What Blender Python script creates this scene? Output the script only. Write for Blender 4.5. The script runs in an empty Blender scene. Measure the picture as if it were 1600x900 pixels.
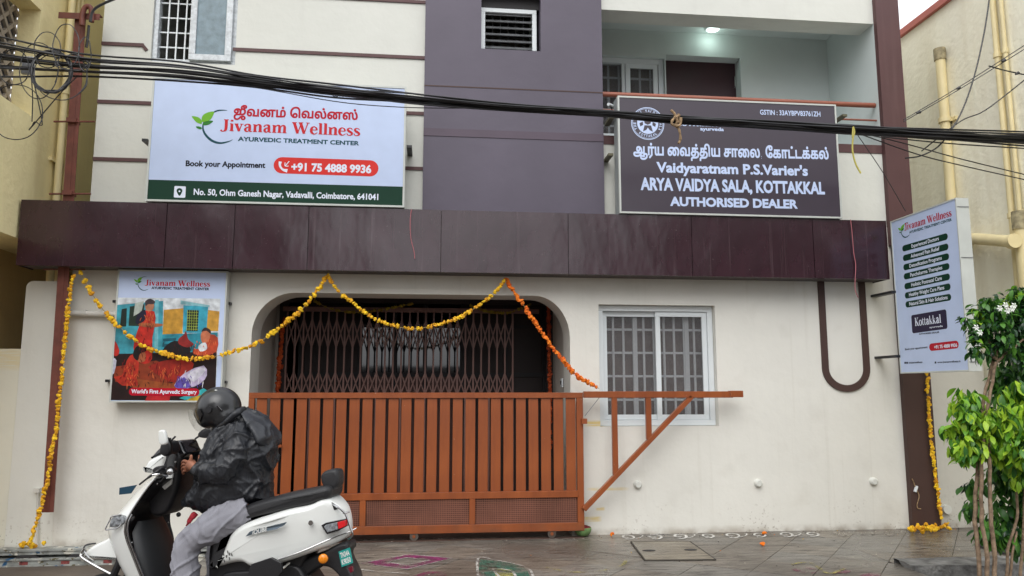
import bpy, bmesh, math, random
from mathutils import Vector, Matrix, noise
from mathutils.geometry import interpolate_bezier, delaunay_2d_cdt
import numpy as np
random.seed(7)
SC = bpy.context.scene
COL = SC.collection
# ------------------------------------------------------------------ camera
EYE = Vector((0, 0, 1.38))
YAW, PITCH = math.radians(6.09), math.radians(7.616)
FPX = 1192.3
cd = bpy.data.cameras.new('camera'); cam = bpy.data.objects.new('camera', cd); COL.objects.link(cam)
cam.location = EYE; cam.rotation_euler = (math.radians(90) + PITCH, 0, -YAW)
cd.sensor_width = 36; cd.lens = FPX / 1600 * 36; cd.clip_start = 0.05; cd.clip_end = 2000
SC.camera = cam
# ------------------------------------------------------------------ light: bright overcast sky
SUN_EL, SUN_AZ = math.radians(48), math.radians(196)
wd = bpy.data.worlds.new('World'); SC.world = wd; wd.use_nodes = True
nt = wd.node_tree; bg = nt.nodes['Background']
sky = nt.nodes.new('ShaderNodeTexSky'); sky.sky_type = 'NISHITA'; sky.sun_disc = False
sky.sun_elevation = SUN_EL; sky.sun_rotation = SUN_AZ; sky.dust_density = 6; sky.air_density = 1.2
hs = nt.nodes.new('ShaderNodeHueSaturation'); hs.inputs['Saturation'].default_value = 0.22
mx = nt.nodes.new('ShaderNodeMix'); mx.data_type = 'RGBA'; mx.inputs[0].default_value = 0.6
mx.inputs[7].default_value = (12.0, 12.3, 12.9, 1)
nt.links.new(sky.outputs[0], hs.inputs['Color']); nt.links.new(hs.outputs[0], mx.inputs[6])
nt.links.new(mx.outputs[2], bg.inputs[0]); bg.inputs[1].default_value = 0.135
sd = bpy.data.lights.new('sun', 'SUN'); sun = bpy.data.objects.new('sun', sd); COL.objects.link(sun)
sd.energy = 0.75; sd.angle = math.radians(50); sd.color = (1, 0.985, 0.96)
sv = Vector((math.sin(SUN_AZ) * math.cos(SUN_EL), math.cos(SUN_AZ) * math.cos(SUN_EL), math.sin(SUN_EL)))
sun.rotation_euler = sv.to_track_quat('Z', 'Y').to_euler()
SC.view_settings.view_transform = 'Standard'; SC.view_settings.look = 'None'
SC.view_settings.exposure = 0.24; SC.view_settings.gamma = 1.0
SC.cycles.use_denoising = True
SC.cycles.max_bounces = 8
# ------------------------------------------------------------------ pixel rays -> world points at a given plane
_f = Vector((math.sin(YAW) * math.cos(PITCH), math.cos(YAW) * math.cos(PITCH), math.sin(PITCH)))
_r = Vector((math.cos(YAW), -math.sin(YAW), 0)); _u = _r.cross(_f)
def ray(px, py): return _r * ((px - 800) / FPX) + _u * ((450 - py) / FPX) + _f
def P(px, py, Y):
    d = ray(px, py); return EYE + d * ((Y - EYE.y) / d.y)
def PX(px, py, X):
    d = ray(px, py); return EYE + d * ((X - EYE.x) / d.x)
def PZ(px, py, Z):
    d = ray(px, py); return EYE + d * ((Z - EYE.z) / d.z)
D = PZ(1150, 831, 0).y          # facade plane
ROADZ = -0.14
# ------------------------------------------------------------------ materials
MATS = {}
def srgb(r, g, b):
    f = lambda c: (c / 255 / 12.92) if c / 255 <= 0.04045 else ((c / 255 + 0.055) / 1.055) ** 2.4
    return (f(r), f(g), f(b))
def mat(name, col, rough=0.6, var=0.08, vscale=3.0, bump=0.0, bscale=40, metal=0.0, coat=0.0, spec=0.5, col2=None, stretch=(1, 1, 1), bdist=0.01):
    if name in MATS: return MATS[name]
    m = bpy.data.materials.new(name); m.use_nodes = True; MATS[name] = m
    n = m.node_tree.nodes; l = m.node_tree.links; b = n['Principled BSDF']
    b.inputs['Roughness'].default_value = rough; b.inputs['Metallic'].default_value = metal
    b.inputs['Coat Weight'].default_value = coat; b.inputs['Specular IOR Level'].default_value = spec
    b.inputs['Coat Roughness'].default_value = 0.08
    tc = n.new('ShaderNodeTexCoord'); mp = n.new('ShaderNodeMapping'); mp.inputs['Scale'].default_value = stretch
    l.new(tc.outputs['Object'], mp.inputs['Vector'])
    nz = n.new('ShaderNodeTexNoise'); nz.inputs['Scale'].default_value = vscale; nz.inputs['Detail'].default_value = 6
    l.new(mp.outputs[0], nz.inputs['Vector'])
    cr = n.new('ShaderNodeMapRange'); cr.inputs[1].default_value = 0.3; cr.inputs[2].default_value = 0.7
    l.new(nz.outputs['Fac'], cr.inputs[0])
    mi = n.new('ShaderNodeMix'); mi.data_type = 'RGBA'
    c2 = col2 or tuple(c * (1 - 2 * var) for c in col)
    mi.inputs[6].default_value = (*[min(1, c * (1 + var * .3)) for c in col], 1); mi.inputs[7].default_value = (*c2, 1)
    l.new(cr.outputs[0], mi.inputs[0]); l.new(mi.outputs[2], b.inputs['Base Color'])
    if bump:
        nb = n.new('ShaderNodeTexNoise'); nb.inputs['Scale'].default_value = bscale; nb.inputs['Detail'].default_value = 4
        l.new(mp.outputs[0], nb.inputs['Vector'])
        bp = n.new('ShaderNodeBump'); bp.inputs['Strength'].default_value = bump; bp.inputs['Distance'].default_value = bdist
        l.new(nb.outputs['Fac'], bp.inputs['Height']); l.new(bp.outputs[0], b.inputs['Normal'])
    return m
def wallmat(name, col, dirt=(0.30, 0.25, 0.19), z0=0.0, h=0.35, yel=False, streak=0.10):
    """painted plaster: faint trowel waves, mottling, rain streaks and splash dirt above the ground"""
    m = mat(name, col, rough=0.75, var=0.035, vscale=1.3, bump=0.25, bscale=9, bdist=0.02)
    n = m.node_tree.nodes; l = m.node_tree.links; b = n['Principled BSDF']
    src = b.inputs['Base Color'].links[0].from_socket
    tc = [x for x in n if x.bl_idname == 'ShaderNodeTexCoord'][0]
    geo = n.new('ShaderNodeNewGeometry'); sx = n.new('ShaderNodeSeparateXYZ'); l.new(geo.outputs['Position'], sx.inputs[0])
    def noise_node(scale, st=(1, 1, 1), det=5):
        mp = n.new('ShaderNodeMapping'); mp.inputs['Scale'].default_value = st; l.new(geo.outputs['Position'], mp.inputs[0])
        q = n.new('ShaderNodeTexNoise'); q.inputs['Scale'].default_value = scale; q.inputs['Detail'].default_value = det
        l.new(mp.outputs[0], q.inputs['Vector']); return q.outputs['Fac']
    def mr(s, a, b_, c=0, d=1):
        q = n.new('ShaderNodeMapRange'); l.new(s, q.inputs[0])
        for i, v in enumerate((a, b_, c, d)): q.inputs[i + 1].default_value = v
        return q.outputs[0]
    def mul(a, c):
        q = n.new('ShaderNodeMath'); q.operation = 'MULTIPLY'; l.new(a, q.inputs[0])
        if isinstance(c, float): q.inputs[1].default_value = c
        else: l.new(c, q.inputs[1])
        return q.outputs[0]
    def mixc(fac, a, colr):
        q = n.new('ShaderNodeMix'); q.data_type = 'RGBA'; l.new(fac, q.inputs[0]); l.new(a, q.inputs[6]); q.inputs[7].default_value = (*colr, 1)
        return q.outputs[2]
    # streaks
    st = mul(mr(noise_node(1.0, (7, 7, 0.5)), .55, .8), streak)
    c = mixc(st, src, tuple(x * .7 for x in col))
    # splash dirt
    low = mr(sx.outputs['Z'], z0 + h, z0, 0, 1)
    sp = mul(mr(noise_node(38), .60, .68), mr(noise_node(2.2), .45, .62))
    sp = mul(sp, low)
    c = mixc(mul(sp, .75), c, dirt)
    ed = mul(mr(sx.outputs['Z'], z0 + .07, z0 + .005), mr(noise_node(6), .35, .6))
    c = mixc(mul(ed, .7), c, dirt)
    if yel:
        # a few brushed yellow turmeric marks beside the gate
        q = n.new('ShaderNodeVectorMath'); q.operation = 'SUBTRACT'
        for (cx, cz, wx, wz, a) in yel:
            dx = n.new('ShaderNodeMath'); dx.operation = 'SUBTRACT'; l.new(sx.outputs['X'], dx.inputs[0]); dx.inputs[1].default_value = cx
            dz = n.new('ShaderNodeMath'); dz.operation = 'SUBTRACT'; l.new(sx.outputs['Z'], dz.inputs[0]); dz.inputs[1].default_value = cz
            ax = n.new('ShaderNodeMath'); ax.operation = 'ABSOLUTE'; l.new(dx.outputs[0], ax.inputs[0])
            az = n.new('ShaderNodeMath'); az.operation = 'ABSOLUTE'; l.new(dz.outputs[0], az.inputs[0])
            k = mul(mul(mr(ax.outputs[0], wx, wx * .6), mr(az.outputs[0], wz, wz * .5)), mr(noise_node(4, (2, 2, 30)), .3, .55))
            c = mixc(mul(k, a), c, (0.72, 0.52, 0.10))
    l.new(c, b.inputs['Base Color'])
    return m
def flat(name, col, rough=0.5, metal=0, coat=0, spec=.5): return mat(name, col, rough, var=0.03, vscale=6, metal=metal, coat=coat, spec=spec)
def emis(name, col, s):
    m = bpy.data.materials.new(name); m.use_nodes = True; b = m.node_tree.nodes['Principled BSDF']
    b.inputs['Emission Color'].default_value = (*col, 1); b.inputs['Emission Strength'].default_value = s; MATS[name] = m; return m
def glassy(name, col, transp=0.4, rough=0.15, bump=0.0, bscale=60):
    m = mat(name, col, rough, var=.15, vscale=14, bump=bump, bscale=bscale)
    n = m.node_tree.nodes; l = m.node_tree.links; b = n['Principled BSDF']; out = n['Material Output']
    t = n.new('ShaderNodeBsdfTransparent'); x = n.new('ShaderNodeMixShader'); x.inputs[0].default_value = transp
    l.new(b.outputs[0], x.inputs[1]); l.new(t.outputs[0], x.inputs[2]); l.new(x.outputs[0], out.inputs[0]); return m

CREAM = srgb(227, 225, 216)
M_wall = wallmat('cream_wall_paint', CREAM, yel=[(P(930, 660, D).x, P(930, 662, D).z, .12, .035, .8), (P(950, 763, D).x, P(950, 764, D).z, .22, .018, .55), (P(938, 795, D).x, P(938, 795, D).z, .05, .02, .6), (P(925, 811, D).x, P(925, 811, D).z, .10, .03, .7)])
M_upper = wallmat('upper_cream_paint', srgb(216, 217, 209), z0=-50, streak=.16)
M_comp = wallmat('compound_wall_paint', srgb(222, 222, 214), z0=-.05, h=.5, streak=.2)
M_purple = mat('purple_grey_paint', srgb(91, 84, 98), rough=.55, var=.09, vscale=1.2, bump=.15, bscale=7, bdist=.02)
M_maroon = mat('maroon_paint', srgb(88, 58, 58), rough=.6, var=.06, vscale=3, bump=.1, bscale=9)
M_darkmar = mat('dark_brown_paint', srgb(72, 50, 44), rough=.6, var=.06, vscale=3, bump=.1, bscale=9)
M_acp = mat('maroon_composite_panel', srgb(54, 28, 38), rough=.24, var=.14, vscale=6, bump=.7, bscale=1.5, bdist=.04, spec=.62, coat=.18, stretch=(1, 1, .5))
M_acpin = flat('grey_soffit_panel', srgb(78, 70, 68), .6)
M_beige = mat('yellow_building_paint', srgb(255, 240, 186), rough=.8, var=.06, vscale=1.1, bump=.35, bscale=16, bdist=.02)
M_beigeR = mat('pale_yellow_building_paint', srgb(255, 250, 228), rough=.8, var=.06, vscale=1.3, bump=.45, bscale=14, bdist=.02)
M_pipe = mat('yellow_painted_pipe', srgb(238, 222, 172), rough=.5, var=.08)
M_bal = mat('balcony_white_paint', srgb(206, 214, 212), rough=.75, var=.03)
M_rust = mat('brown_gate_enamel', srgb(154, 82, 40), rough=.36, var=.07, vscale=7, bump=.12, bscale=30, col2=srgb(130, 66, 32), stretch=(1, 1, .3))
M_rail = mat('red_brown_rail_paint', srgb(150, 88, 68), rough=.4, var=.07)
M_pole = mat('oxide_pole_paint', srgb(118, 64, 52), rough=.6, var=.15, vscale=12, bump=.2, bscale=50)
M_upvc = mat('white_upvc', srgb(222, 228, 230), rough=.35, var=.02)
M_film = mat('protective_film_upvc', srgb(210, 216, 220), rough=.25, var=.15, vscale=30, bump=.2, bscale=60)
M_black = mat('black_cable_sheath', (0.016, 0.016, 0.018), rough=.38, var=.2)
M_dark = mat('dark_interior', (0.03, 0.028, 0.03), rough=.7, var=.1)
M_signw = flat('sign_white_vinyl', srgb(192, 207, 236), .45, spec=.3)
M_frame = mat('sign_frame_alu', srgb(200, 204, 198), rough=.4, var=.08)
M_frameg = mat('sign_side_sheet', srgb(150, 156, 156), rough=.45, var=.1)
M_sky = {}
def overlay(m, scale, lo, hi, amt, col, st=(1, 1, 1), zlim=None, det=4):
    """one more noise layer over a material's base colour (streaks, specks, grime)"""
    n = m.node_tree.nodes; l = m.node_tree.links; b = n['Principled BSDF']; src = b.inputs['Base Color'].links[0].from_socket
    geo = n.new('ShaderNodeNewGeometry'); mp = n.new('ShaderNodeMapping'); mp.inputs['Scale'].default_value = st; l.new(geo.outputs['Position'], mp.inputs[0])
    q = n.new('ShaderNodeTexNoise'); q.inputs['Scale'].default_value = scale; q.inputs['Detail'].default_value = det; l.new(mp.outputs[0], q.inputs['Vector'])
    r = n.new('ShaderNodeMapRange'); l.new(q.outputs['Fac'], r.inputs[0])
    for i, v in enumerate((lo, hi, 0, amt)): r.inputs[i + 1].default_value = v
    f = r.outputs[0]
    if zlim:
        sx = n.new('ShaderNodeSeparateXYZ'); l.new(geo.outputs['Position'], sx.inputs[0]); z = n.new('ShaderNodeMapRange'); l.new(sx.outputs['Z'], z.inputs[0]); z.inputs[1].default_value = zlim[1]; z.inputs[2].default_value = zlim[0]
        k = n.new('ShaderNodeMath'); k.operation = 'MULTIPLY'; l.new(f, k.inputs[0]); l.new(z.outputs[0], k.inputs[1]); f = k.outputs[0]
    x = n.new('ShaderNodeMix'); x.data_type = 'RGBA'; l.new(f, x.inputs[0]); l.new(src, x.inputs[6]); x.inputs[7].default_value = (*col, 1); l.new(x.outputs[2], b.inputs['Base Color'])
overlay(M_acp, 1.0, .62, .76, .13, srgb(140, 122, 126), (26, 26, .7)); overlay(M_acp, 60, .70, .74, .4, srgb(150, 140, 140))
overlay(M_rust, 70, .735, .76, .75, srgb(214, 196, 176)); overlay(M_rust, 9, .4, .7, .5, srgb(92, 66, 50), (1, 1, 1), (0.0, .35)); overlay(M_rust, 3, .5, .75, .35, srgb(120, 62, 38), (8, 8, .7))
overlay(M_purple, 1.0, .55, .8, .22, srgb(84, 78, 92), (9, 9, .5)); overlay(M_beigeR, 1.0, .5, .8, .3, srgb(196, 178, 138), (5, 5, .5)); overlay(M_beige, 1.0, .5, .8, .3, srgb(196, 166, 110), (5, 5, .5))
overlay(M_wall, 4, .56, .8, .16, srgb(178, 172, 158)); overlay(M_wall, 1.0, .6, .85, .3, srgb(190, 184, 168), (14, 14, .5)); overlay(M_wall, 90, .73, .76, .5, srgb(120, 110, 96), (1, 1, 1), (0.0, 1.1)); overlay(M_wall, 1.0, .5, .7, .22, srgb(176, 168, 150), (3, 3, 3), (0.0, .5))
overlay(M_maroon, 1.0, .55, .8, .25, srgb(120, 96, 92), (12, 12, .6))
# ------------------------------------------------------------------ mesh helpers
BASE = {}
def tag(o, label=None, cat=None, group=None, kind=None):
    if label: o['label'] = label
    if cat: o['category'] = cat
    if group: o['group'] = group
    if kind: o['kind'] = kind
    return o
def thing(name, label, cat, loc, group=None):
    o = bpy.data.objects.new(name, None); COL.objects.link(o); o.location = loc; o.empty_display_size = .1
    BASE[o.name] = Vector(loc); return tag(o, label, cat, group)
class MB:
    def __init__(s): s.v = []; s.f = []; s.mi = []; s.cur = 0
    def add(s, vs, fs):
        b = len(s.v); s.v += [Vector(x) for x in vs]; s.f += [tuple(b + i for i in f) for f in fs]; s.mi += [s.cur] * len(fs); return s
    def box(s, x0, x1, y0, y1, z0, z1):
        x0, x1 = min(x0, x1), max(x0, x1); y0, y1 = min(y0, y1), max(y0, y1); z0, z1 = min(z0, z1), max(z0, z1)
        return s.add([(x0, y0, z0), (x1, y0, z0), (x1, y1, z0), (x0, y1, z0), (x0, y0, z1), (x1, y0, z1), (x1, y1, z1), (x0, y1, z1)],
                     [(0, 3, 2, 1), (4, 5, 6, 7), (0, 1, 5, 4), (1, 2, 6, 5), (2, 3, 7, 6), (3, 0, 4, 7)])
    def beam(s, a, b, w, h, up=(0, 0, 1)):
        a, b = Vector(a), Vector(b); d = (b - a).normalized(); up = Vector(up); sd_ = d.cross(up)
        if sd_.length < 1e-4: sd_ = d.cross(Vector((0, 1, 0)))
        sd_.normalize(); u = sd_.cross(d)
        vs = []
        for p in (a, b):
            for i, j in ((-1, -1), (1, -1), (1, 1), (-1, 1)): vs.append(p + sd_ * (i * w / 2) + u * (j * h / 2))
        return s.add(vs, [(0, 1, 2, 3), (7, 6, 5, 4), (0, 4, 5, 1), (1, 5, 6, 2), (2, 6, 7, 3), (3, 7, 4, 0)])
    def tube(s, pts, r, seg=8, closed=False, caps=True):
        pts = [Vector(p) for p in pts]; n = len(pts); rs = r if isinstance(r, (list, tuple)) else [r] * n
        prev = None; b = len(s.v)
        for i, p in enumerate(pts):
            if closed: t = pts[(i + 1) % n] - pts[i - 1]
            else: t = pts[min(i + 1, n - 1)] - pts[max(i - 1, 0)]
            if t.length < 1e-9: t = Vector((0, 0, 1))
            t.normalize()
            if prev is None:
                a = Vector((0, 0, 1)) if abs(t.z) < .9 else Vector((1, 0, 0)); prev = t.cross(a).normalized()
            prev = prev - t * prev.dot(t)
            if prev.length < 1e-6: prev = t.orthogonal()
            prev.normalize(); q = t.cross(prev)
            for k in range(seg):
                an = 2 * math.pi * k / seg; s.v.append(p + (prev * math.cos(an) + q * math.sin(an)) * rs[i])
        m = n if closed else n - 1; nf = 0
        for i in range(m):
            j = (i + 1) % n
            for k in range(seg):
                k2 = (k + 1) % seg; s.f.append((b + i * seg + k, b + i * seg + k2, b + j * seg + k2, b + j * seg + k)); s.mi.append(s.cur)
        if caps and not closed:
            s.f.append(tuple(b + k for k in reversed(range(seg)))); s.f.append(tuple(b + (n - 1) * seg + k for k in range(seg))); s.mi += [s.cur] * 2
        return s
    def ball(s, c, r, seg=10, rings=6, sc=(1, 1, 1), M=None):
        c = Vector(c); vs = []; fs = []
        for i in range(rings + 1):
            th = math.pi * i / rings
            for k in range(seg):
                a = 2 * math.pi * k / seg
                p = Vector((math.sin(th) * math.cos(a) * r * sc[0], math.sin(th) * math.sin(a) * r * sc[1], math.cos(th) * r * sc[2]))
                if M: p = M @ p
                vs.append(c + p)
        for i in range(rings):
            for k in range(seg): fs.append((i * seg + k, (i + 1) * seg + k, (i + 1) * seg + (k + 1) % seg, i * seg + (k + 1) % seg))
        return s.add(vs, fs)
    def prism(s, poly, y0, y1):                     # polygon of (x, z) between two Y
        n = len(poly); vs = [(x, y0, z) for x, z in poly] + [(x, y1, z) for x, z in poly]
        return s.add(vs, [tuple(range(n)), tuple(reversed(range(n, 2 * n)))] + [(i, i + n, (i + 1) % n + n, (i + 1) % n) for i in range(n)])
    def loft(s, rings, closed=True, caps=True):
        n = len(rings[0]); b = len(s.v); m = n if closed else n - 1
        for r in rings: s.v += [Vector(p) for p in r]
        for i in range(len(rings) - 1):
            for k in range(m):
                k2 = (k + 1) % n; s.f.append((b + i * n + k, b + i * n + k2, b + (i + 1) * n + k2, b + (i + 1) * n + k)); s.mi.append(s.cur)
        if caps and closed:
            s.f.append(tuple(b + k for k in reversed(range(n)))); s.f.append(tuple(b + (len(rings) - 1) * n + k for k in range(n))); s.mi += [s.cur] * 2
        return s
    def mesh(s, name, off=Vector((0, 0, 0)), fix=True, merge=0):
        me = bpy.data.meshes.new(name); me.from_pydata([tuple(v - off) for v in s.v], [], s.f)
        for p, k in zip(me.polygons, s.mi): p.material_index = k
        if fix or merge:
            bm = bmesh.new(); bm.from_mesh(me)
            if merge: bmesh.ops.remove_doubles(bm, verts=bm.verts, dist=merge)
            bmesh.ops.recalc_face_normals(bm, faces=bm.faces); bm.to_mesh(me); bm.free()
        return me
    def build(s, name, m, parent=None, smooth=False, bevel=0, fix=True, angle=40, bseg=2, merge=0, **tg):
        off = BASE.get(parent.name, Vector((0, 0, 0))) if parent else Vector((0, 0, 0))
        me = s.mesh(name, off, fix, merge)
        for x in (m if isinstance(m, (list, tuple)) else [m]): me.materials.append(x)
        o = bpy.data.objects.new(name, me); COL.objects.link(o)
        if parent: o.parent = parent; BASE[o.name] = off
        else: BASE[o.name] = off
        if smooth:
            me.polygons.foreach_set('use_smooth', [True] * len(me.polygons))
            me.set_sharp_from_angle(angle=math.radians(angle))
        if bevel:
            bv = o.modifiers.new('bevel', 'BEVEL'); bv.width = bevel; bv.segments = bseg; bv.limit_method = 'ANGLE'; bv.angle_limit = math.radians(40)
        return tag(o, **tg)
def cat_rom(pts, n=8, closed=False):
    pts = [Vector(p) for p in pts]; out = []; N = len(pts)
    for i in range(N if closed else N - 1):
        if closed: p0, p1, p2, p3 = pts[i - 1], pts[i], pts[(i + 1) % N], pts[(i + 2) % N]
        else: p0, p1, p2, p3 = pts[max(i - 1, 0)], pts[i], pts[i + 1], pts[min(i + 2, N - 1)]
        for k in range(n):
            t = k / n; out.append(.5 * ((2 * p1) + (p2 - p0) * t + (2 * p0 - 5 * p1 + 4 * p2 - p3) * t * t + (3 * p1 - p0 - 3 * p2 + p3) * t ** 3))
    if not closed: out.append(pts[-1])
    return out
def fill2d(contours, offset=0.0):
    """polygons with holes -> (verts2d, faces) through a filled 2D curve"""
    cu = bpy.data.curves.new('tmp', 'CURVE'); cu.dimensions = '2D'; cu.fill_mode = 'BOTH'; cu.offset = offset
    for c in contours:
        sp = cu.splines.new('POLY'); sp.points.add(len(c) - 1); sp.use_cyclic_u = True
        for i, p in enumerate(c): sp.points[i].co = (p[0], p[1], 0, 1)
    ob = bpy.data.objects.new('tmp', cu); COL.objects.link(ob)
    dg = bpy.context.evaluated_depsgraph_get(); me = bpy.data.meshes.new_from_object(ob.evaluated_get(dg))
    v = [(q.co.x, q.co.y) for q in me.vertices]; f = [tuple(p.vertices) for p in me.polygons]
    bpy.data.objects.remove(ob); bpy.data.curves.remove(cu); bpy.data.meshes.remove(me)
    return v, f
def area(c): return .5 * sum(c[i][0] * c[(i + 1) % len(c)][1] - c[(i + 1) % len(c)][0] * c[i][1] for i in range(len(c)))
def inside(p, c):
    r = False; j = len(c) - 1
    for i in range(len(c)):
        if (c[i][1] > p[1]) != (c[j][1] > p[1]) and p[0] < (c[j][0] - c[i][0]) * (p[1] - c[i][1]) / (c[j][1] - c[i][1]) + c[i][0]: r = not r
        j = i
    return r
def sheet(mb, outer, holes, y0, y1):
    """wall slab with real openings: polygon (x, z) with holes, thickness y0..y1 (y0 = front)"""
    v, f = fill2d([outer] + holes)
    n = len(v); mb.add([(x, y0, z) for x, z in v], f); mb.add([(x, y1, z) for x, z in v], f)
    for c in [outer] + holes:
        m = len(c); mb.add([(x, y0, z) for x, z in c] + [(x, y1, z) for x, z in c], [(i, (i + 1) % m, (i + 1) % m + m, i + m) for i in range(m)])
    return mb
def rect(x0, z0, x1, z1): return [(x0, z0), (x1, z0), (x1, z1), (x0, z1)]
# ------------------------------------------------------------------ lettering
_tc = {}
def winding_fill(cons, bold):
    """non-zero winding fill of overlapping outlines, each contour pushed outward by bold"""
    big = max(cons, key=lambda c: abs(area(c))); sg = 1 if area(big) > 0 else -1; out = []
    for c in cons:
        n = len(c); q = []
        for i in range(n):
            a, b, d = Vector(c[i - 1]), Vector(c[i]), Vector(c[(i + 1) % n]); e1 = (b - a).normalized(); e2 = (d - b).normalized()
            n1 = Vector((e1.y, -e1.x)) * sg; n2 = Vector((e2.y, -e2.x)) * sg; m = n1 + n2
            if m.length < .2: m = n1
            m.normalize(); k = min(1.6, 1 / max(.3, m.dot(n1))); q.append(b + m * (bold * k))
        out.append(q)
    vs = [Vector((p[0], p[1])) for c in out for p in c]; es = []; k = 0
    for c in out: es += [(k + i, k + (i + 1) % len(c)) for i in range(len(c))]; k += len(c)
    r = delaunay_2d_cdt(vs, es, [], 0, 1e-6)
    V = np.array([tuple(v) for v in r[0]]); T = np.array([tuple(f) for f in r[2]]); C = V[T].mean(axis=1)
    w = np.zeros(len(C))
    for c in out:
        c = np.array([tuple(p) for p in c]); A = c; B = np.roll(c, -1, axis=0)
        for s in range(0, len(C), 4000):
            x = C[s:s + 4000, 0:1]; y = C[s:s + 4000, 1:2]
            cr = (B[:, 0] - A[:, 0]) * (y - A[:, 1]) - (x - A[:, 0]) * (B[:, 1] - A[:, 1])
            w[s:s + 4000] += ((A[:, 1] <= y) & (B[:, 1] > y) & (cr > 0)).sum(1) - ((A[:, 1] > y) & (B[:, 1] <= y) & (cr < 0)).sum(1)
    keep = T[np.abs(w) > .5]; used = np.unique(keep); mp = {int(u): i for i, u in enumerate(used)}
    return [tuple(V[u]) for u in used], [tuple(mp[int(i)] for i in f) for f in keep]
def glyphs(txt, bold=0.0):
    key = (txt, bold)
    if key in _tc: return _tc[key]
    cu = bpy.data.curves.new('t', 'FONT'); cu.body = txt; cu.size = 1; cu.resolution_u = 3
    ob = bpy.data.objects.new('t', cu); COL.objects.link(ob)
    dg = bpy.context.evaluated_depsgraph_get(); c2 = ob.evaluated_get(dg).to_curve(dg)
    cons = []
    for sp in c2.splines:
        pts = []
        bp = sp.bezier_points
        if len(bp) < 2: continue
        for i in range(len(bp)):
            a, b = bp[i], bp[(i + 1) % len(bp)]
            straight = (a.handle_right - a.co).length < 1e-5 and (b.handle_left - b.co).length < 1e-5
            seg = [a.co] if straight else interpolate_bezier(a.co, a.handle_right, b.handle_left, b.co, 4)[:-1]
            pts += [(p.x, p.y) for p in seg]
        q = []
        for p in pts:
            if not q or abs(p[0] - q[-1][0]) + abs(p[1] - q[-1][1]) > 1e-4: q.append(p)
        if len(q) > 2 and abs(area(q)) > 1e-6: cons.append(q)
    ob.to_curve_clear(); bpy.data.objects.remove(ob); bpy.data.curves.remove(cu)
    res = [winding_fill(cons, bold)]
    xs = [v[0] for r in res for v in r[0]]; ys = [v[1] for r in res for v in r[0]]
    _tc[key] = (res, min(xs), max(xs), min(ys), max(ys)); return _tc[key]
def lettering(mb, txt, o, ux, uz, x0, x1, z0, z1, n, bold=0.0, base=True, cap=0.69):
    """write txt between x0..x1 on the sign face (origin o, axes ux, uz, outward normal n); z0 = baseline, z1 = top of capitals"""
    res, a, b, c, d = glyphs(txt, bold); sx = (x1 - x0) / (b - a); sz = (z1 - z0) / (cap if base else (d - c)); zb = 0 if base else c
    for i, (v, f) in enumerate(res):
        mb.add([o + ux * (x0 + (p[0] - a) * sx) + uz * (z0 + (p[1] - zb) * sz) + n * (0.0015 + (i % 4) * .00012) for p in v], f)
    return mb
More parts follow.
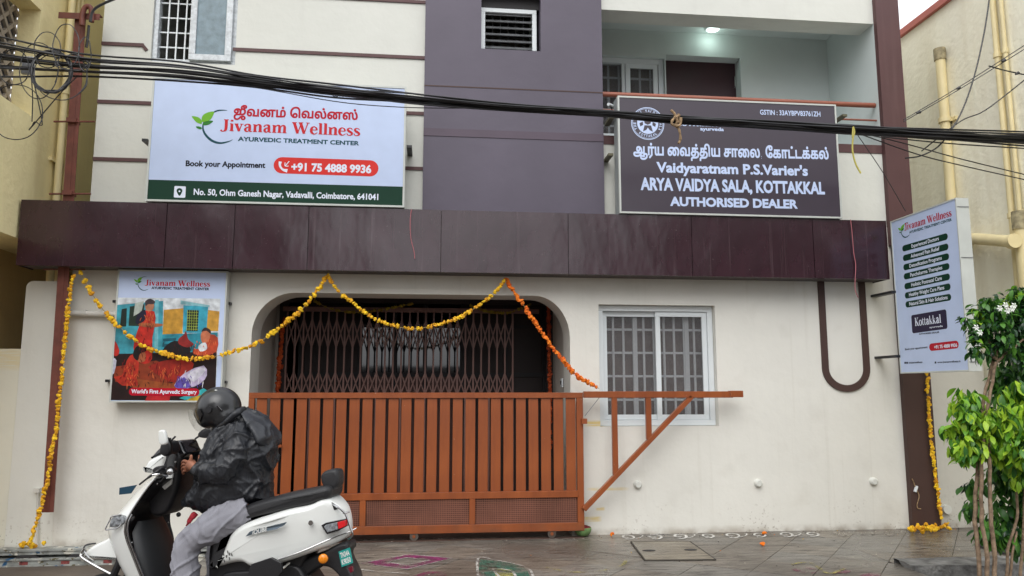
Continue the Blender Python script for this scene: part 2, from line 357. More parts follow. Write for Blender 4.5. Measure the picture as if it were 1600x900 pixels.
# hand-made serif letters for the logo: strokes of (x, y, width)
SER = {
 'J': (.50, [[(.33, .70, .13), (.33, .2, .13), (.30, .05, .11), (.2, -.03, .05), (.1, -.02, .05), (.05, .05, .09)], [(.2, .70, .035), (.46, .70, .035)]]),
 'i': (.28, [[(.14, .47, .12), (.14, 0, .12)], [(.03, .015, .03), (.26, .015, .03)], [(.03, .46, .03), (.15, .46, .03)], [(.14, .60, .12), (.14, .71, .12)]]),
 'l': (.28, [[(.14, .71, .12), (.14, 0, .12)], [(.03, .015, .03), (.26, .015, .03)], [(.03, .70, .03), (.15, .70, .03)]]),
 'v': (.50, [[(.1, .47, .13), (.27, .0, .11)], [(.4, .47, .04), (.27, 0, .04)], [(.0, .46, .03), (.22, .46, .03)], [(.31, .46, .03), (.49, .46, .03)]]),
 'n': (.56, [[(.13, .47, .12), (.13, 0, .12)], [(.19, .36, .04), (.27, .45, .05), (.36, .46, .08), (.42, .38, .12), (.42, .2, .12), (.42, 0, .12)], [(.02, .015, .03), (.25, .015, .03)], [(.31, .015, .03), (.54, .015, .03)], [(.02, .46, .03), (.13, .46, .03)]]),
 'm': (.84, [[(.13, .47, .12), (.13, 0, .12)], [(.19, .36, .04), (.27, .45, .05), (.36, .46, .08), (.42, .38, .12), (.42, .2, .12), (.42, 0, .12)], [(.48, .36, .04), (.56, .45, .05), (.64, .46, .08), (.70, .38, .12), (.70, .2, .12), (.70, 0, .12)], [(.02, .015, .03), (.25, .015, .03)], [(.31, .015, .03), (.54, .015, .03)], [(.59, .015, .03), (.82, .015, .03)], [(.02, .46, .03), (.13, .46, .03)]]),
 'a': (.50, [[(.07, .34, .09), (.12, .43, .05), (.22, .47, .05), (.32, .42, .11), (.34, .3, .12), (.34, .1, .12), (.38, .02, .06), (.47, .02, .03)], [(.30, .29, .04), (.17, .24, .06), (.10, .13, .11), (.14, .03, .08), (.22, .01, .05), (.32, .08, .03)]]),
 'e': (.46, [[(.1, .26, .035), (.38, .26, .035)], [(.38, .26, .09), (.37, .38, .07), (.25, .47, .04), (.13, .41, .09), (.08, .25, .12), (.12, .08, .11), (.25, .0, .05), (.38, .06, .03), (.42, .12, .02)]]),
 's': (.40, [[(.34, .36, .03), (.3, .44, .04), (.19, .47, .04), (.09, .4, .09), (.12, .3, .11), (.24, .22, .12), (.33, .13, .10), (.29, .04, .07), (.18, .0, .04), (.08, .04, .04), (.04, .14, .03)]]),
 'W': (1.0, [[(.12, .70, .14), (.33, .0, .12)], [(.52, .70, .04), (.33, 0, .04)], [(.47, .70, .14), (.69, 0, .12)], [(.88, .70, .04), (.69, 0, .04)], [(.0, .695, .03), (.28, .695, .03)], [(.36, .695, .03), (.62, .695, .03)], [(.78, .695, .03), (.99, .695, .03)]]),
 'K': (.66, [[(.14, .70, .10), (.14, 0, .10)], [(.2, .3, .03), (.5, .70, .03)], [(.28, .4, .10), (.54, 0, .11)], [(.02, .695, .025), (.27, .695, .025)], [(.02, .01, .025), (.27, .01, .025)], [(.4, .695, .025), (.6, .695, .025)], [(.42, .01, .025), (.66, .01, .025)]]),
 'k': (.52, [[(.12, .72, .09), (.12, 0, .09)], [(.17, .22, .03), (.36, .45, .03)], [(.22, .28, .08), (.42, 0, .09)], [(.02, .01, .025), (.23, .01, .025)], [(.32, .01, .025), (.52, .01, .025)]]),
 'o': (.50, [[(.25, .46, .04), (.12, .40, .07), (.07, .23, .10), (.12, .06, .07), (.25, .0, .04), (.38, .06, .07), (.43, .23, .10), (.38, .40, .07), (.25, .46, .04)]]),
 't': (.32, [[(.13, .62, .05), (.13, .12, .09), (.18, .02, .06), (.28, .04, .03)], [(.02, .46, .03), (.28, .46, .03)]]),
 ' ': (.26, []),
}
def serif(mb, txt, o, ux, uz, x0, x1, z0, cap, n):
    tot = sum(SER[c][0] for c in txt); sx = (x1 - x0) / tot; sz = cap / .71; pen = 0; k = 0
    for ch in txt:
        w, strokes = SER[ch]
        for st in strokes:
            pts = [Vector((p[0], p[1], p[2])) for p in st]
            if len(pts) > 2: pts = cat_rom(pts, 4)
            L = []; R = []
            for i, p in enumerate(pts):
                t = pts[min(i + 1, len(pts) - 1)] - pts[max(i - 1, 0)]; t.z = 0; t.normalize(); q = Vector((-t.y, t.x)) * (p.z * .58 + .006)
                L.append((p.x + q.x, p.y + q.y)); R.append((p.x - q.x, p.y - q.y))
            vs = [o + ux * (x0 + (pen + a) * sx) + uz * (z0 + b * sz) + n * (.0015 + (k % 5) * .0001) for a, b in L + R]
            m = len(L); mb.add(vs, [(i, i + 1, m + i + 1, m + i) for i in range(m - 1)]); k += 1
        pen += w
    return mb
class Face:
    """a flat sign face: origin, horizontal axis, vertical axis, outward normal; mapping from photo pixels"""
    def __init__(s, n, ux, plane, uz=Vector((0, 0, 1))): s.n = Vector(n); s.ux = Vector(ux); s.uz = uz; s.plane = plane
    def pt(s, px, py): return P(px, py, s.plane[1]) if s.plane[0] == 'Y' else PX(px, py, s.plane[1])
    def uv(s, px, py):
        p = s.pt(px, py); return (p.dot(s.ux), p.z)
    def org(s): return Vector((0, s.plane[1], 0)) if s.plane[0] == 'Y' else Vector((s.plane[1], 0, 0))
    def w(s, u, v, h=.0015): return s.org() + s.ux * u + s.uz * v + s.n * h
    def text(s, name, txt, pl, pr, hpx, m, parent, bold=0.0, cap=0.69, ser=False):
        """pl, pr = baseline pixel at the left and right end of the line, hpx = capital height in pixels"""
        a = s.uv(*pl); b = s.uv(*pr); t = s.uv(pl[0], pl[1] - hpx); h = t[1] - a[1]; mb = MB()
        sl = Vector(s.ux) * (b[0] - a[0]) + s.uz * (b[1] - a[1]); L = sl.length; ux = sl / L
        o = s.w(a[0], a[1], 0)
        if ser: serif(mb, txt, o, ux, s.uz, 0, L, 0, h, s.n)
        else: lettering(mb, txt, o, ux, s.uz, 0, L, 0, h, s.n, bold, True, cap)
        return mb.build(name, m, parent, fix=False)
    def poly(s, name, pts, m, parent, h=.001, smooth_n=0, mb=None):
        q = [s.uv(*p) for p in pts]
        if smooth_n: q = [(p.x, p.y) for p in cat_rom([(a, b, 0) for a, b in q], smooth_n, True)]
        v, f = fill2d([q]); own = mb is None; mb = mb or MB()
        mb.add([s.w(a, b, h) for a, b in v], f)
        return mb.build(name, m, parent, fix=False) if own else mb
    def stroke(s, pts, w, h, mb, n=6):
        q = [Vector((*s.uv(*p), 0)) for p in pts]; ws = w if isinstance(w, (list, tuple)) else [w] * len(q)
        for i, p in enumerate(q): p.z = ws[i]
        q = cat_rom(q, n) if len(q) > 2 else q
        L = []; R = []
        for i, p in enumerate(q):
            t = q[min(i + 1, len(q) - 1)] - q[max(i - 1, 0)]; t.z = 0; t.normalize()
            L.append((p.x - t.y * p.z / 2, p.y + t.x * p.z / 2)); R.append((p.x + t.y * p.z / 2, p.y - t.x * p.z / 2))
        m = len(L); mb.add([s.w(a, b, h) for a, b in L + R], [(i, i + 1, m + i + 1, m + i) for i in range(m - 1)]); return mb
    def pill(s, name, p0, p1, hpx, m, parent, h=.0008, r=1.0):
        a = s.uv(*p0); b = s.uv(*p1); t = s.uv(p0[0], p0[1] - hpx); H = (t[1] - a[1]) / 2 * r; Hh = (t[1] - a[1]) / 2
        pts = []
        for (c, sg) in ((b, 1), (a, -1)):
            for cz, a0 in ((-1, -90), (1, 0)) if sg == 1 else ((1, 90), (-1, 180)):
                for k in range(7):
                    an = math.radians(a0 + 90 * k / 6)
                    pts.append((c[0] - sg * H + H * math.cos(an), c[1] + Hh + cz * (Hh - H) + H * math.sin(an)))
        mb = MB().add([s.w(u, v, h) for u, v in pts], [tuple(range(len(pts)))]); return mb.build(name, m, parent, fix=False)
# ================================================================== GROUND
def struct(name, mb, m, parent=None, **k): return mb.build(name, m, parent, **({} if parent else dict(kind='structure')), **k)
M_road = mat('wet_road', srgb(96, 86, 76), rough=.55, var=.2, vscale=2.5, bump=.5, bscale=45, col2=srgb(74, 66, 60))
M_slab = mat('wet_stone_slab', srgb(122, 112, 100), rough=.42, var=.3, vscale=1.7, bump=.5, bscale=22, col2=srgb(76, 68, 60), stretch=(1, 3, 1))
def slabmat(name, c1, c2, c3):
    m = mat(name, c1, rough=.45, var=.2, vscale=1.3, bump=.9, bscale=34, col2=c2, bdist=.01)
    n = m.node_tree.nodes; l = m.node_tree.links; b = n['Principled BSDF']; src = b.inputs['Base Color'].links[0].from_socket
    geo = n.new('ShaderNodeNewGeometry'); mp = n.new('ShaderNodeMapping'); mp.inputs['Rotation'].default_value = (0, 0, .5); mp.inputs['Scale'].default_value = (1.2, 9, 1)
    l.new(geo.outputs['Position'], mp.inputs[0]); nz = n.new('ShaderNodeTexNoise'); nz.inputs['Scale'].default_value = 2.2; nz.inputs['Detail'].default_value = 9; nz.inputs['Roughness'].default_value = .72; nz.inputs['Distortion'].default_value = 1.2
    l.new(mp.outputs[0], nz.inputs['Vector']); r = n.new('ShaderNodeMapRange'); r.inputs[1].default_value = .47; r.inputs[2].default_value = .62; l.new(nz.outputs['Fac'], r.inputs[0])
    x = n.new('ShaderNodeMix'); x.data_type = 'RGBA'; l.new(r.outputs[0], x.inputs[0]); l.new(src, x.inputs[6]); x.inputs[7].default_value = (*c3, 1)
    n2 = n.new('ShaderNodeTexNoise'); n2.inputs['Scale'].default_value = .55; n2.inputs['Detail'].default_value = 3; l.new(geo.outputs['Position'], n2.inputs['Vector'])
    r2 = n.new('ShaderNodeMapRange'); r2.inputs[1].default_value = .42; r2.inputs[2].default_value = .62; r2.inputs[3].default_value = .25; r2.inputs[4].default_value = .62; l.new(n2.outputs['Fac'], r2.inputs[0]); l.new(r2.outputs[0], b.inputs['Roughness'])
    l.new(x.outputs[2], b.inputs['Base Color']); return m
M_slabs = [slabmat('wet_stone_slab_brown', srgb(138, 130, 118), srgb(104, 97, 88), srgb(66, 60, 53)), slabmat('wet_stone_slab_grey', srgb(134, 130, 122), srgb(106, 101, 94), srgb(70, 66, 60))]
M_grout = mat('dark_joint_mortar', srgb(70, 65, 58), rough=.7, var=.2, vscale=10, bump=.4, bscale=60)
for m_ in M_slabs: overlay(m_, .8, .48, .62, .55, srgb(92, 86, 78)); overlay(m_, 70, .68, .74, .5, srgb(60, 54, 48)); overlay(m_, 2.2, .6, .72, .5, srgb(150, 143, 130), (1, 2, 1))
g = MB(); g.box(-150, 150, -150, 150, ROADZ - .3, ROADZ); struct('road', g, M_road)
AX0, AX1, AY0 = P(352, 850, D).x, 6.0, 5.38
DRX = P(1500, 860, D - 1.2).x
kerbY = PZ(1500, 872, 0).y
kxa = PZ(1436, 890, .02).x; kya = PZ(1500, 880, .02).y
a = MB(); a.box(AX0, kxa, AY0, D + .1, ROADZ - .2, -.012); a.box(kxa, AX1, kya, D + .1, ROADZ - .2, -.012); pav = struct('pavement', a, M_grout)
# slabs laid diagonally, clipped to the apron
def clip(poly, ax, val, keep_less):
    out = []
    for i in range(len(poly)):
        p, q = poly[i], poly[(i + 1) % len(poly)]; fp = (p[ax] - val) * (1 if keep_less else -1); fq = (q[ax] - val) * (1 if keep_less else -1)
        if fp <= 0: out.append(p)
        if fp * fq < 0: t = fp / (fp - fq); out.append((p[0] + (q[0] - p[0]) * t, p[1] + (q[1] - p[1]) * t))
    return out
S = .43; gap = .0018; ca, sa = math.cos(math.radians(52)), math.sin(math.radians(52))
rs = random.Random(3)
for i in range(-14, 22):
    for j in range(-14, 22):
        u0, v0 = i * S, j * S; q = [(u0 + gap, v0 + gap), (u0 + S - gap, v0 + gap), (u0 + S - gap, v0 + S - gap), (u0 + gap, v0 + S - gap)]
        q = [(x * ca - y * sa, x * sa + y * ca + 6.2) for x, y in q]
        for ax, val, kl in ((0, AX0, False), (0, AX1, True), (1, AY0, False), (1, D - .004, True)):
            if q: q = clip(q, ax, val, kl)
        for piece in ((clip(q, 0, kxa, True), clip(clip(q, 0, kxa, False), 1, kya + .02, False) if q and max(p[0] for p in q) > kxa else []) if q else ()):
            if len(piece) < 3 or abs(area(piece)) < .004: continue
            z = rs.uniform(-.0035, .0); n = len(piece); tz = rs.uniform(-.002, .002)
            mb = MB().add([(x, y, z + tz * (x - piece[0][0])) for x, y in piece] + [(x, y, -.03) for x, y in piece], [tuple(range(n))] + [(k, k + n, (k + 1) % n + n, (k + 1) % n) for k in range(n)])
            mb.build('slab', rs.choice(M_slabs), pav, bevel=.0012, bseg=1)
# neighbour's rough concrete step and open drain at the lower right
M_conc = mat('rough_concrete', srgb(138, 137, 134), rough=.75, var=.35, vscale=9, bump=1.0, bscale=30, bdist=.02)
def rough_block(mb, x0, x1, y0, y1, z0, z1, nx=24, ny=8, amp=.012, seed=0):
    for face in range(3):
        pass
    def pz(x, y, z): 
        n = noise.noise_vector(Vector((x * 6 + seed, y * 6, z * 6))) * amp + noise.noise_vector(Vector((x * 21, y * 21, z * 21 + seed))) * amp * .4
        return (x + n.x, y + n.y, z + n.z)
    xs = [x0 + (x1 - x0) * i / nx for i in range(nx + 1)]; ys = [y0 + (y1 - y0) * i / ny for i in range(ny + 1)]; nz_ = 4; zs = [z0 + (z1 - z0) * i / nz_ for i in range(nz_ + 1)]
    prof = [(y0, z) for z in zs] + [(y, z1) for y in ys[1:]] + [(y1, z) for z in reversed(zs[:-1])]
    return mb.loft([[pz(x, y, z) for y, z in prof] for x in xs], closed=False, caps=False)
kx0 = PZ(1436, 890, .02).x; ky1 = PZ(1500, 873, .02).y; ky0 = PZ(1500, 884, .03).y
b = MB(); rough_block(b, kx0, 8, ky0, ky1, ROADZ, .035, 90, 10, .012); b.f.append(tuple(range(13))); b.mi.append(0); b.build('rough_concrete_kerb', M_conc, smooth=True, label='rough grey concrete kerb block beside the roadside tree at the lower right', cat='kerb')
b = MB(); ya = PZ(1560, 868, .0).y; yb = PZ(1560, 852, .0).y; b.box(PZ(1548, 860, .0).x, 8, ya, yb, -.3, .012); struct('drain_channel', b, M_dark)
# square inspection cover in the pavement
cx = [PZ(x, y, .004) for x, y in ((986, 847), (1078, 847), (1118, 875), (1008, 876))]
cov = thing('inspection_cover', 'square concrete inspection cover with two lifting holes set in the wet pavement', 'cover', (cx[0].x, cx[0].y, 0))
mb = MB().add([p + Vector((0, 0, .006)) for p in cx] + [p - Vector((0, 0, .02)) for p in cx], [(0, 1, 2, 3), (0, 4, 5, 1), (1, 5, 6, 2), (2, 6, 7, 3), (3, 7, 4, 0)]); mb.build('cover_slab', slabmat('cover_concrete', srgb(150, 141, 122), srgb(114, 105, 92), srgb(80, 72, 62)), cov)
for px, py in ((1014, 860), (1079, 859)):
    c = PZ(px, py, .012); MB().add([(c.x + .06 * math.cos(t), c.y + .035 * math.sin(t), .0125) for t in [k * math.pi / 6 for k in range(12)]], [tuple(range(12))]).build('lifting_hole', M_dark, cov)
cm = cx; mb = MB()
for i in range(4):
    p, q = cm[i], cm[(i + 1) % 4]; mb.beam(p + Vector((0, 0, .002)), q + Vector((0, 0, .002)), .012, .010)
mb.build('joint', M_grout, cov)
b = MB(); rough_block(b, AX0, kx0, AY0 - .06, AY0 + .02, ROADZ, -.004, 60, 4, .006, 3); struct('kerb', b, M_conc)
# ================================================================== CLINIC BUILDING
bld = thing('clinic_building', 'two storey cream and purple clinic building with maroon canopy, arched gateway and balcony', 'building', (0, D, 0))
def W(px, py, Y=None): p = P(px, py, D if Y is None else Y); return p.x, p.z
GX0, GX1 = W(100, 600)[0], W(1415, 700)[0]
CY = D - .30                                     # canopy front
cz0 = W(690, 425, CY)[1]; cz1 = W(690, 328, CY)[1]; cX0 = W(27, 380, CY)[0]; cX1 = W(1387, 380, CY)[0]
AL, AR = W(391, 570)[0], W(891, 570)[0]; AT = W(640, 459.5)[1]; AS = W(391, 522)[1]; ALx = W(462, 460)[0]; ARx = W(835, 459)[0]
arch = [(AL, -.2), (AL, AS)] + [(ALx - (ALx - AL) * math.cos(t), AS + (AT - AS) * math.sin(t)) for t in [math.pi / 2 * k / 10 for k in range(1, 11)]] + \
       [(ARx + (AR - ARx) * math.sin(t), AS - .02 + (AT - AS + .02) * math.cos(t)) for t in [math.pi / 2 * k / 10 for k in range(0, 11)]] + [(AR, -.2)]
WX0, WZ0, WX1, WZ1 = W(937, 600)[0], W(1030, 666)[1], W(1121, 600)[0], W(1030, 476.5)[1]
T = .38
mb = MB(); outer = [(GX0, -.2), (AL, -.2)] ; outer = [(GX0, -.2)] + arch + [(GX1, -.2), (GX1, cz1), (GX0, cz1)]
sheet(mb, outer, [rect(WX0, WZ0, WX1, WZ1)], D, D + T); mb.build('ground_floor_wall', M_wall, bld)
# porch behind the arch
M_porch = mat('porch_paint', srgb(200, 194, 184), rough=.7, var=.04); M_porchd = mat('dark_brown_ceiling_board', srgb(48, 36, 34), rough=.6, var=.1)
GY = D + 1.25                                    # folding gate plane
PLX, PRX = W(440, 560, GY)[0] - .02, W(862, 560, GY)[0] + .02
for bx in ((AL - .02, PLX, GY - .02, GY + .2), (PRX, AR + .05, GY - .02, GY + .2), (AL - .15, AL - .02, D + T, GY + .2), (AR + .02, AR + .15, D + T, GY + .2)): MB().box(*bx, -.1, 3).build('porch_side_wall', M_porch, bld)
mb = MB(); mb.box(AL - .2, AR + .2, D + T - .0, GY + .2, AT + .12, AT + .2); mb.build('porch_ceiling', M_porchd, bld)
mb = MB(); mb.box(PLX - .01, PLX + .09, GY - .06, GY, 0, 2.9); mb.box(PRX - .09, PRX + .01, GY - .06, GY, 0, 2.9); mb.box(PLX + .09, PRX - .09, GY - .06, GY, 2.35, 2.9); mb.build('door_surround', M_porchd, bld)
mb = MB()
M_hall = mat('dark_garage_paint', srgb(150, 142, 134), rough=.7, var=.1)
hx0, hx1, hy1 = PLX - 1.2, PRX + 1.0, GY + 5.5
mb.box(hx0 - .1, hx0, GY + .2, hy1, -.1, 3); mb.box(hx1, hx1 + .1, GY + .2, hy1, -.1, 3); mb.box(hx0, hx1, hy1, hy1 + .1, -.1, 3); mb.box(hx0 - .1, hx1 + .1, GY + .2, hy1 + .1, 3, 3.1)
mb.box(hx0 - .1, PLX, GY + .21, GY + .31, -.1, 3); mb.box(PRX, hx1 + .1, GY + .21, GY + .31, -.1, 3); mb.box(PLX, PRX, GY + .21, GY + .31, 2.5, 3); mb.build('garage_wall', M_hall, bld)
mb = MB(); mb.box(hx0 - .1, hx1 + .1, D + .002, hy1, -.15, -.002); mb.build('porch_floor', mat('porch_floor_stone', srgb(110, 96, 86), rough=.35, var=.15), bld)
# upper storey
UX0 = W(141, 310)[0]; TX0, TX1 = W(662, 200)[0], W(941, 200)[0]; ZT = 6.6
z0 = cz1 - .05
wx0, wx1, wz0 = W(237, 60)[0], W(369, 60)[0], W(300, 98.5)[1]; wz1 = wz0 + 1.35
mb = MB(); sheet(mb, rect(UX0, z0, TX0, ZT), [rect(wx0, wz0, wx1, wz1)], D + .001, D + .22); mb.build('upper_wall', M_upper, bld)
mb = MB(); mb.box(UX0, UX0 + .2, D + .22, D + 6, 0, ZT); mb.build('side_wall', M_upper, bld)
mb = MB(); mb.box(GX1 - .2, GX1, D + T, D + 6, 0, cz1); mb.build('side_wall', M_upper, bld)
TY = D - .05
vx0, vx1, vz0 = W(752, 50, TY)[0], W(845, 50, TY)[0], W(800, 78, TY)[1]; vz1 = vz0 + .62
mb = MB(); sheet(mb, rect(TX0, z0, TX1, ZT), [rect(vx0, vz0, vx1, vz1)], TY, D + .24); mb.build('tower_wall', M_purple, bld)
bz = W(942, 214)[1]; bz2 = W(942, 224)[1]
mb = MB(); mb.box(TX0, TX1, TY - .006, TY, bz2, bz + .01); mb.build('dark_band', mat('plum_reflection_tone', srgb(84, 70, 84), rough=.5, var=.08), bld)  # plum strip paints a faint dark reflection across the tower wall
mb = MB(); zz = W(800, 140, TY)[1]; mb.box(TX0, TX1, TY - .003, TY, zz, zz + .012); mb.build('groove_line', M_darkmar, bld)
for k, (pxy, segs) in enumerate((((662, 4), ((UX0, TX0),)), ((662, 91), ((UX0, W(225, 68)[0]), (W(364, 80)[0], TX0))), ((662, 178), ((UX0, TX0),)), ((662, 264), ((UX0, TX0),)))):
    z = W(*pxy)[1]
    for x0, x1 in segs: MB().box(x0, x1, D - .012, D + .003, z - .016, z + .018).build('trim_strip', M_maroon, bld)
z = W(662, 91)[1]; a_ = W(225, 68)[0]; b_ = W(230, 74)[0]
MB().beam((a_ - .01, D - .004, z), (b_, D - .004, z - .05), .012, .032).build('trim_strip', M_maroon, bld)
# columns
cx0, cx1 = W(1385, 340)[0], W(1421.5, 340)[0]
MB().box(cx0, cx1, D - .06, D + .25, cz1 - .2, ZT).build('corner_column', M_maroon, bld); MB().box(cx1 - .2, cx1 - .004, D + .25, D + 3.2, cz1, ZT).build('side_wall', M_upper, bld)
lx0, lx1 = W(1406, 600)[0], W(1449, 600)[0]
MB().box(lx0, lx1, D - .06, D + .3, -.02, cz1 - .2).build('lower_column', M_darkmar, bld)
# balcony
BX0, BX1 = TX1, W(1384, 330)[0]; bzf = W(1340, 226)[1]; bzt = bzf + .01; bsl = W(1340, 239)[1]
ztop = W(1200, 28.5)[1]
mb = MB(); mb.box(BX0, BX1, D + .001, D + .2, z0, bsl); mb.build('balcony_lower_wall', M_upper, bld)
MB().box(BX0, BX1, D - .008, D + .2, bsl, bzf).build('dark_band', M_maroon, bld)
MB().box(BX0, BX1, D + .2, D + 1.6, bsl, bzf - .01).build('balcony_floor', M_bal, bld)
MB().box(BX0, BX1, D + .001, D + .28, ztop, ZT).build('balcony_beam', M_upper, bld)
MB().box(BX0, BX1, D + .28, D + 1.6, ztop + .28, ztop + .4).build('balcony_ceiling', M_bal, bld)
BB = D + .98
MB().box(BX1 - .0, cx0 + .004, D + .001, BB + .2, bsl, ZT).build('balcony_side_wall', M_bal, bld)
dx0, dx1, dz1 = W(1041, 130, BB)[0], W(1158, 130, BB)[0], W(1100, 88, BB)[1]
ox0, ox1, oz1 = TX1 - .1, W(1039, 120, BB)[0], W(980, 88, BB)[1]; oz0 = W(950, 214, BB)[1] + .0
mb = MB(); sheet(mb, [(TX1 - .6, bsl), (dx0, bsl), (dx0, dz1), (dx1, dz1), (dx1, bsl), (BX1, bsl), (BX1, ztop + .4), (TX1 - .6, ztop + .4)], [rect(TX1 - .4, oz0, ox1, oz1)], BB, BB + .22)
mb.build('balcony_back_wall', M_bal, bld)
dr = MB().box(dx0, dx1, BB + .16, BB + .2, bsl, dz1).build('door', mat('maroon_door_laminate', srgb(62, 34, 42), rough=.35, var=.08), bld)
hxa, hza = W(1147, 130, BB + .15); mb = MB(); mb.tube([(hxa, BB + .155, hza - .06), (hxa, BB + .12, hza - .05), (hxa, BB + .12, hza + .07), (hxa, BB + .155, hza + .08)], .008); mb.build('handle', flat('steel', (.6, .6, .6), .25, 1), dr)
# room box so the upper windows look into a dark room
mb = MB(); mb.box(UX0 + .2, cx0, D + 3.2, D + 3.3, z0, ZT); mb.box(UX0 + .2, cx0, D + .25, D + 3.2, z0 - .1, z0); mb.build('inner_wall', M_hall, bld)
MB().box(UX0, cx0, D + .3, D + 6, ZT, ZT + .15).build('roof', M_conc, bld)
# ---- windows
M_frost = glassy('frosted_glass', srgb(122, 120, 122), .72, .15, .5, 160)
M_frost2 = glassy('pale_frosted_glass', srgb(126, 148, 158), .1, .1, .3, 160)
M_grey = mat('window_grille_paint', srgb(190, 190, 188), rough=.5, var=.05)
M_curtain = mat('brown_blind_fabric', srgb(116, 102, 94), rough=.9, var=.15, vscale=5)
def frame_rect(mb, x0, z0, x1, z1, w, y0, y1):
    mb.box(x0, x1, y0, y1, z0, z0 + w); mb.box(x0, x1, y0, y1, z1 - w, z1); mb.box(x0, x0 + w, y0, y1, z0 + w, z1 - w); mb.box(x1 - w, x1, y0, y1, z0 + w, z1 - w)
def grille(parent, x0, z0, x1, z1, y, nx, nz, r=.007, m=M_grey):
    for i in range(nx): x = x0 + (x1 - x0) * (i + 1) / (nx + 1); MB().box(x - r, x + r, y, y + .012, z0, z1).build('grille_bar', m, parent)
    for i in range(nz): z = z0 + (z1 - z0) * (i + 1) / (nz + 1); MB().box(x0, x1, y + .013, y + .024, z - r, z + r).build('grille_bar', m, parent)
# ground floor sliding window
Yw = D + .07
win = MB(); frame_rect(win, WX0 + .003, WZ0 + .003, WX1 - .003, WZ1 - .003, .055, Yw, Yw + .1); win = win.build('window', M_upvc, bld, bevel=.004, label='white double sash sliding window with frosted glass behind the gate extension')
xm = W(1031, 570, Yw)[0]; w_ = .05
s1 = MB(); frame_rect(s1, WX0 + .06, WZ0 + .06, xm + .03, WZ1 - .06, w_, Yw + .055, Yw + .085); s1.build('sash', M_upvc, win, bevel=.003)
s2 = MB(); frame_rect(s2, xm - .03, WZ0 + .06, WX1 - .06, WZ1 - .06, w_, Yw + .02, Yw + .05); s2.build('sash', M_upvc, win, bevel=.003)
MB().box(WX0 + .11, xm - .02, Yw + .068, Yw + .073, WZ0 + .11, WZ1 - .11).build('pane', M_frost, win)
MB().box(xm + .02, WX1 - .11, Yw + .033, Yw + .038, WZ0 + .11, WZ1 - .11).build('pane', M_frost, win)
for px in (997, 1079):
    x = W(px, 570, Yw)[0]; MB().box(x - .022, x + .022, Yw + .09, Yw + .1, WZ0 + .06, WZ1 - .06).build('inner_stile', M_upvc, win)
grille(win, WX0 + .08, WZ0 + .02, WX1 - .06, WZ1 + .0, Yw + .102, 9, 4, .011, M_upvc)
MB().box(WX0 - .02, WX1 + .02, D + .25, D + .26, WZ0 - .05, WZ1 + .05).build('blind', M_curtain, win)
# upper left casement with grille
Yc = D + .03
c = MB(); frame_rect(c, wx0 + .002, wz0 + .002, wx1 - .002, wz1 - .002, .045, Yc, Yc + .09); cw = c.build('window', M_film, bld, bevel=.004, label='white casement window with open grille half and a frosted sash at the upper left')
xs = W(297, 50)[0]
s = MB(); frame_rect(s, xs, wz0 + .03, wx1 - .04, wz1 - .04, .062, Yc - .045, Yc - .002); s.build('sash', M_film, cw, bevel=.004)
MB().box(xs + .06, wx1 - .1, Yc - .026, Yc - .02, wz0 + .09, wz1 - .1).build('pane', M_frost2, cw)
grille(cw, wx0 + .045, wz0 + .03, xs + .02, wz0 + 1.27, Yc + .03, 3, 7, .0065, M_upvc)
# tower ventilator with louvre blades
Yt = TY + .1
c = MB(); frame_rect(c, vx0 + .002, vz0 + .002, vx1 - .03, vz0 + .50, .045, Yt, Yt + .07); tw = c.build('window', M_upvc, bld, bevel=.003, label='small white framed louvred ventilator window in the purple tower')
MB().box(vx0, vx1, Yt, Yt + .08, vz0 + .5, vz1).build('head_panel', M_dark, tw)
M_louv = mat('grey_louvre_glass', srgb(112, 114, 116), rough=.2, var=.2, vscale=10)
for k in range(6):
    z = vz0 + .05 + k * .073; MB().beam(((vx0 + vx1) / 2 - .015, Yt + .01, z + .01), ((vx0 + vx1) / 2 - .015, Yt + .05, z + .05), vx1 - vx0 - .13, .006).build('louvre_blade', M_louv, tw)
grille(tw, vx0 + .05, vz0 + .04, vx1 - .08, vz0 + .46, Yt + .06, 5, 5, .004, mat('grey_bar', srgb(90, 92, 94)))
# balcony window
Yb = BB + .05
c = MB(); frame_rect(c, TX1 - .38, oz0 + .002, ox1 - .002, oz1 - .002, .06, Yb, Yb + .1); bw = c.build('window', M_upvc, bld, bevel=.003, label='white sliding window at the back of the balcony beside the maroon door')
xm2 = W(978, 120, Yb)[0]
s = MB(); frame_rect(s, xm2, oz0 + .05, ox1 - .07, oz1 - .06, .055, Yb + .01, Yb + .045); s.build('sash', M_upvc, bw)
MB().box(xm2 - .045, xm2 - .005, Yb + .02, Yb + .07, oz0 + .05, oz1 - .06).build('sash', M_upvc, bw)
MB().box(xm2 + .05, ox1 - .12, Yb + .025, Yb + .03, oz0 + .1, oz1 - .11).build('pane', M_frost, bw)
MB().box(TX1 - .32, xm2 - .04, Yb + .06, Yb + .065, oz0 + .05, oz1 - .06).build('pane', M_frost, bw)
grille(bw, TX1 - .3, oz0, ox1, oz1, Yb + .11, 9, 4, .012, M_upvc)
# balcony lamp (lit)
lp = W(1106, 46, BB)
lx, lz = lp[0], ztop + .28
lamp = thing('balcony_ceiling_light', 'small lit round lamp under the balcony ceiling', 'light', (lx, BB - .16, lz))
MB().tube([(lx, BB - .16, lz), (lx, BB - .16, lz - .02)], .085, 20).build('rim', M_upvc, lamp)
MB().tube([(lx, BB - .16, lz - .021), (lx, BB - .16, lz - .026)], .07, 20).build('lens', emis('lamp_glow', (.82, 1, .93), 2.5), lamp)
pl = bpy.data.lights.new('lamp_light', 'POINT'); po = bpy.data.objects.new('lamp_light', pl); COL.objects.link(po); po.parent = lamp; po.location = (0, -.01, -.09); pl.energy = 1.0; pl.shadow_soft_size = .05; pl.color = (.78, 1, .9)
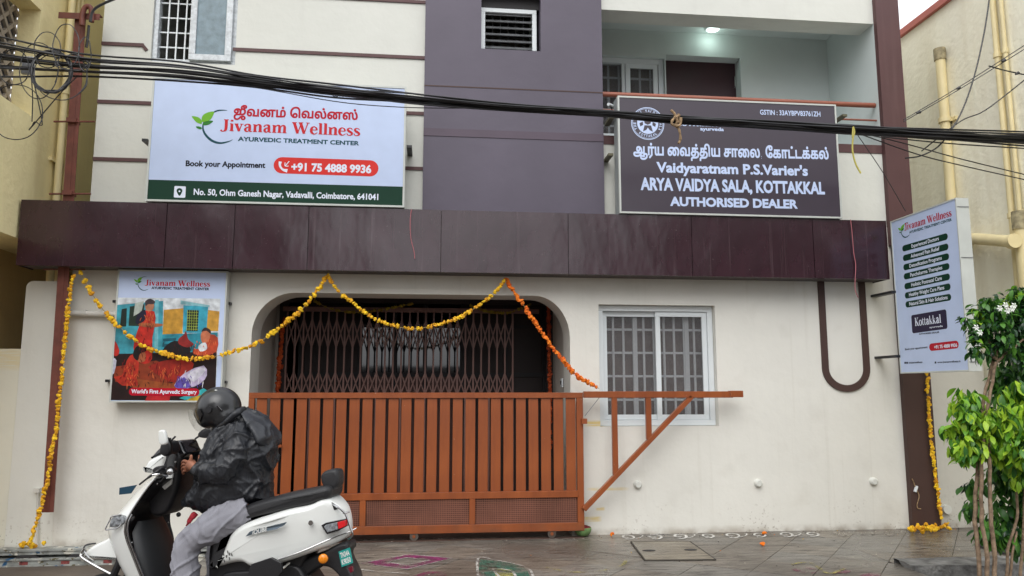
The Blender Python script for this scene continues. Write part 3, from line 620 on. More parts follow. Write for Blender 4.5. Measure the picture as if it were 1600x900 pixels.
# balcony railing
zr = W(1150, 152.5, D)[1]
rl = thing('balcony_railing', 'red-brown round top rail with thin lower rail along the balcony edge', 'railing', (BX0, D, bzf))
MB().tube([(BX0 - .01, D + .06, zr), (BX1 - .01, D + .06, zr)], .028, 12).build('top_rail', M_rail, rl, smooth=True)
for f, zp in ((0, W(1340, 184)[1]),): MB().tube([(BX0, D + .06, zp), (BX1, D + .06, zp)], .011, 8).build('lower_rail', M_rail, rl, smooth=True)
for px in (1069, 1223): MB().tube([(W(px, 150)[0], D + .06, bzf), (W(px, 150)[0], D + .06, zr)], .014, 8).build('post', M_rail, rl, smooth=True)
# small bullet camera on the purple tower corner
cc = W(954, 164, D - .1); ct = thing('bullet_camera', 'small white bullet security camera between the purple wall and the dark dealer sign', 'camera', (cc[0], D - .1, cc[1]))
MB().tube([(cc[0] - .03, D - .13, cc[1] - .005), (cc[0] + .03, D - .05, cc[1] + .012)], .016, 10).build('body', M_upvc, ct, smooth=True)
MB().tube([(cc[0] + .01, D - .07, cc[1]), (cc[0] + .035, D - .04, cc[1] - .05), (cc[0] + .03, D + .0, cc[1] - .06)], .006, 6).build('bracket', M_black, ct)
# ================================================================== CANOPY (part of the building)
joints = [27, 258, 365, 481, 689, 888, 1081, 1271, 1333, 1387]
jx = [W(p, 380, CY)[0] for p in joints]; jx[0] = cX0; jx[-1] = cX1
mb = MB(); mb.box(cX0 + .01, cX1 - .01, CY + .02, D - .001, cz0 + .01, cz1 - .005); cn = mb.build('canopy', M_acpin, bld)
for k in range(len(jx) - 1):
    x0, x1 = jx[k] + .003, jx[k + 1] - .003; nx, nz = 12, 6; mb = MB(); vs = []; fs = []; rk = random.Random(k * 5 + 2)
    amp = rk.uniform(.002, .0055) * rk.choice((1, -1, 1)); ph = rk.uniform(0, 6); tx, tz = rk.uniform(-.004, .004), rk.uniform(-.004, .004)
    for j in range(nz + 1):
        for i in range(nx + 1):
            u, v = i / nx, j / nz; e = 4 * u * (1 - u) * 4 * v * (1 - v)
            y = CY - amp * e - .004 * e * math.sin(ph + 4 * u + 3 * v) + tx * (u - .5) + tz * (v - .5)
            vs.append((x0 + (x1 - x0) * u, y, cz0 + (cz1 - cz0) * v))
    for j in range(nz):
        for i in range(nx): a1 = j * (nx + 1) + i; fs.append((a1, a1 + 1, a1 + nx + 2, a1 + nx + 1))
    mb.add(vs, fs); mb.add([(x0, CY + .03, cz0), (x1, CY + .03, cz0), (x1, CY + .03, cz1), (x0, CY + .03, cz1), (x0, CY, cz0), (x1, CY, cz0), (x1, CY, cz1), (x0, CY, cz1)], [(0, 1, 5, 4), (1, 2, 6, 5), (2, 3, 7, 6), (3, 0, 4, 7)])
    mb.build('panel', M_acp, cn, smooth=True, fix=False, angle=35)
MB().box(cX0, cX0 + .008, CY + .01, D - .002, cz0, cz1).build('panel', M_acp, cn)
MB().box(cX1 - .008, cX1, CY + .01, D - .002, cz0, cz1).build('panel', M_acp, cn)
# brown U-shaped trim on the right of the wall
uL, uR, uB = W(1286, 520)[0], W(1350, 520)[0], W(1318, 607)[1]; r_ = (uR - uL) / 2; zc = uB + r_ - .02
pts = [(uL, cz0 + .03)] + [(uL, zc)] + [(uL + r_ - r_ * math.cos(t), zc - (zc - uB) * math.sin(t)) for t in [math.pi * k / 20 for k in range(1, 20)]] + [(uR, zc), (uR, cz0 + .03)]
w2 = .034; Lf = []; Rt = []
for i, p in enumerate(pts):
    a1, b1 = pts[max(0, i - 1)], pts[min(len(pts) - 1, i + 1)]; t = Vector((b1[0] - a1[0], b1[1] - a1[1])).normalized(); Lf.append((p[0] - t.y * w2, p[1] + t.x * w2)); Rt.append((p[0] + t.y * w2, p[1] - t.x * w2))
mb = MB(); n = len(Lf)
for y in (D - .018, D + .001): mb.add([(x, y, z) for x, z in Lf + Rt], [(i, i + 1, n + i + 1, n + i) for i in range(n - 1)])
for s_ in (Lf, Rt): mb.add([(x, D - .018, z) for x, z in s_] + [(x, D + .001, z) for x, z in s_], [(i, i + 1, n + i + 1, n + i) for i in range(n - 1)])
mb.build('u_shaped_trim', M_darkmar, bld, merge=.0005)
# round plaster caps low on the wall, switch plate, horizontal white conduit
for px, py in ((996, 757), (1184, 755), (1364, 752)):
    x, z = W(px, py); MB().tube([(x, D + .002, z), (x, D - .03, z), (x, D - .04, z)], [.042, .036, .026], 16).build('pipe_cap', M_upper, bld, smooth=True)
xs_, zs_ = PX(878, 598, AR - .004).y, PX(878, 598, AR - .004).z
mb = MB().box(AR - .012, AR + .002, xs_ - .04, xs_ + .04, zs_ - .045, zs_ + .045); sp_ = mb.build('switch_plate', M_upvc, bld); MB().box(AR - .02, AR - .012, xs_ - .012, xs_ + .012, zs_ - .02, zs_ + .02).build('switch', M_dark, sp_)
M_cond = mat('white_conduit', srgb(214, 212, 204), rough=.5, var=.05)
p1 = [(*W(104, 425), 0)]
q = [W(106, 424), W(105, 470), W(106, 486), W(113, 490), W(150, 491), W(186, 492)]
MB().tube([(x, D - .05, z) for x, z in q], .026, 12).build('conduit', M_cond, bld, smooth=True)
for px in (108, 135): MB().tube([(W(px, 490)[0], D - .05, W(px, 490)[1]), (W(px + 4, 490)[0], D - .05, W(px + 4, 490)[1])], .031, 12).build('conduit_socket', M_cond, bld)
q = [W(61, 768), W(61, 800), W(60, 856)]; MB().tube([(x, D - .03, z) for x, z in q], .009, 8).build('conduit', M_cond, bld); MB().box(q[0][0] - .03, q[0][0] + .02, D - .05, D, q[0][1] - .005, q[0][1] + .03).build('conduit_socket', M_cond, bld)
# ================================================================== COMPOUND WALLS
cw1x, cw1z = W(28, 600)[0], W(60, 439)[1]; lz = W(12, 545)[1]
mb = MB(); r = .06; top = [(cw1x + r - r * math.cos(t), cw1z - r + r * math.sin(t)) for t in [math.pi / 2 * k / 5 for k in range(6)]]
mb.prism([(cw1x, -.35)] + top + [(GX0 - .002, cw1z), (GX0 - .002, -.35)], D + .002, D + .2)
lw = mb.build('compound_wall', M_comp, label='cream compound wall with rounded top corner left of the brown service pole', cat='wall')
mb = MB(); mb.box(-14, cw1x - .002, D + .004, D + .2, -.35, lz); nw = mb.build('neighbour_wall', wallmat('stained_white_wall', srgb(224, 222, 206), yel=[(W(5, 555)[0], W(5, 560)[1], .25, .12, .35)]), label='lower white compound wall with yellow stain at the left edge of the photo', cat='wall')
rx0, rx1 = lx1 + .003, 9; rz = W(1480, 583)[1] + .5
mb = MB(); mb.box(rx0, W(1530, 600)[0] + .1, D + .05, D + .25, -.2, W(1480, 560)[1]); rw = mb.build('compound_wall', wallmat('right_wall_paint', srgb(206, 204, 194), h=.5, streak=.3), label='cream compound wall between the brown column and the roadside tree', cat='wall')
x, z = W(1476, 795, D + .05); MB().tube([(x, D + .05, z), (x, D + .0, z)], .045, 16).build('pipe_cap', M_upper, rw, smooth=True)
# ================================================================== NEIGHBOURING BUILDINGS
XL = PX(99, 300, -4.45).x
nb = thing('yellow_building', 'yellow painted neighbouring building with grilled window recess and drain pipes on the left', 'building', (-5, D, 0))
XL = -3.72
def wy(px, py, X): p = PX(px, py, X); return p.y, p.z
yo0, zo = wy(4, 100, XL)[0], 0
ya0 = wy(-40, 100, XL)[0]; yb0 = wy(57, 100, XL)[0]
zb = wy(54, 185, XL)[1]; ztp = wy(62, 14, XL)[1]; zled = wy(25, 371, XL)[1]
ylim0, ylim1 = wy(-90, 300, XL)[0], D + 9
mb = MB(); v, f = fill2d([rect(ylim0, zled, ylim1, 9), rect(ya0, zb, yb0, ztp)])
mb.add([(XL, y, z) for y, z in v], f)
mb.add([(XL, ya0, zb), (XL, yb0, zb), (XL, yb0, ztp), (XL, ya0, ztp), (XL - .20, ya0, zb), (XL - .20, yb0, zb), (XL - .20, yb0, ztp), (XL - .20, ya0, ztp)], [(0, 1, 5, 4), (1, 2, 6, 5), (2, 3, 7, 6), (3, 0, 4, 7)])
mb.add([(XL, ylim0, zled), (XL, ylim1, zled), (XL - .45, ylim1, zled), (XL - .45, ylim0, zled)], [(0, 1, 2, 3)])
mb.box(XL - .6, XL - .25, ylim0, ya0, zled + .05, 9); mb.build('wall', M_beige, nb)
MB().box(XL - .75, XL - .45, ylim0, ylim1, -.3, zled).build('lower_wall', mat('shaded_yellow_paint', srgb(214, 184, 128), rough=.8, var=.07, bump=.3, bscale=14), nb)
# concrete lattice grille in the recess
wn = MB().box(XL - .26, XL - .22, ya0 - .02, yb0 + .02, zb - .02, ztp + .02).build('window', M_dark, nb)
M_jali = mat('grey_lattice_concrete', srgb(168, 156, 140), rough=.8, var=.15, bump=.4, bscale=40)
pit = .17; ny_ = int((yb0 - ya0) / pit) + 1; nz2 = int((ztp - zb) / pit) + 1
for i in range(-nz2, ny_ + 1):
    for s_ in (1, -1):
        a_ = []
        y0_, y1_ = ya0 + i * pit, ya0 + i * pit + (ztp - zb)
        p, q = (y0_, zb), (y1_, ztp)
        if s_ < 0: p, q = (y0_, ztp), (y1_, zb)
        t0 = max(0, (ya0 - p[0]) / (q[0] - p[0])); t1 = min(1, (yb0 - p[0]) / (q[0] - p[0]))
        if t1 - t0 < .03: continue
        A = (XL - .205 - (.004 if s_ > 0 else 0), p[0] + (q[0] - p[0]) * t0, p[1] + (q[1] - p[1]) * t0); B = (XL - .205 - (.004 if s_ > 0 else 0), p[0] + (q[0] - p[0]) * t1, p[1] + (q[1] - p[1]) * t1)
        MB().beam(A, B, .035, .03, up=(1, 0, 0)).build('lattice_bar', M_jali, wn)
for k, px in enumerate((93, 103, 109)):
    y = wy(px, 250, XL + .06)[0]; mb = MB(); mb.tube([(XL + .06, y, -.2), (XL + .06, y, 9)], .034 if k == 0 else .018, 10); mb.build('drain_pipe', M_pipe, nb, smooth=True)
    for z in (2.75, 4.3): MB().tube([(XL + .06, y, z), (XL + .06, y, z + .07)], .043 if k == 0 else .025, 10).build('pipe_socket', M_pipe, nb, smooth=True)
    z = 3.6; MB().box(XL, XL + .03, y - .09, y + .09, z, z + .03).build('pipe_clamp', M_pipe, nb)
# right neighbour
XR = 5.85
nr = thing('pale_yellow_building', 'pale yellow plastered neighbouring building with red roof coping and drain pipes on the right', 'building', (6, D, 0))
zc_ = wy(1405, 57, XR)[1]
MB().box(XR, XR + 6, 5.2, D + 14, -.3, zc_ - .04).build('wall', M_beigeR, nr)
MB().box(XR - .05, XR + 6, 5.1, D + 14.1, zc_ - .04, zc_ + .04).build('coping', mat('red_coping_paint', srgb(190, 112, 100), rough=.7, var=.08), nr)
yp = wy(1476, 200, XR - .08)[0]
zt_ = wy(1468, 76, XR - .08)[1]
MB().tube([(XR - .07, yp, -.2), (XR - .07, yp, zt_)], .052, 14).build('drain_pipe', M_pipe, nr, smooth=True)
MB().tube([(XR - .07, yp, zt_ - .13), (XR - .07, yp, zt_ + .005)], .064, 14).build('vent_cowl', mat('weathered_cowl', srgb(176, 164, 130), rough=.8, var=.3, vscale=20), nr, smooth=True)
for z in (wy(1478, 190, XR - .08)[1], wy(1478, 300, XR - .08)[1] - 1.2): MB().tube([(XR - .07, yp, z), (XR - .07, yp, z + .05)], .072, 14).build('pipe_clamp', M_pipe, nr, smooth=True); MB().box(XR - .03, XR, yp - .12, yp + .12, z, z + .04).build('pipe_clamp', M_pipe, nr)
for px, r in ((1564, .03), (1577, .022)):
    y = wy(px, 150, XR - .04)[0]; MB().tube([(XR - .04, y, 1.2), (XR - .04, y, zc_ - .1)], r, 10).build('drain_pipe', M_pipe, nr, smooth=True)
    for z in (2.3, 3.1, 3.9, 4.8): MB().tube([(XR - .04, y, z), (XR - .04, y, z + .05)], r * 1.35, 10).build('pipe_socket', M_pipe, nr, smooth=True)
y2 = wy(1592, 340, XR - .1)[0]; zq = wy(1592, 330, XR - .1)[1]
MB().tube([(XR - .09, y2, -.2), (XR - .09, y2, zq)], .06, 14).build('drain_pipe', M_pipe, nr, smooth=True)
MB().tube([(XR - .09, y2, zq - .18), (XR - .09, y2, zq)], .072, 14).build('vent_cowl', MATS['weathered_cowl'], nr, smooth=True)
y3, z3 = wy(1500, 387, XR - .02); py3, pz3 = wy(1566, 377, XR - .3)
MB().tube([(XR + .0, y3 + .1, z3 + .0), (XR - .12, y3 - .35, z3 + .03), (XR - .2, py3, pz3)], .06, 16).build('spout_pipe', M_pipe, nr, smooth=True)
MB().tube([(XR - .2, py3 + .02, pz3), (XR - .205, py3 - .05, pz3)], .072, 16).build('spout_cap', M_pipe, nr, smooth=True)
# houses across the street, unseen behind the camera, heights and gap shaped for canopy reflections
M_opp = mat('unseen_house_paint', srgb(120, 110, 100), rough=.8, var=.2)
for x0, x1, h, nm in ((-18, -4.0, 8.5, 'unseen grey painted house across the street to the west, shaped for canopy reflections'), (7.2, 20, 8.5, 'unseen grey painted house across the street to the east, shaped for canopy reflections'), (-3.9, 7.1, 2.0, 'unseen low building across the street between the two houses, shaped for canopy reflections')):
    t = thing('house', nm, 'house', (x0, -9, 0)); MB().box(x0, x1, -16, -9, ROADZ, h).build('wall', M_opp, t); MB().box(x0 - .2, x1 + .2, -16.2, -8.8, h, h + .2).build('roof', M_conc, t)
    for k in range(3): xx = x0 + (x1 - x0) * (k + .7) / 3.4; MB().box(xx - .5, xx + .5, -9.02, -8.98, 1.0, 2.2).build('window', M_dark, t)
# ================================================================== SIGNS
c_red, c_teal, c_green, c_blk = flat('print_red', srgb(196, 36, 44), .5, spec=.2), flat('print_teal', srgb(20, 72, 82), .5, spec=.2), flat('print_dark_green', srgb(16, 56, 40), .5, spec=.2), flat('print_black', srgb(20, 22, 36), .5, spec=.2)
c_white, c_leaf, c_leaf2, c_tomato = flat('print_white', srgb(226, 232, 246), .5, spec=.2), flat('print_leaf_green', srgb(112, 176, 48), .5, spec=.2), flat('print_leaf_dark', srgb(48, 120, 44), .5, spec=.2), flat('print_tomato', srgb(214, 52, 46), .5, spec=.2)
c_crim = flat('print_crimson', srgb(180, 16, 40), .5, spec=.2); c_navy = flat('print_navy', srgb(44, 36, 62), .5, spec=.2)
FR = dict(n=(0, -1, 0), ux=(1, 0, 0))
def logo(F, parent, o, ex, ey):
    """leaf and arc emblem; o = pixel origin, ex/ey = pixel vectors of one unit right and down"""
    q = lambda x, y: (o[0] + ex[0] * x + ey[0] * y, o[1] + ex[1] * x + ey[1] * y)
    a = F.uv(*q(0, 0)); b = F.uv(*q(1, 0)); U = math.hypot(b[0] - a[0], b[1] - a[1])
    mb = MB(); F.stroke([q(*p) for p in ((.86, .0), (.62, .02), (.40, .18), (.28, .42), (.30, .66), (.46, .88), (.68, .97), (.90, .92), (1.0, .86))], [U * .012, U * .04, U * .03, U * .03, U * .05, U * .06, U * .05, U * .03, U * .008], .0012, mb, 5); mb.build('emblem_arc', c_teal, parent, fix=False)
    for pts, m in (([(.25, .36), (.26, .18), (.38, .08), (.54, .05), (.50, .2), (.42, .32)], c_leaf), ([(.24, .42), (.12, .38), (.04, .28), (.0, .2), (.14, .22), (.23, .3)], c_leaf), ([(.26, .44), (.34, .34), (.52, .32), (.44, .42), (.34, .46)], c_leaf2), ([(.22, .58), (.14, .56), (.10, .5), (.2, .5), (.25, .54)], c_leaf2)):
        F.poly('emblem_leaf', [q(*p) for p in pts], m, parent, .0018, 3)
def signbox(name, label, F, corners, depth, parent_loc, frame=.02, face=M_signw, cat='sign', side=M_frame):
    """rectangular box sign; corners = TL, TR, BR, BL in photo pixels on its front plane"""
    uv = [F.uv(*c) for c in corners]
    u0, u1 = (uv[0][0] + uv[3][0]) / 2, (uv[1][0] + uv[2][0]) / 2; v1, v0 = (uv[0][1] + uv[1][1]) / 2, (uv[2][1] + uv[3][1]) / 2
    p = F.w((u0 + u1) / 2, v0, 0); t = thing(name, label, cat, p)
    def slab(a0, a1, b0, b1, h0, h1):
        cs = [F.w(a, b, h) for h in (h0, h1) for a, b in ((a0, b0), (a1, b0), (a1, b1), (a0, b1))]
        return MB().add(cs, [(0, 1, 2, 3), (4, 7, 6, 5), (0, 4, 5, 1), (1, 5, 6, 2), (2, 6, 7, 3), (3, 7, 4, 0)])
    slab(u0 + .001, u1 - .001, v0 + .001, v1 - .001, -depth, -.004).build('box_side', side, t)
    f_ = frame
    for a in ((u0, u1, v1 - f_, v1), (u0, u1, v0, v0 + f_), (u0, u0 + f_, v0 + f_, v1 - f_), (u1 - f_, u1, v0 + f_, v1 - f_)): slab(*a, -.03, .006).build('frame', M_frame, t)
    slab(u0 + f_, u1 - f_, v0 + f_, v1 - f_, -.01, 0).build('face', face, t)
    return t, (u0 + f_, u1 - f_, v0 + f_, v1 - f_)
# ---- big white sign
F1 = Face(plane=('Y', CY - .01), **FR)
s1_, e1 = signbox('wellness_sign', 'large white and green wellness centre signboard with red lettering above the canopy', F1, ((238, 121), (636, 134.5), (631, 324.5), (228, 314)), .1, 0, .018)
g1 = F1.uv(400, 285.3)[1]
MB().add([F1.w(a, b, .0008) for a, b in ((e1[0], e1[2]), (e1[1], e1[2]), (e1[1], g1), (e1[0], g1))], [(0, 1, 2, 3)]).build('green_band', c_green, s1_, fix=False)
F1.text('lettering', 'ஜீவனம் \u0bc6வல்னஸ்', (365, 180.5), (559, 187), 13.5, c_crim, s1_, .034)
F1.text('lettering', 'Jivanam Wellness', (343.5, 204), (563, 212.3), 17.5, c_red, s1_, ser=True)
F1.text('lettering', 'AYURVEDIC TREATMENT CENTER', (371.7, 220), (561, 227), 6.3, c_teal, s1_, .035)
F1.text('lettering', 'Book your Appointment', (290, 259.3), (414.5, 262.2), 8.4, c_blk, s1_, .035)
F1.pill('red_pill', (427, 270.6), (591, 276), 25.5, c_tomato, s1_)
F1.text('lettering', '+91 75 4888 9936', (455, 266.5), (580, 270.3), 11.8, c_white, s1_, .04)
mb = MB(); U = .011; F1.stroke([(438, 252.5), (437.5, 259), (442, 265), (449, 267)], [.03, .02, .02, .035], .0022, mb); F1.stroke([(452, 252), (446, 259)], .008, .0022, mb); F1.stroke([(445.5, 254), (445.5, 259.5), (451, 259.5)], .008, .0023, mb, 2); mb.build('phone_icon', c_white, s1_, fix=False)
F1.pill('pin_box', (271.5, 308.6), (289.5, 309.2), 18, c_white, s1_, .0012, .2)
mb = MB(); F1.poly('x', [(280.5, 306.2), (276.2, 299.5), (277, 295.5), (280.5, 294), (284, 295.5), (284.8, 299.5)], None, None, .0018, 3, mb); mb.build('map_pin', c_green, s1_, fix=False)
F1.poly('pin_hole', [(279, 299), (280.5, 297.3), (282, 299), (280.5, 300.5)], c_white, s1_, .0024, 3)
F1.text('lettering', 'No. 50, Ohm Ganesh Nagar, Vadavalli, Coimbatore, 641041', (302.5, 304.2), (591, 312.3), 9.2, c_white, s1_, .03)
F1.text('lettering', 'GSTIN : 33AYBPV83761ZH', (519, 151), (612, 153.6), 6.5, c_blk, s1_, .02)
logo(F1, s1_, (300, 171), (64, 1.6), (-.6, 53))
for px, py in ((638, 230), (226, 220)):
    x, z = W(px, py, CY + .05); MB().box(x - .015, x + .035, CY + .02, D, z - .012, z + .012).build('bracket', M_black, s1_)
# ---- dark dealer sign
F2 = Face(plane=('Y', CY - .02), **FR)
M_dkface = flat('sign_dark_vinyl', srgb(66, 58, 68), .28)
s2_, e2 = signbox('dealer_sign', 'dark grey dealer signboard with pale lettering in two scripts below the balcony rail', F2, ((965.5, 150.5), (1308, 163), (1313.5, 340), (967.5, 334.5)), .17, 0, .017, M_dkface, side=M_frameg)
c_pale = flat('print_pale_blue', srgb(196, 212, 244), .35)
F2.text('lettering', 'GSTIN : 33AYBPV83761ZH', (1187.5, 178.9), (1282, 182), 7.4, c_pale, s2_, .02)
F2.text('lettering', 'ஆர்ய \u0bc8வத்திய சா\u0bc8ல, \u0bc7காட்டக்கல்', (989.5, 241.5), (1295, 248.3), 15.5, c_pale, s2_, .036)
F2.text('lettering', "Vaidyaratnam P.S.Varier's", (1025.8, 268.6), (1262.5, 274.2), 15, c_pale, s2_, .036)
F2.text('lettering', 'ARYA VAIDYA SALA, KOTTAKKAL', (1001, 296), (1289, 303), 18, c_pale, s2_, .042)
F2.text('lettering', 'AUTHORISED DEALER', (1047, 321), (1246.5, 325.5), 13, c_pale, s2_, .045)
F2.text('lettering', 'Kottakkal', (1052, 196), (1131, 198), 13, c_pale, s2_, ser=True)
F2.text('lettering', 'ayurveda', (1094, 203.6), (1131, 204.8), 5, c_pale, s2_, .03)
sc_ = F2.uv(1012, 193); sr = F2.uv(1037.7, 193)[0] - sc_[0]
def annulus(mb, F, c, r0, r1, h, n=48):
    vs = [F.w(c[0] + r * math.cos(2 * math.pi * k / n), c[1] + r * math.sin(2 * math.pi * k / n), h) for r in (r0, r1) for k in range(n)]
    return mb.add(vs, [(k, (k + 1) % n, n + (k + 1) % n, n + k) for k in range(n)])
mb = MB(); annulus(mb, F2, sc_, sr * .955, sr, .0015); annulus(mb, F2, sc_, sr * .90, sr * .925, .0015); annulus(mb, F2, sc_, 0.001, sr * .64, .0015)
mb.build('seal_ring', c_pale, s2_, fix=False)
mb = MB(); arc_txt = 'THE ARYA VAIDYA SALA'
for txt, a0, a1, up in ((arc_txt, 205, -25, 1), ('KOTTAKAL', 232, 308, -1)):
    for k, ch in enumerate(txt):
        if ch == ' ': continue
        an = math.radians(a0 + (a1 - a0) * k / (len(txt) - 1)); rr = sr * (.71 if up > 0 else .84)
        o = F2.w(sc_[0] + rr * math.cos(an), sc_[1] + rr * math.sin(an), 0); up_ = Vector((math.cos(an), 0, math.sin(an))) * up; rt = Vector((math.sin(an), 0, -math.cos(an))) * up
        wd_ = sr * .11; lettering(mb, ch, o, rt, up_, -wd_ / 2, wd_ / 2 if ch != 'I' else -wd_ / 4, 0, sr * .15, F2.n, .03)
mb.build('lettering', c_pale, s2_, fix=False)
mb = MB(); q = lambda x, y: F2.w(sc_[0] + sr * x, sc_[1] + sr * y, .0023)
for pts in (((-.3, -.5), (-.2, -.12), (.2, -.12), (.3, -.5), (.1, -.4), (0, -.25), (-.1, -.4)), ((-.18, .0), (-.25, .25), (-.08, .42), (.1, .42), (.25, .22), (.16, .0), (0, -.08)), ((-.5, .0), (-.3, .1), (-.28, -.1), (-.45, -.2)), ((.5, .0), (.3, .1), (.28, -.1), (.45, -.2))): mb.add([q(*p) for p in pts], [tuple(range(len(pts)))])
mb.build('seal_figure', M_dkface, s2_, fix=False)
for px, py in ((953, 242), (955, 184), (1318, 181)):
    x, z = W(px, py, CY + .08); MB().box(x - .02, x + .03, CY + .06, D, z - .012, z + .012).build('bracket', mat('olive_bracket', srgb(96, 92, 70)), s2_)
# ---- projecting vertical sign
XS = PX(1392, 460, 1).x / 1 * 0 + P(1391.5, 460, D - .27).x
F3 = Face(n=(-1, 0, 0), ux=(0, -1, 0), plane=('X', XS))
s3_, e3 = signbox('projecting_sign', 'tall white two sided projecting signboard listing treatments at the right end of the canopy', F3, ((1392, 346.5), (1503.5, 305), (1506, 581), (1407, 583)), .115, 0, .012)
F3.text('lettering', 'Jivanam Wellness', (1413.3, 360), (1487.3, 337.3), 10.5, c_crim, s3_, ser=True)
F3.text('lettering', 'AYURVEDIC TREATMENT CENTER', (1421, 365), (1487.3, 344.8), 3.8, c_teal, s3_, .03)
logo(F3, s3_, (1403.5, 352), (18, -5.5), (0, 23))
rows = ['Experienced Doctors', 'Advanced Pain Relief', 'Detoxification Programs', 'Panchakarma Therapies', 'Holistic Postnatal Care', 'Healthy Weight Care Plans', 'Natural Skin & Hair Solutions']
LB = [(91, 281), (94, 326), (96, 369), (98, 412), (101, 458), (103, 501), (106, 543)]; RB = [(304, 222), (307, 270), (310, 316), (312, 362), (314, 411), (317, 458), (320, 507)]
ext = [(.20, .80), (.17, .80), (.13, .84), (.14, .84), (.15, .82), (.09, .86), (.08, .92)]
for tx, l_, r_2, ee in zip(rows, LB, RB, ext):
    a = (1380 + l_[0] / 3, 300 + l_[1] / 3); b = (1380 + r_2[0] / 3, 300 + r_2[1] / 3)
    F3.pill('green_pill', a, b, 9.6, c_green, s3_)
    lerp = lambda t, dy: (a[0] + (b[0] - a[0]) * t, a[1] + (b[1] - a[1]) * t - dy)
    F3.text('lettering', tx, lerp(ee[0], 2.5), lerp(ee[1], 2.9), 5.4, c_white, s3_, .02)
F3.pill('brand_box', (1425.7, 521), (1480.7, 513.5), 28.6, c_navy, s3_, .0008, .25)
F3.text('lettering', 'Kottakkal', (1430, 509.3), (1471, 504), 12.5, c_white, s3_, ser=True)
F3.text('lettering', 'ayurveda', (1452.6, 512.8), (1473.3, 510.4), 2.6, c_white, s3_, .02)
F3.text('lettering', 'AUTHORISED DEALER', (1436, 523.2), (1468, 520), 2.3, c_blk, s3_, .03)
F3.text('lettering', 'Book your appointment', (1414.3, 547.2), (1449.5, 543.6), 2.9, c_blk, s3_, .02)
F3.pill('red_pill', (1452.5, 548.5), (1498.5, 544), 11.5, c_crim, s3_)
F3.text('lettering', '+91 75 4888 9936', (1460, 545), (1496, 541.6), 5, c_white, s3_, .03)
F3.text('lettering', 'jivanamwellness', (1420, 568), (1441.5, 567), 2.8, c_blk, s3_, .02)
F3.text('lettering', 'www.jivanamwellness.in', (1465, 567.4), (1501, 565.6), 2.8, c_blk, s3_, .02)
for px, py in ((1414.5, 567), (1417.5, 567), (1461.8, 566.5)): F3.poly('social_icon', [(px - 1.2, py + 1.5), (px + 1.2, py + 1.4), (px + 1.2, py - 1.6), (px - 1.2, py - 1.5)], c_blk, s3_)
u0_, u1_ = e3[0], e3[1]
for px, py, z_ in ((1370, 463, 0), (1376, 559, 0)):
    x, z = W(px, py); MB().box(XS - .05, XS + .02, -u0_ - .0, D, z - .012, z + .012).build('bracket', M_black, s3_)
for k in range(4): z = e3[2] + (e3[3] - e3[2]) * (k + .15) / 3.3; MB().box(XS + .002, XS + .112, -e3[1] - .0165, -e3[1] - .012, z - .003, z + .003).build('edge_seam', mat('seam_grey', srgb(130, 132, 132)), s3_)
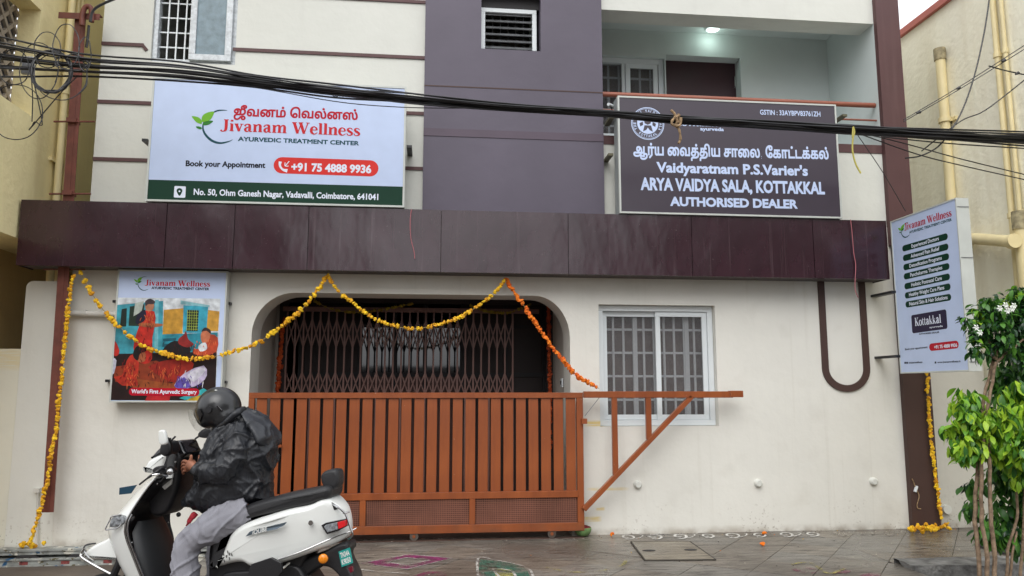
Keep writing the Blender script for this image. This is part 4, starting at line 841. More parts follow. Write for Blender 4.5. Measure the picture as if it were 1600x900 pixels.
# ---- illustrated poster box
F4 = Face(plane=('Y', D - .14), **FR)
s4_, e4 = signbox('poster_sign', 'illustrated white framed poster box with red painted figures on the wall left of the gateway', F4, ((185.5, 421), (356, 424), (346, 629), (170, 628)), .1, 0, .014)
qa = lambda x, y: (160 + x / 3.914, 410 + y / 3.913)
px_cols = {}
def pc(r, g_, b): 
    k = 'poster_ink_%02x%02x%02x' % (r, g_, b); return MATS.get(k) or mat(k, srgb(r, g_, b), .35, var=.12, vscale=14, col2=srgb(int(r * .72), int(g_ * .72), int(b * .72)))
art = [
 ((230, 236, 240), [(90, 215), (722, 222), (690, 845), (45, 842)], 0), ((70, 168, 186), [(86, 260), (372, 235), (365, 590), (66, 600)], 0), ((28, 44, 40), [(118, 285), (150, 280), (146, 392), (108, 392)], 0), ((36, 54, 40), [(168, 270), (258, 255), (240, 390), (160, 388)], 0),
 ((196, 206, 196), [(200, 250), (255, 235), (240, 300), (190, 330)], 0), ((120, 196, 208), [(322, 230), (345, 228), (340, 560), (318, 560)], 0), ((212, 158, 58), [(376, 290), (496, 280), (490, 440), (368, 442)], 0), ((214, 160, 62), [(640, 290), (716, 300), (708, 420), (632, 420)], 0),
 ((60, 172, 196), [(496, 262), (648, 268), (636, 432), (492, 430)], 0), ((150, 206, 214), [(478, 232), (656, 262), (656, 274), (478, 256)], 0), ((26, 40, 34), [(520, 290), (590, 294), (582, 420), (514, 418)], 0),
 ((46, 152, 172), [(368, 440), (706, 428), (700, 545), (356, 560)], 0), ((24, 96, 114), [(372, 466), (452, 462), (448, 480), (370, 484)], 0), ((24, 96, 114), [(368, 500), (440, 496), (438, 512), (366, 518)], 0),
 ((40, 22, 20), [(66, 560), (700, 545), (690, 845), (45, 842)], 0), ((150, 60, 32), [(60, 640), (330, 600), (560, 700), (300, 760), (80, 730)], 0), ((168, 84, 40), [(120, 700), (420, 740), (560, 700), (520, 790), (300, 812), (200, 790)], 0),
 ((206, 46, 34), [(240, 300), (318, 300), (322, 380), (306, 460), (304, 590), (262, 620), (214, 600), (190, 520), (214, 420), (236, 360)], 2), ((30, 28, 52), [(214, 320), (262, 288), (266, 340), (240, 372), (204, 372)], 2), ((176, 100, 62), [(232, 370), (300, 372), (366, 376), (360, 390), (290, 398), (226, 388)], 2), ((190, 128, 96), [(268, 246), (300, 240), (318, 262), (304, 296), (272, 296), (262, 268)], 3), ((70, 56, 60), [(262, 240), (290, 222), (322, 238), (314, 254), (280, 256), (266, 268)], 3),
 ((196, 52, 34), [(150, 600), (190, 560), (226, 612), (212, 700), (218, 752), (180, 752), (120, 752), (70, 700), (120, 690)], 2), ((196, 110, 70), [(214, 560), (250, 540), (264, 560), (262, 600), (232, 612), (212, 596)], 3), ((24, 18, 20), [(190, 550), (212, 512), (258, 518), (268, 542), (230, 560), (216, 600), (192, 580)], 3),
 ((176, 44, 30), [(280, 640), (380, 600), (500, 590), (560, 620), (520, 700), (440, 736), (360, 700)], 2), ((214, 200, 232), [(440, 752), (500, 680), (620, 630), (640, 690), (600, 740), (520, 770)], 2), ((110, 92, 190), [(440, 756), (500, 700), (540, 760), (480, 772)], 2), ((236, 232, 246), [(520, 690), (600, 640), (632, 660), (560, 730)], 2),
 ((22, 18, 22), [(376, 560), (380, 520), (440, 480), (520, 500), (540, 540), (500, 570), (430, 575)], 3),
 ((198, 74, 44), [(620, 480), (660, 440), (706, 460), (700, 540), (640, 570), (560, 560), (560, 530), (610, 525)], 2), ((206, 120, 84), [(606, 430), (640, 408), (662, 430), (650, 480), (620, 500), (604, 470)], 3), ((58, 40, 40), [(606, 424), (628, 398), (660, 412), (662, 436), (636, 418)], 3), ((228, 236, 240), [(588, 510), (630, 490), (640, 530), (600, 545)], 3),
 ((150, 38, 36), [(466, 470), (500, 440), (512, 420), (526, 470), (560, 500), (520, 520), (470, 500)], 3), ((200, 40, 44), [(260, 846), (300, 770), (420, 800), (410, 848)], 0), ((60, 196, 200), [(470, 830), (560, 800), (620, 770), (640, 800), (560, 840)], 2), ((214, 180, 50), [(510, 846), (600, 812), (650, 830), (640, 847)], 2), ((196, 46, 36), [(72, 470), (106, 540), (90, 572), (68, 560)], 2), ((214, 214, 232), [(64, 590), (88, 600), (72, 680), (58, 670)], 2),
]
for k, (colr, pts, sm) in enumerate(art): F4.poly('painted_shape', [qa(*p) for p in pts], pc(*colr), s4_, .0006 + k * .00012, sm)
rp = random.Random(9)
for colr, regs in (((120, 20, 18), [(215, 380, 310, 600), (290, 600, 520, 720), (120, 580, 215, 750)]), ((232, 112, 60), [(240, 300, 316, 380), (150, 600, 214, 740), (560, 470, 700, 560), (300, 630, 480, 700)]), ((90, 70, 170), [(450, 690, 620, 770)]), ((245, 245, 250), [(500, 650, 630, 740)]), ((60, 20, 20), [(60, 640, 560, 800), (360, 480, 560, 560)])):
    mb = MB()
    for (x0, y0, x1, y1) in regs:
        for _ in range(20):
            x, y = rp.uniform(x0, x1), rp.uniform(y0, y1); dx, dy = rp.uniform(-14, 14), rp.uniform(14, 46) * rp.choice((1, .6)); F4.stroke([qa(x, y), qa(x + dx * .7, y + dy * .5), qa(x + dx, y + dy)], [.002, .007, .001], .0056 + rp.uniform(0, .0008), mb, 3)
    mb.build('painted_stroke', pc(*colr), s4_, fix=False, kind='stuff')
mb = MB()
for i in range(5): x = 522 + i * 14; F4.stroke([qa(x, 292), qa(x - 5, 418)], .004, .0066, mb, 1)
for j in range(7): y = 306 + j * 17; F4.stroke([qa(518, y), qa(588, y + 2)], .004, .0067, mb, 1)
mb.build('painted_lattice', pc(176, 196, 84), s4_, fix=False)
F4.n = Vector((0, -1, 0))
F4.pill('red_pill', (201.4, 618), (311.5, 619.2), 12.3, c_crim, s4_, .0068)
_o = F4.org; F4.org = lambda: _o() + Vector((0, -.0062, 0))
F4.text('lettering', "World's First Ayurvedic Surgery", (205.5, 614.3), (307.7, 615.3), 6, c_white, s4_, .03)
F4.org = _o
F4.text('lettering', 'Jivanam Wellness', (226, 445.8), (328.3, 447.9), 8.6, c_red, s4_, ser=True)
F4.text('lettering', 'AYURVEDIC TREATMENT CENTER', (236.6, 451.6), (326.8, 453.5), 3.7, c_blk, s4_, .035)
logo(F4, s4_, (209.5, 432), (23, .5), (-.5, 22))
for px, py in ((179, 471), (167.5, 595), (357, 474), (350, 597)):
    x, z = W(px, py, D - .05); MB().box(x - .03 if px > 200 else x - .015, x + .02, D - .06, D, z - .012, z + .012).build('bracket', M_black, s4_)
# ================================================================== SLIDING GATE
YG = D - .13
gx0, gx1 = W(386, 700, YG)[0], W(911, 700, YG)[0]; gzt = W(650, 613.5, YG)[1]; gzb = W(860, 829.5, YG)[1]
sg = thing('sliding_gate', 'brown painted steel sliding gate with vertical slats and wire mesh bottom panels', 'gate', (gx0, YG, 0))
fw = .052
zm1 = W(800, 767.5, YG)[1]; zm0 = zm1 - .062
for nm_, a in (('frame_rail', (gx0, gx1, gzt - fw, gzt)), ('frame_rail', (gx0 + fw, gx1 - fw, zm0, zm1)), ('frame_rail', (gx0, gx1, gzb, gzb + .075)), ('frame_post', (gx0, gx0 + fw, gzb + .075, gzt - fw)), ('frame_post', (gx1 - fw - .01, gx1, gzb + .075, gzt - fw))):
    MB().box(a[0], a[1], YG - .025, YG + .025, a[2], a[3]).build(nm_, M_rust, sg, bevel=.003, bseg=1)
inner = gx1 - gx0 - 2 * fw
for k in (1, 2):
    x = gx0 + fw + inner * k / 3; MB().box(x - .028, x + .028, YG - .024, YG + .024, gzb + .075, zm0).build('frame_post', M_rust, sg, bevel=.003, bseg=1)
ns = 25; pitch = (gx1 - gx0 - 2 * fw - .01) / ns
sl0 = None; rs = random.Random(5)
for k in range(ns):
    x = gx0 + fw + pitch * (k + .5) + .004
    if sl0 is None:
        sl0 = MB().box(gx0 - pitch * .385, gx0 + pitch * .385, YG - .007, YG + .007, zm1, gzt - fw).build('slat', M_rust, sg, bevel=.002, bseg=1); o = sl0
    else: o = sl0.copy(); COL.objects.link(o)
    o.location = (x - gx0, rs.uniform(-.002, .002), 0); o.rotation_euler = (0, 0, rs.uniform(-.03, .03))
M_mesh = mat('brown_wire_mesh', srgb(158, 104, 84), rough=.5, var=.15); M_meshback = mat('dark_mesh_backing', srgb(112, 74, 62), rough=.7, var=.2)
for k in range(3):
    a = gx0 + fw + inner * k / 3 + (.028 if k else 0); b = gx0 + fw + inner * (k + 1) / 3 - (.028 if k < 2 else .01); mb = MB()
    n = int((b - a) / .017); zA, zB = gzb + .075, zm0
    for i in range(1, n): x = a + (b - a) * i / n + rs.uniform(-.002, .002); mb.box(x - .0022, x + .0022, YG - .012, YG - .008, zA, zB)
    m_ = int((zB - zA) / .017)
    for i in range(1, m_): z = zA + (zB - zA) * i / m_ + rs.uniform(-.001, .001); mb.box(a, b, YG - .0078, YG - .004, z - .0022, z + .0022)
    mb.build('wire_mesh', M_mesh, sg, kind='stuff'); MB().box(a, b, YG + .006, YG + .009, zA, zB).build('mesh_backing', M_meshback, sg)
for px in (647, 862):
    x = W(px, 830, YG)[0]; r = (gzb + .012) / 2; wheel = MB().tube([(x, YG - .016, r + .004), (x, YG + .016, r + .004)], .04, 18).build('wheel', mat('worn_steel', srgb(120, 112, 104), rough=.45, metal=.8, var=.2), sg, smooth=True)
    MB().tube([(x, YG - .022, r + .004), (x, YG - .016, r + .004)], .015, 12).build('axle_cap', M_rust, wheel)
x0, z = W(412, 697, YG - .03); MB().box(x0, x0 + .16, YG - .05, YG - .027, z - .012, z + .012).build('latch_bar', M_rust, sg)
# cantilever tail of the gate
zt0 = W(1000, 609, YG - .05)[1]; xb = W(1156, 612, YG)[0]
MB().box(gx1 - .0, xb - .1, YG - .075, YG - .027, gzt - .05, gzt + .012).build('tail_rail', M_rust, sg, bevel=.003, bseg=1)
MB().box(xb - .13, xb, YG - .085, YG - .02, gzt - .045, gzt + .018).build('tail_end_block', M_rust, sg, bevel=.003, bseg=1)
ax_, az_ = W(911, 796, YG - .05); bx_, bz_ = W(1080, 618, YG - .05)
MB().beam((gx1 - .01, YG - .05, az_ + .0), (bx_, YG - .05, gzt - .04), .045, .05, up=(0, 1, 0)).build('diagonal_brace', M_rust, sg, bevel=.003, bseg=1)
for px in (960, 1013):
    x = W(px, 650, YG - .05)[0]; zl = az_ + (gzt - .04 - az_) * (x - gx1) / (bx_ - gx1) + .02
    MB().box(x - .026, x + .026, YG - .07, YG - .03, zl, gzt - .05).build('tail_post', M_rust, sg, bevel=.003, bseg=1)
MB().box(gx1 - .02, gx1 + .03, YG - .07, YG - .02, W(911, 657, YG)[1] - .03, W(911, 657, YG)[1] + .02).build('lock_tab', M_rust, sg)
MB().tube([(gx1 + .01, YG - .05, W(911, 650, YG)[1]), (W(937, 618, YG)[0], YG - .05, W(937, 618, YG)[1])], .003, 5).build('stay_wire', flat('wire_grey', srgb(120, 120, 120), .4), sg)
# floor track
MB().box(gx0 - .3, gx1 + .0, YG - .02, YG + .03, -.01, .006).build('gate_track', mat('rusty_track', srgb(84, 60, 50), rough=.7, var=.3), sg)
# ================================================================== FOLDING LATTICE GATE in the porch
M_fold = mat('dark_brown_folding_gate', srgb(132, 94, 84), rough=.45, var=.12)
fx0, fx1 = W(447, 560, GY - .12)[0], W(801, 560, GY - .12)[0]; YF = GY - .12
fg = thing('folding_lattice_gate', 'dark brown collapsible lattice gate drawn across the porch behind the sliding gate', 'gate', (fx0, YF, 0))
nb_ = 28; ft = W(620, 488, YF)[1]; z1a, z1b = W(620, 500, YF)[1], W(620, 545, YF)[1]; z2a, z2b = W(620, 582, YF)[1], W(620, 617, YF)[1]
bar = None
for k in range(nb_ + 1):
    x = fx0 + (fx1 - fx0) * k / nb_
    if bar is None: bar = MB().box(fx0 - .009, fx0 + .009, YF - .012, YF + .012, .02, ft).build('bar', M_fold, fg); o = bar
    else: o = bar.copy(); COL.objects.link(o)
    o.location = (x - fx0, 0, 0)
st = {}
for (za, zb_) in ((z1a, z1b), (z2a, z2b)):
    for k in range(-1, nb_):
        for s_ in (1, -1):
            xa = fx0 + (fx1 - fx0) * k / nb_; xb_ = fx0 + (fx1 - fx0) * (k + 1) / nb_
            if k < 0: continue
            key = (za, s_)
            if key not in st:
                dx = (fx1 - fx0) / nb_ * 1.0
                st[key] = MB().beam((fx0, YF + .015 * s_, za if s_ > 0 else zb_), (fx0 + dx, YF + .015 * s_, zb_ if s_ > 0 else za), .014, .003, up=(0, 1, 0)).build('lattice_strap', M_fold, fg); o = st[key]
            else: o = st[key].copy(); COL.objects.link(o)
            o.location = (xa - fx0, 0, 0)
            # mirrored strap in the taller half of the scissor
for za, zb_ in ((z1a, ft - .01), (z1b - .33, z1b)):
    pass
MB().box(fx0 - .05, fx1 + .3, YF - .02, YF + .02, ft, ft + .05).build('top_track', M_fold, fg)
# tinted glass entrance of the clinic behind the folding gate (it mirrors the street)
M_tint = mat('tinted_entrance_glass', (.012, .014, .018), rough=.04, var=.1, bump=.02, bscale=3); M_tint.node_tree.nodes['Principled BSDF'].inputs['IOR'].default_value = 1.75
YE = GY + .33
ent = thing('glass_entrance', 'tinted glass entrance doors glimmering behind the lattice gate inside the porch', 'glass door', (W(650, 560, YE)[0], YE, 0))
ex = [W(p, 560, YE)[0] for p in (470, 562, 616, 664, 722, 790, 850)]; ez0, ez1 = W(650, 582, YE)[1], W(650, 512, YE)[1]
for k in range(len(ex)): MB().box(ex[k] - .025, ex[k] + .025, YE - .03, YE + .03, 0, 2.5).build('mullion', M_dark, ent)
MB().box(ex[0], ex[-1], YE - .028, YE + .028, ez0 - .05, ez0).build('cross_rail', M_dark, ent); MB().box(ex[0], ex[-1], YE - .028, YE + .028, ez1, ez1 + .04).build('cross_rail', M_dark, ent)
for k in (1, 3):
    MB().box(ex[k] + .025, ex[k + 1] - .025, YE - .004 + .003 * (k % 2), YE + .004, ez0, ez1).build('pane', M_tint, ent)
    MB().box(ex[k] + .025, ex[k + 1] - .025, YE - .004, YE + .004, .05, ez0 - .05).build('lower_panel', mat('brown_door_panel', srgb(84, 52, 44), rough=.5), ent)
MB().box(ex[2] + .025, ex[3] - .025, YE - .006, YE + .002, ez0, ez1 + .0).build('pane', M_tint, ent)
for k in (0, 2, 4, 5): MB().box(ex[k] + .025, ex[k + 1] - .025, YE - .002, YE + .006, (.05 if k != 2 else .05), (2.45 if k != 2 else ez0 - .05)).build('lower_panel', mat('brown_door_panel', srgb(84, 52, 44), rough=.5) if k == 2 else M_porchd, ent)
# ================================================================== SERVICE POLE
YP = D - .14
pb = P(76, 800, YP); pt_ = P(127, 30, YP)
pole = thing('service_pole', 'tall oxide brown steel service pole with cross arm carrying the cables at the left', 'pole', pb)
dv = pt_ - pb
MB().beam(pb, pb + dv, .024, .05, up=(0, 1, 0)).build('channel_web', M_pole, pole)
off = Vector((.028, 0, 0))
for s_ in (-1, 1): MB().beam(pb + Vector((s_ * .026, -.016, 0)), pt_ + Vector((s_ * .026, -.016, 0)), .045, .010, up=(0, 1, 0)).build('channel_flange', M_pole, pole)
a1, a2 = P(94, 21, YP - .03), P(158, 23, YP - .03); MB().box(a1.x, a2.x, YP - .06, YP - .052, a1.z - .06, a1.z).build('cross_arm', M_pole, pole); MB().box(a1.x, a2.x, YP - .052, YP + .01, a1.z - .008, a1.z).build('cross_arm', M_pole, pole)
lp_ = [P(x, y, YP - .09) for x, y in ((128, 40), (129, 22), (133, 12), (139, 10), (143, 16), (143, 34))]; MB().tube(cat_rom(lp_, 4), .024, 10).build('goose_neck_pipe', M_pole, pole, smooth=True)
for (x0, x1, y) in ((84, 148, 190), (77, 142, 303)):
    A, B = P(x0, y, YP - .03), P(x1, y, YP - .03); MB().tube([A, B], .009, 8).build('clamp_rod', M_pole, pole); c = P((x0 + x1) / 2 - 1, y, YP); MB().box(c.x - .042, c.x + .042, YP - .055, YP + .045, c.z - .02, c.z + .02).build('clamp_band', M_pole, pole)
for y in (415, 421): A, B = P(68, y, YP), P(133, y, YP); MB().tube([A, B], .008, 8).build('clamp_rod', M_pole, pole)
# ================================================================== CABLES
def cable(name, label, pts, r, cat='cable', group=None, m=M_black, Y=6.6, n=6, seg=6, parent=None):
    w = [P(p[0], p[1], p[2] if len(p) > 2 else Y) for p in pts]; w = cat_rom(w, n); off = w[0]
    mb = MB(); mb.tube(w, r, seg)
    o = mb.build(name, m, parent, smooth=True)
    return o if parent else tag(o, label, cat, group)
rc = random.Random(11); YCB = 6.3
main = [(-60, 80, 12), (0, 88, 12), (130, 102, 15), (280, 112, 12), (400, 127, 8.5), (520, 142, 7.5), (640, 154, 6.5), (800, 168, 4.5), (950, 178, 5), (1060, 187, 4.5), (1200, 195, 5), (1335, 203, 6), (1460, 210, 7), (1600, 217, 9), (1680, 221, 10)]
NB = 20
for k in range(NB):
    fan = (k / (NB - 1) - .5) * 2; pts = []
    for (x, y, sp) in main:
        e = (fan if x > 560 else .3 * fan + .7 * round(fan * 1.6) / 1.6) * sp * (1 if x > 100 else 2.3); pts.append((x, y + e + rc.uniform(-2.2, 2.2), YCB + rc.uniform(-.03, .03) + fan * .02 * (k % 3)))
    cable('cable', 'black cable running in the thick sagging bundle across the front of the building', pts, rc.choice((.0055, .0065, .008)), group='cables in the thick bundle')
for lbl, pts, r in (
    ('thin black wire sagging just below the bundle across the white sign and purple wall', [(-20, 100), (130, 112), (280, 122), (400, 137), (520, 158), (600, 166), (690, 169), (800, 168)], .004),
    ('thick black cable rising from the pole goose neck toward the upper left window', [(141, 34), (150, 12), (200, -10)], .011),
    ('slack black cable curving down from the top edge in front of the right yellow wall', [(1547, -10), (1538, 50), (1522, 120), (1500, 180), (1470, 225), (1440, 243), (1415, 247)], .007),
    ('upper of the twin grey service wires climbing right across the yellow wall', [(1412, 187), (1500, 135), (1602, 70)], .0045),
    ('lower of the twin grey service wires climbing right across the yellow wall', [(1412, 190), (1500, 139), (1602, 76)], .0045),
    ('grey wire climbing right from below the bundle toward the right edge', [(1440, 236), (1500, 190), (1540, 172), (1602, 124)], .006),
    ('black drop wire descending from the bundle to the right edge above its neighbour', [(1340, 206), (1420, 226), (1500, 248), (1602, 273)], .005),
    ('black drop wire descending from the bundle to the right edge below its neighbour', [(1340, 208), (1430, 240), (1500, 258), (1602, 281)], .005),
    ('thin dark wire slanting down from the bundle to the top of the projecting sign', [(1338, 208), (1380, 270), (1415, 330)], .0035),
    ('straight black wire leaving the bundle a little below it at the right edge', [(1380, 214), (1480, 224), (1602, 232)], .006),
    ('short crossing wire with splice in front of the right yellow wall', [(1545, 103), (1570, 110), (1602, 117)], .006)):
    cable('wire', lbl, pts, r, Y=6.35, cat='wire')
for lbl, px, py in (('small black splice box on the twin wires near the right edge', 1568, 95), ('small black splice box on the twin wires above the projecting sign', 1497, 138), ('small black splice box on the twin wires next to the brown column', 1435, 176), ('small black splice on the short crossing wire at the right edge', 1589, 115)):
    p = P(px, py, 6.34); o = MB().tube([p + Vector((-.016, 0, -.008)), p + Vector((.016, 0, .008))], [.008, .016], 8).build('cable_splice', M_black, smooth=True); tag(o, lbl, 'cable splice')
# coils of slack cable at the pole
M_cbl2 = mat('grey_cable_sheath', (.05, .05, .052), rough=.5, var=.2)
def coil(label, cx_, cy_, rx, ry, r, turns, m=M_black, ph=0, jit=2.5, seg=6):
    pts = []; N = int(14 * turns)
    for i in range(N + 1):
        t = 2 * math.pi * i / 14 + ph; k = rc.uniform(-jit, jit); pts.append((cx_ + (rx + k) * math.cos(t) + rc.uniform(-1, 1), cy_ + (ry + k) * math.sin(t), 6.25 - .06 * math.sin(t) + rc.uniform(-.02, .02)))
    o = cable('cable_coil', label, pts, r, 'cable coil', m=m, n=5, seg=seg); return o
coil('thick round coil of many black cable turns hanging left of the pole', 80, 112, 31, 32, .0055, 9)
coil('large loose cable loop hanging lowest at the far left', 25, 175, 42, 43, .004, 1, ph=.2, jit=.5)
coil('tall thin cable loop rising above the bundle left of the pole', 103, 72, 21, 34, .004, 1, jit=.6)
coil('thin cable loop rising above the coil at the far left', 74, 78, 21, 28, .004, 1, jit=.6)
coil('wide thin cable loop passing behind the pole below the bundle', 95, 118, 42, 38, .004, 1.2, M_cbl2, jit=.8)
coil('wide slack cable loop left of the coil', 60, 110, 30, 44, .004, 1.1, M_black, jit=.8)
coil('small tight cable loop right of the pole', 133, 85, 10, 27, .004, 1, jit=.5)
coil('flat slack cable loop at the left edge', 22, 105, 24, 28, .004, 1, jit=.8)
coil('grey wire loop tangled round the bundle by the pole', 112, 98, 26, 12, .0035, 2, M_cbl2)
cable('cable_tail', 'thin cable tail hanging from the coil and bent back up to the pole', [(52, 125), (60, 160), (66, 195), (55, 190), (50, 197), (48, 200), (95, 145), (120, 120)], .0045, n=4)
cable('cable_tail', 'straight thin cable tail hanging from the coil at the far left', [(48, 112), (51, 150), (50, 190)], .0045)
cable('hanging_conductor', 'short stiff black conductor end hanging from the goose neck pipe', [(139, 40), (137, 60), (135, 74)], .012, Y=D - .22)
jb = P(46, 100, 6.42); o = MB().box(jb.x - .055, jb.x + .035, 6.40, 6.44, jb.z - .09, jb.z + .06).build('junction_box', mat('grey_plastic_box', srgb(150, 152, 156), rough=.5), bevel=.006, smooth=True, label='small grey plastic junction box hanging in the cables left of the coil', cat='junction box')
# rope knot and ribbon on the bundle
M_rope = mat('dry_straw_rope', srgb(170, 142, 108), rough=.9, var=.3, vscale=30)
rk = thing('straw_rope', 'dry straw rope knotted round the cable bundle over the dark dealer sign', 'rope', P(1058, 186, 6.25))
for pts in ([(1048, 172), (1054, 178), (1058, 190), (1055, 196), (1060, 200)], [(1062, 180), (1052, 186), (1050, 194), (1062, 196), (1064, 184)], [(1058, 196), (1062, 206), (1063, 218), (1060, 224)], [(1060, 178), (1060, 192), (1054, 182)]):
    mb = MB(); w_2 = cat_rom([P(a, b, 6.22 + rc.uniform(-.02, .02)) for a, b in pts], 5); mb.tube(w_2, [.009 + .004 * rc.random() for _ in w_2], 6); mb.build('strand', M_rope, rk, smooth=True)
M_rib = mat('yellow_ribbon', srgb(206, 196, 96), rough=.6, var=.2)
rb = thing('yellow_ribbon', 'faded yellow ribbon tied on the cable bundle beside the brown column', 'ribbon', P(1333, 205, 6.25))
for pts in ([(1333, 198), (1335, 207), (1332, 215), (1333, 199)], [(1333, 212), (1332, 235), (1337, 256), (1345, 271)]):
    w_2 = cat_rom([P(a, b, 6.22) for a, b in pts], 5); mb = MB(); mb.tube(w_2, .008, 5); mb.build('strand', M_rib, rb, smooth=True)
M_redw = mat('pink_twisted_wire', srgb(176, 104, 110), rough=.5)
for lbl, pts, Y_ in (('pink twisted wire end hanging down the middle of the maroon canopy', [(643, 327), (641, 345), (642, 372), (647, 393), (648, 404)], CY - .02), ('pale twisted wire hanging over the right end of the maroon canopy', [(1329, 343), (1331, 360), (1334, 395), (1337, 415), (1336, 450), (1341, 465)], CY - .02), ('thin reddish wire running down beside the poster box', [(355, 425), (352, 470), (349, 530), (346, 570), (345, 600)], D - .06)):
    cable('loose_wire', lbl, pts, .004, 'wire', m=M_redw, Y=Y_)
cw2 = thing('hanging_connector', 'short beige wire with a white connector stuck on the brown column foot', 'wire', P(1432, 760, D - .07))
q = [P(a, b, D - .07) for a, b in ((1425, 748), (1427, 752), (1431, 763), (1436, 775), (1433, 788), (1434, 794), (1439, 795))]; MB().tube(cat_rom(q, 4), .005, 6).build('wire', M_rope, cw2, smooth=True)
c = P(1431, 764, D - .075); MB().beam(c + Vector((-.012, 0, -.03)), c + Vector((.012, 0, .03)), .03, .02).build('connector', M_upvc, cw2, bevel=.004)
# ================================================================== MARIGOLD GARLANDS
def petal_mat(name, c1, c2):
    m = bpy.data.materials.new(name); m.use_nodes = True; MATS[name] = m; n = m.node_tree.nodes; l = m.node_tree.links; b = n['Principled BSDF']; b.inputs['Roughness'].default_value = .7
    oi = n.new('ShaderNodeObjectInfo'); x = n.new('ShaderNodeMix'); x.data_type = 'RGBA'; x.inputs[6].default_value = (*c1, 1); x.inputs[7].default_value = (*c2, 1); l.new(oi.outputs['Random'], x.inputs[0]); l.new(x.outputs[2], b.inputs['Base Color'])
    return m
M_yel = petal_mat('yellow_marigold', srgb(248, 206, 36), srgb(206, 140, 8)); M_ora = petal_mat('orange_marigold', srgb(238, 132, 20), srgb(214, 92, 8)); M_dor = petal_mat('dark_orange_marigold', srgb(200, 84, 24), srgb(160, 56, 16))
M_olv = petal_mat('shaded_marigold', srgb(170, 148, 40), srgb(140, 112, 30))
def flower_mesh(seed):
    bm = bmesh.new(); bmesh.ops.create_icosphere(bm, subdivisions=2, radius=1); r = random.Random(seed)
    for v in bm.verts:
        k = r.choice((.72, .85, 1.08, 1.2)); v.co *= k; v.co.z *= .72
    me = bpy.data.meshes.new('flower'); bm.to_mesh(me); bm.free(); return me
FM = {}
for nm, m in (('y', M_yel), ('o', M_ora), ('d', M_dor), ('v', M_olv)):
    FM[nm] = []
    for s_ in range(4): me = flower_mesh(s_ + 3); me.materials.append(m); FM[nm].append(me)
rf = random.Random(21)
def put_flower(parent, p, r, kind, ax=None):
    o = bpy.data.objects.new('flower', rf.choice(FM[kind])); COL.objects.link(o); o.parent = parent; o.location = p - BASE[parent.name]
    o.scale = (r * rf.uniform(.68, 1.22), r * rf.uniform(.68, 1.22), r * rf.uniform(.6, 1.1)); o.rotation_euler = (rf.uniform(0, 6), rf.uniform(0, 6), rf.uniform(0, 6)); return o
M_string = flat('garland_string', srgb(160, 140, 90), .8)
def garland(label, pts, r, kind, step=1.42, gaps=.16, name='marigold_garland', cat='garland', heap=None):
    w = cat_rom(pts, 10); t = thing(name, label, cat, w[0]); MB().tube(w, .003, 5).build('string', M_string, t)
    L = 0; nxt = 0
    for i in range(1, len(w)):
        seg = (w[i] - w[i - 1]).length
        while L + seg > nxt:
            p = w[i - 1].lerp(w[i], (nxt - L) / seg); put_flower(t, p + Vector((rf.uniform(-.2, .2), rf.uniform(-.5, .3), rf.uniform(-.2, .2))) * r, r, kind)
            nxt += r * step * rf.uniform(.85, 1.15) + (r * rf.uniform(1, 2) if rf.random() < gaps else 0)
        L += seg
    for p in (heap or []): put_flower(t, p, r * 1.05, kind)
    return t
YS = D - .2
g = lambda pts, Y=YS: [P(a, b, Y) for a, b in pts]
Rf = .026
heapL = [PZ(rf.uniform(40, 62), rf.uniform(852, 858), .0).lerp(P(50, 853, D - .1), 1) + Vector((rf.uniform(-.09, .09), rf.uniform(-.03, .03), rf.uniform(-.01, .03))) for _ in range(9)]
garland('long yellow marigold garland hanging down the brown service pole to the ground', g([(114, 432), (108, 470), (104, 510), (100, 550), (98, 580), (92, 630), (88, 670), (82, 700), (75, 745), (66, 785), (58, 815), (50, 838), (46, 852)], D - .22), .023, 'y', heap=heapL, gaps=.05)
garland('yellow marigold swag crossing the poster from the pole to the canopy centre', g([(126, 426), (140, 452), (158, 480), (184, 508), (215, 535), (250, 551), (290, 560), (330, 558), (370, 548), (405, 534), (440, 510), (475, 480), (495, 455), (512, 430)]), Rf, 'y')
garland('yellow marigold swag hanging in front of the gateway arch', g([(512, 430), (528, 455), (550, 472), (580, 495), (610, 507), (645, 514), (680, 508), (715, 497), (750, 476), (775, 455), (790, 436)]), .022, 'y')
garland('orange marigold strand running from the arch top down to the gate tail', g([(790, 436), (802, 455), (820, 480), (840, 510), (862, 542), (882, 566), (905, 590), (920, 598), (936, 607)], D - .18), .027, 'o', step=1.15, gaps=.02)
hp = P(1449, 826, D - .22)
heapR = [PZ(1420 + 22 * rf.random() * 2, 826 + rf.uniform(-1, 7), .02) + Vector((0, 0, rf.uniform(0, .045))) for _ in range(26)] + [PZ(rf.uniform(1446, 1484), rf.uniform(822, 828), .02) + Vector((0, 0, rf.uniform(0, .02))) for _ in range(14)]
garland('yellow marigold garland hanging beside the brown column and heaped at its foot', g([(1447, 560), (1449, 600), (1451, 640), (1455, 690), (1460, 730), (1465, 770), (1469, 800), (1472, 818)], D - .1), .022, 'y', step=1.2, gaps=.05, heap=heapR)
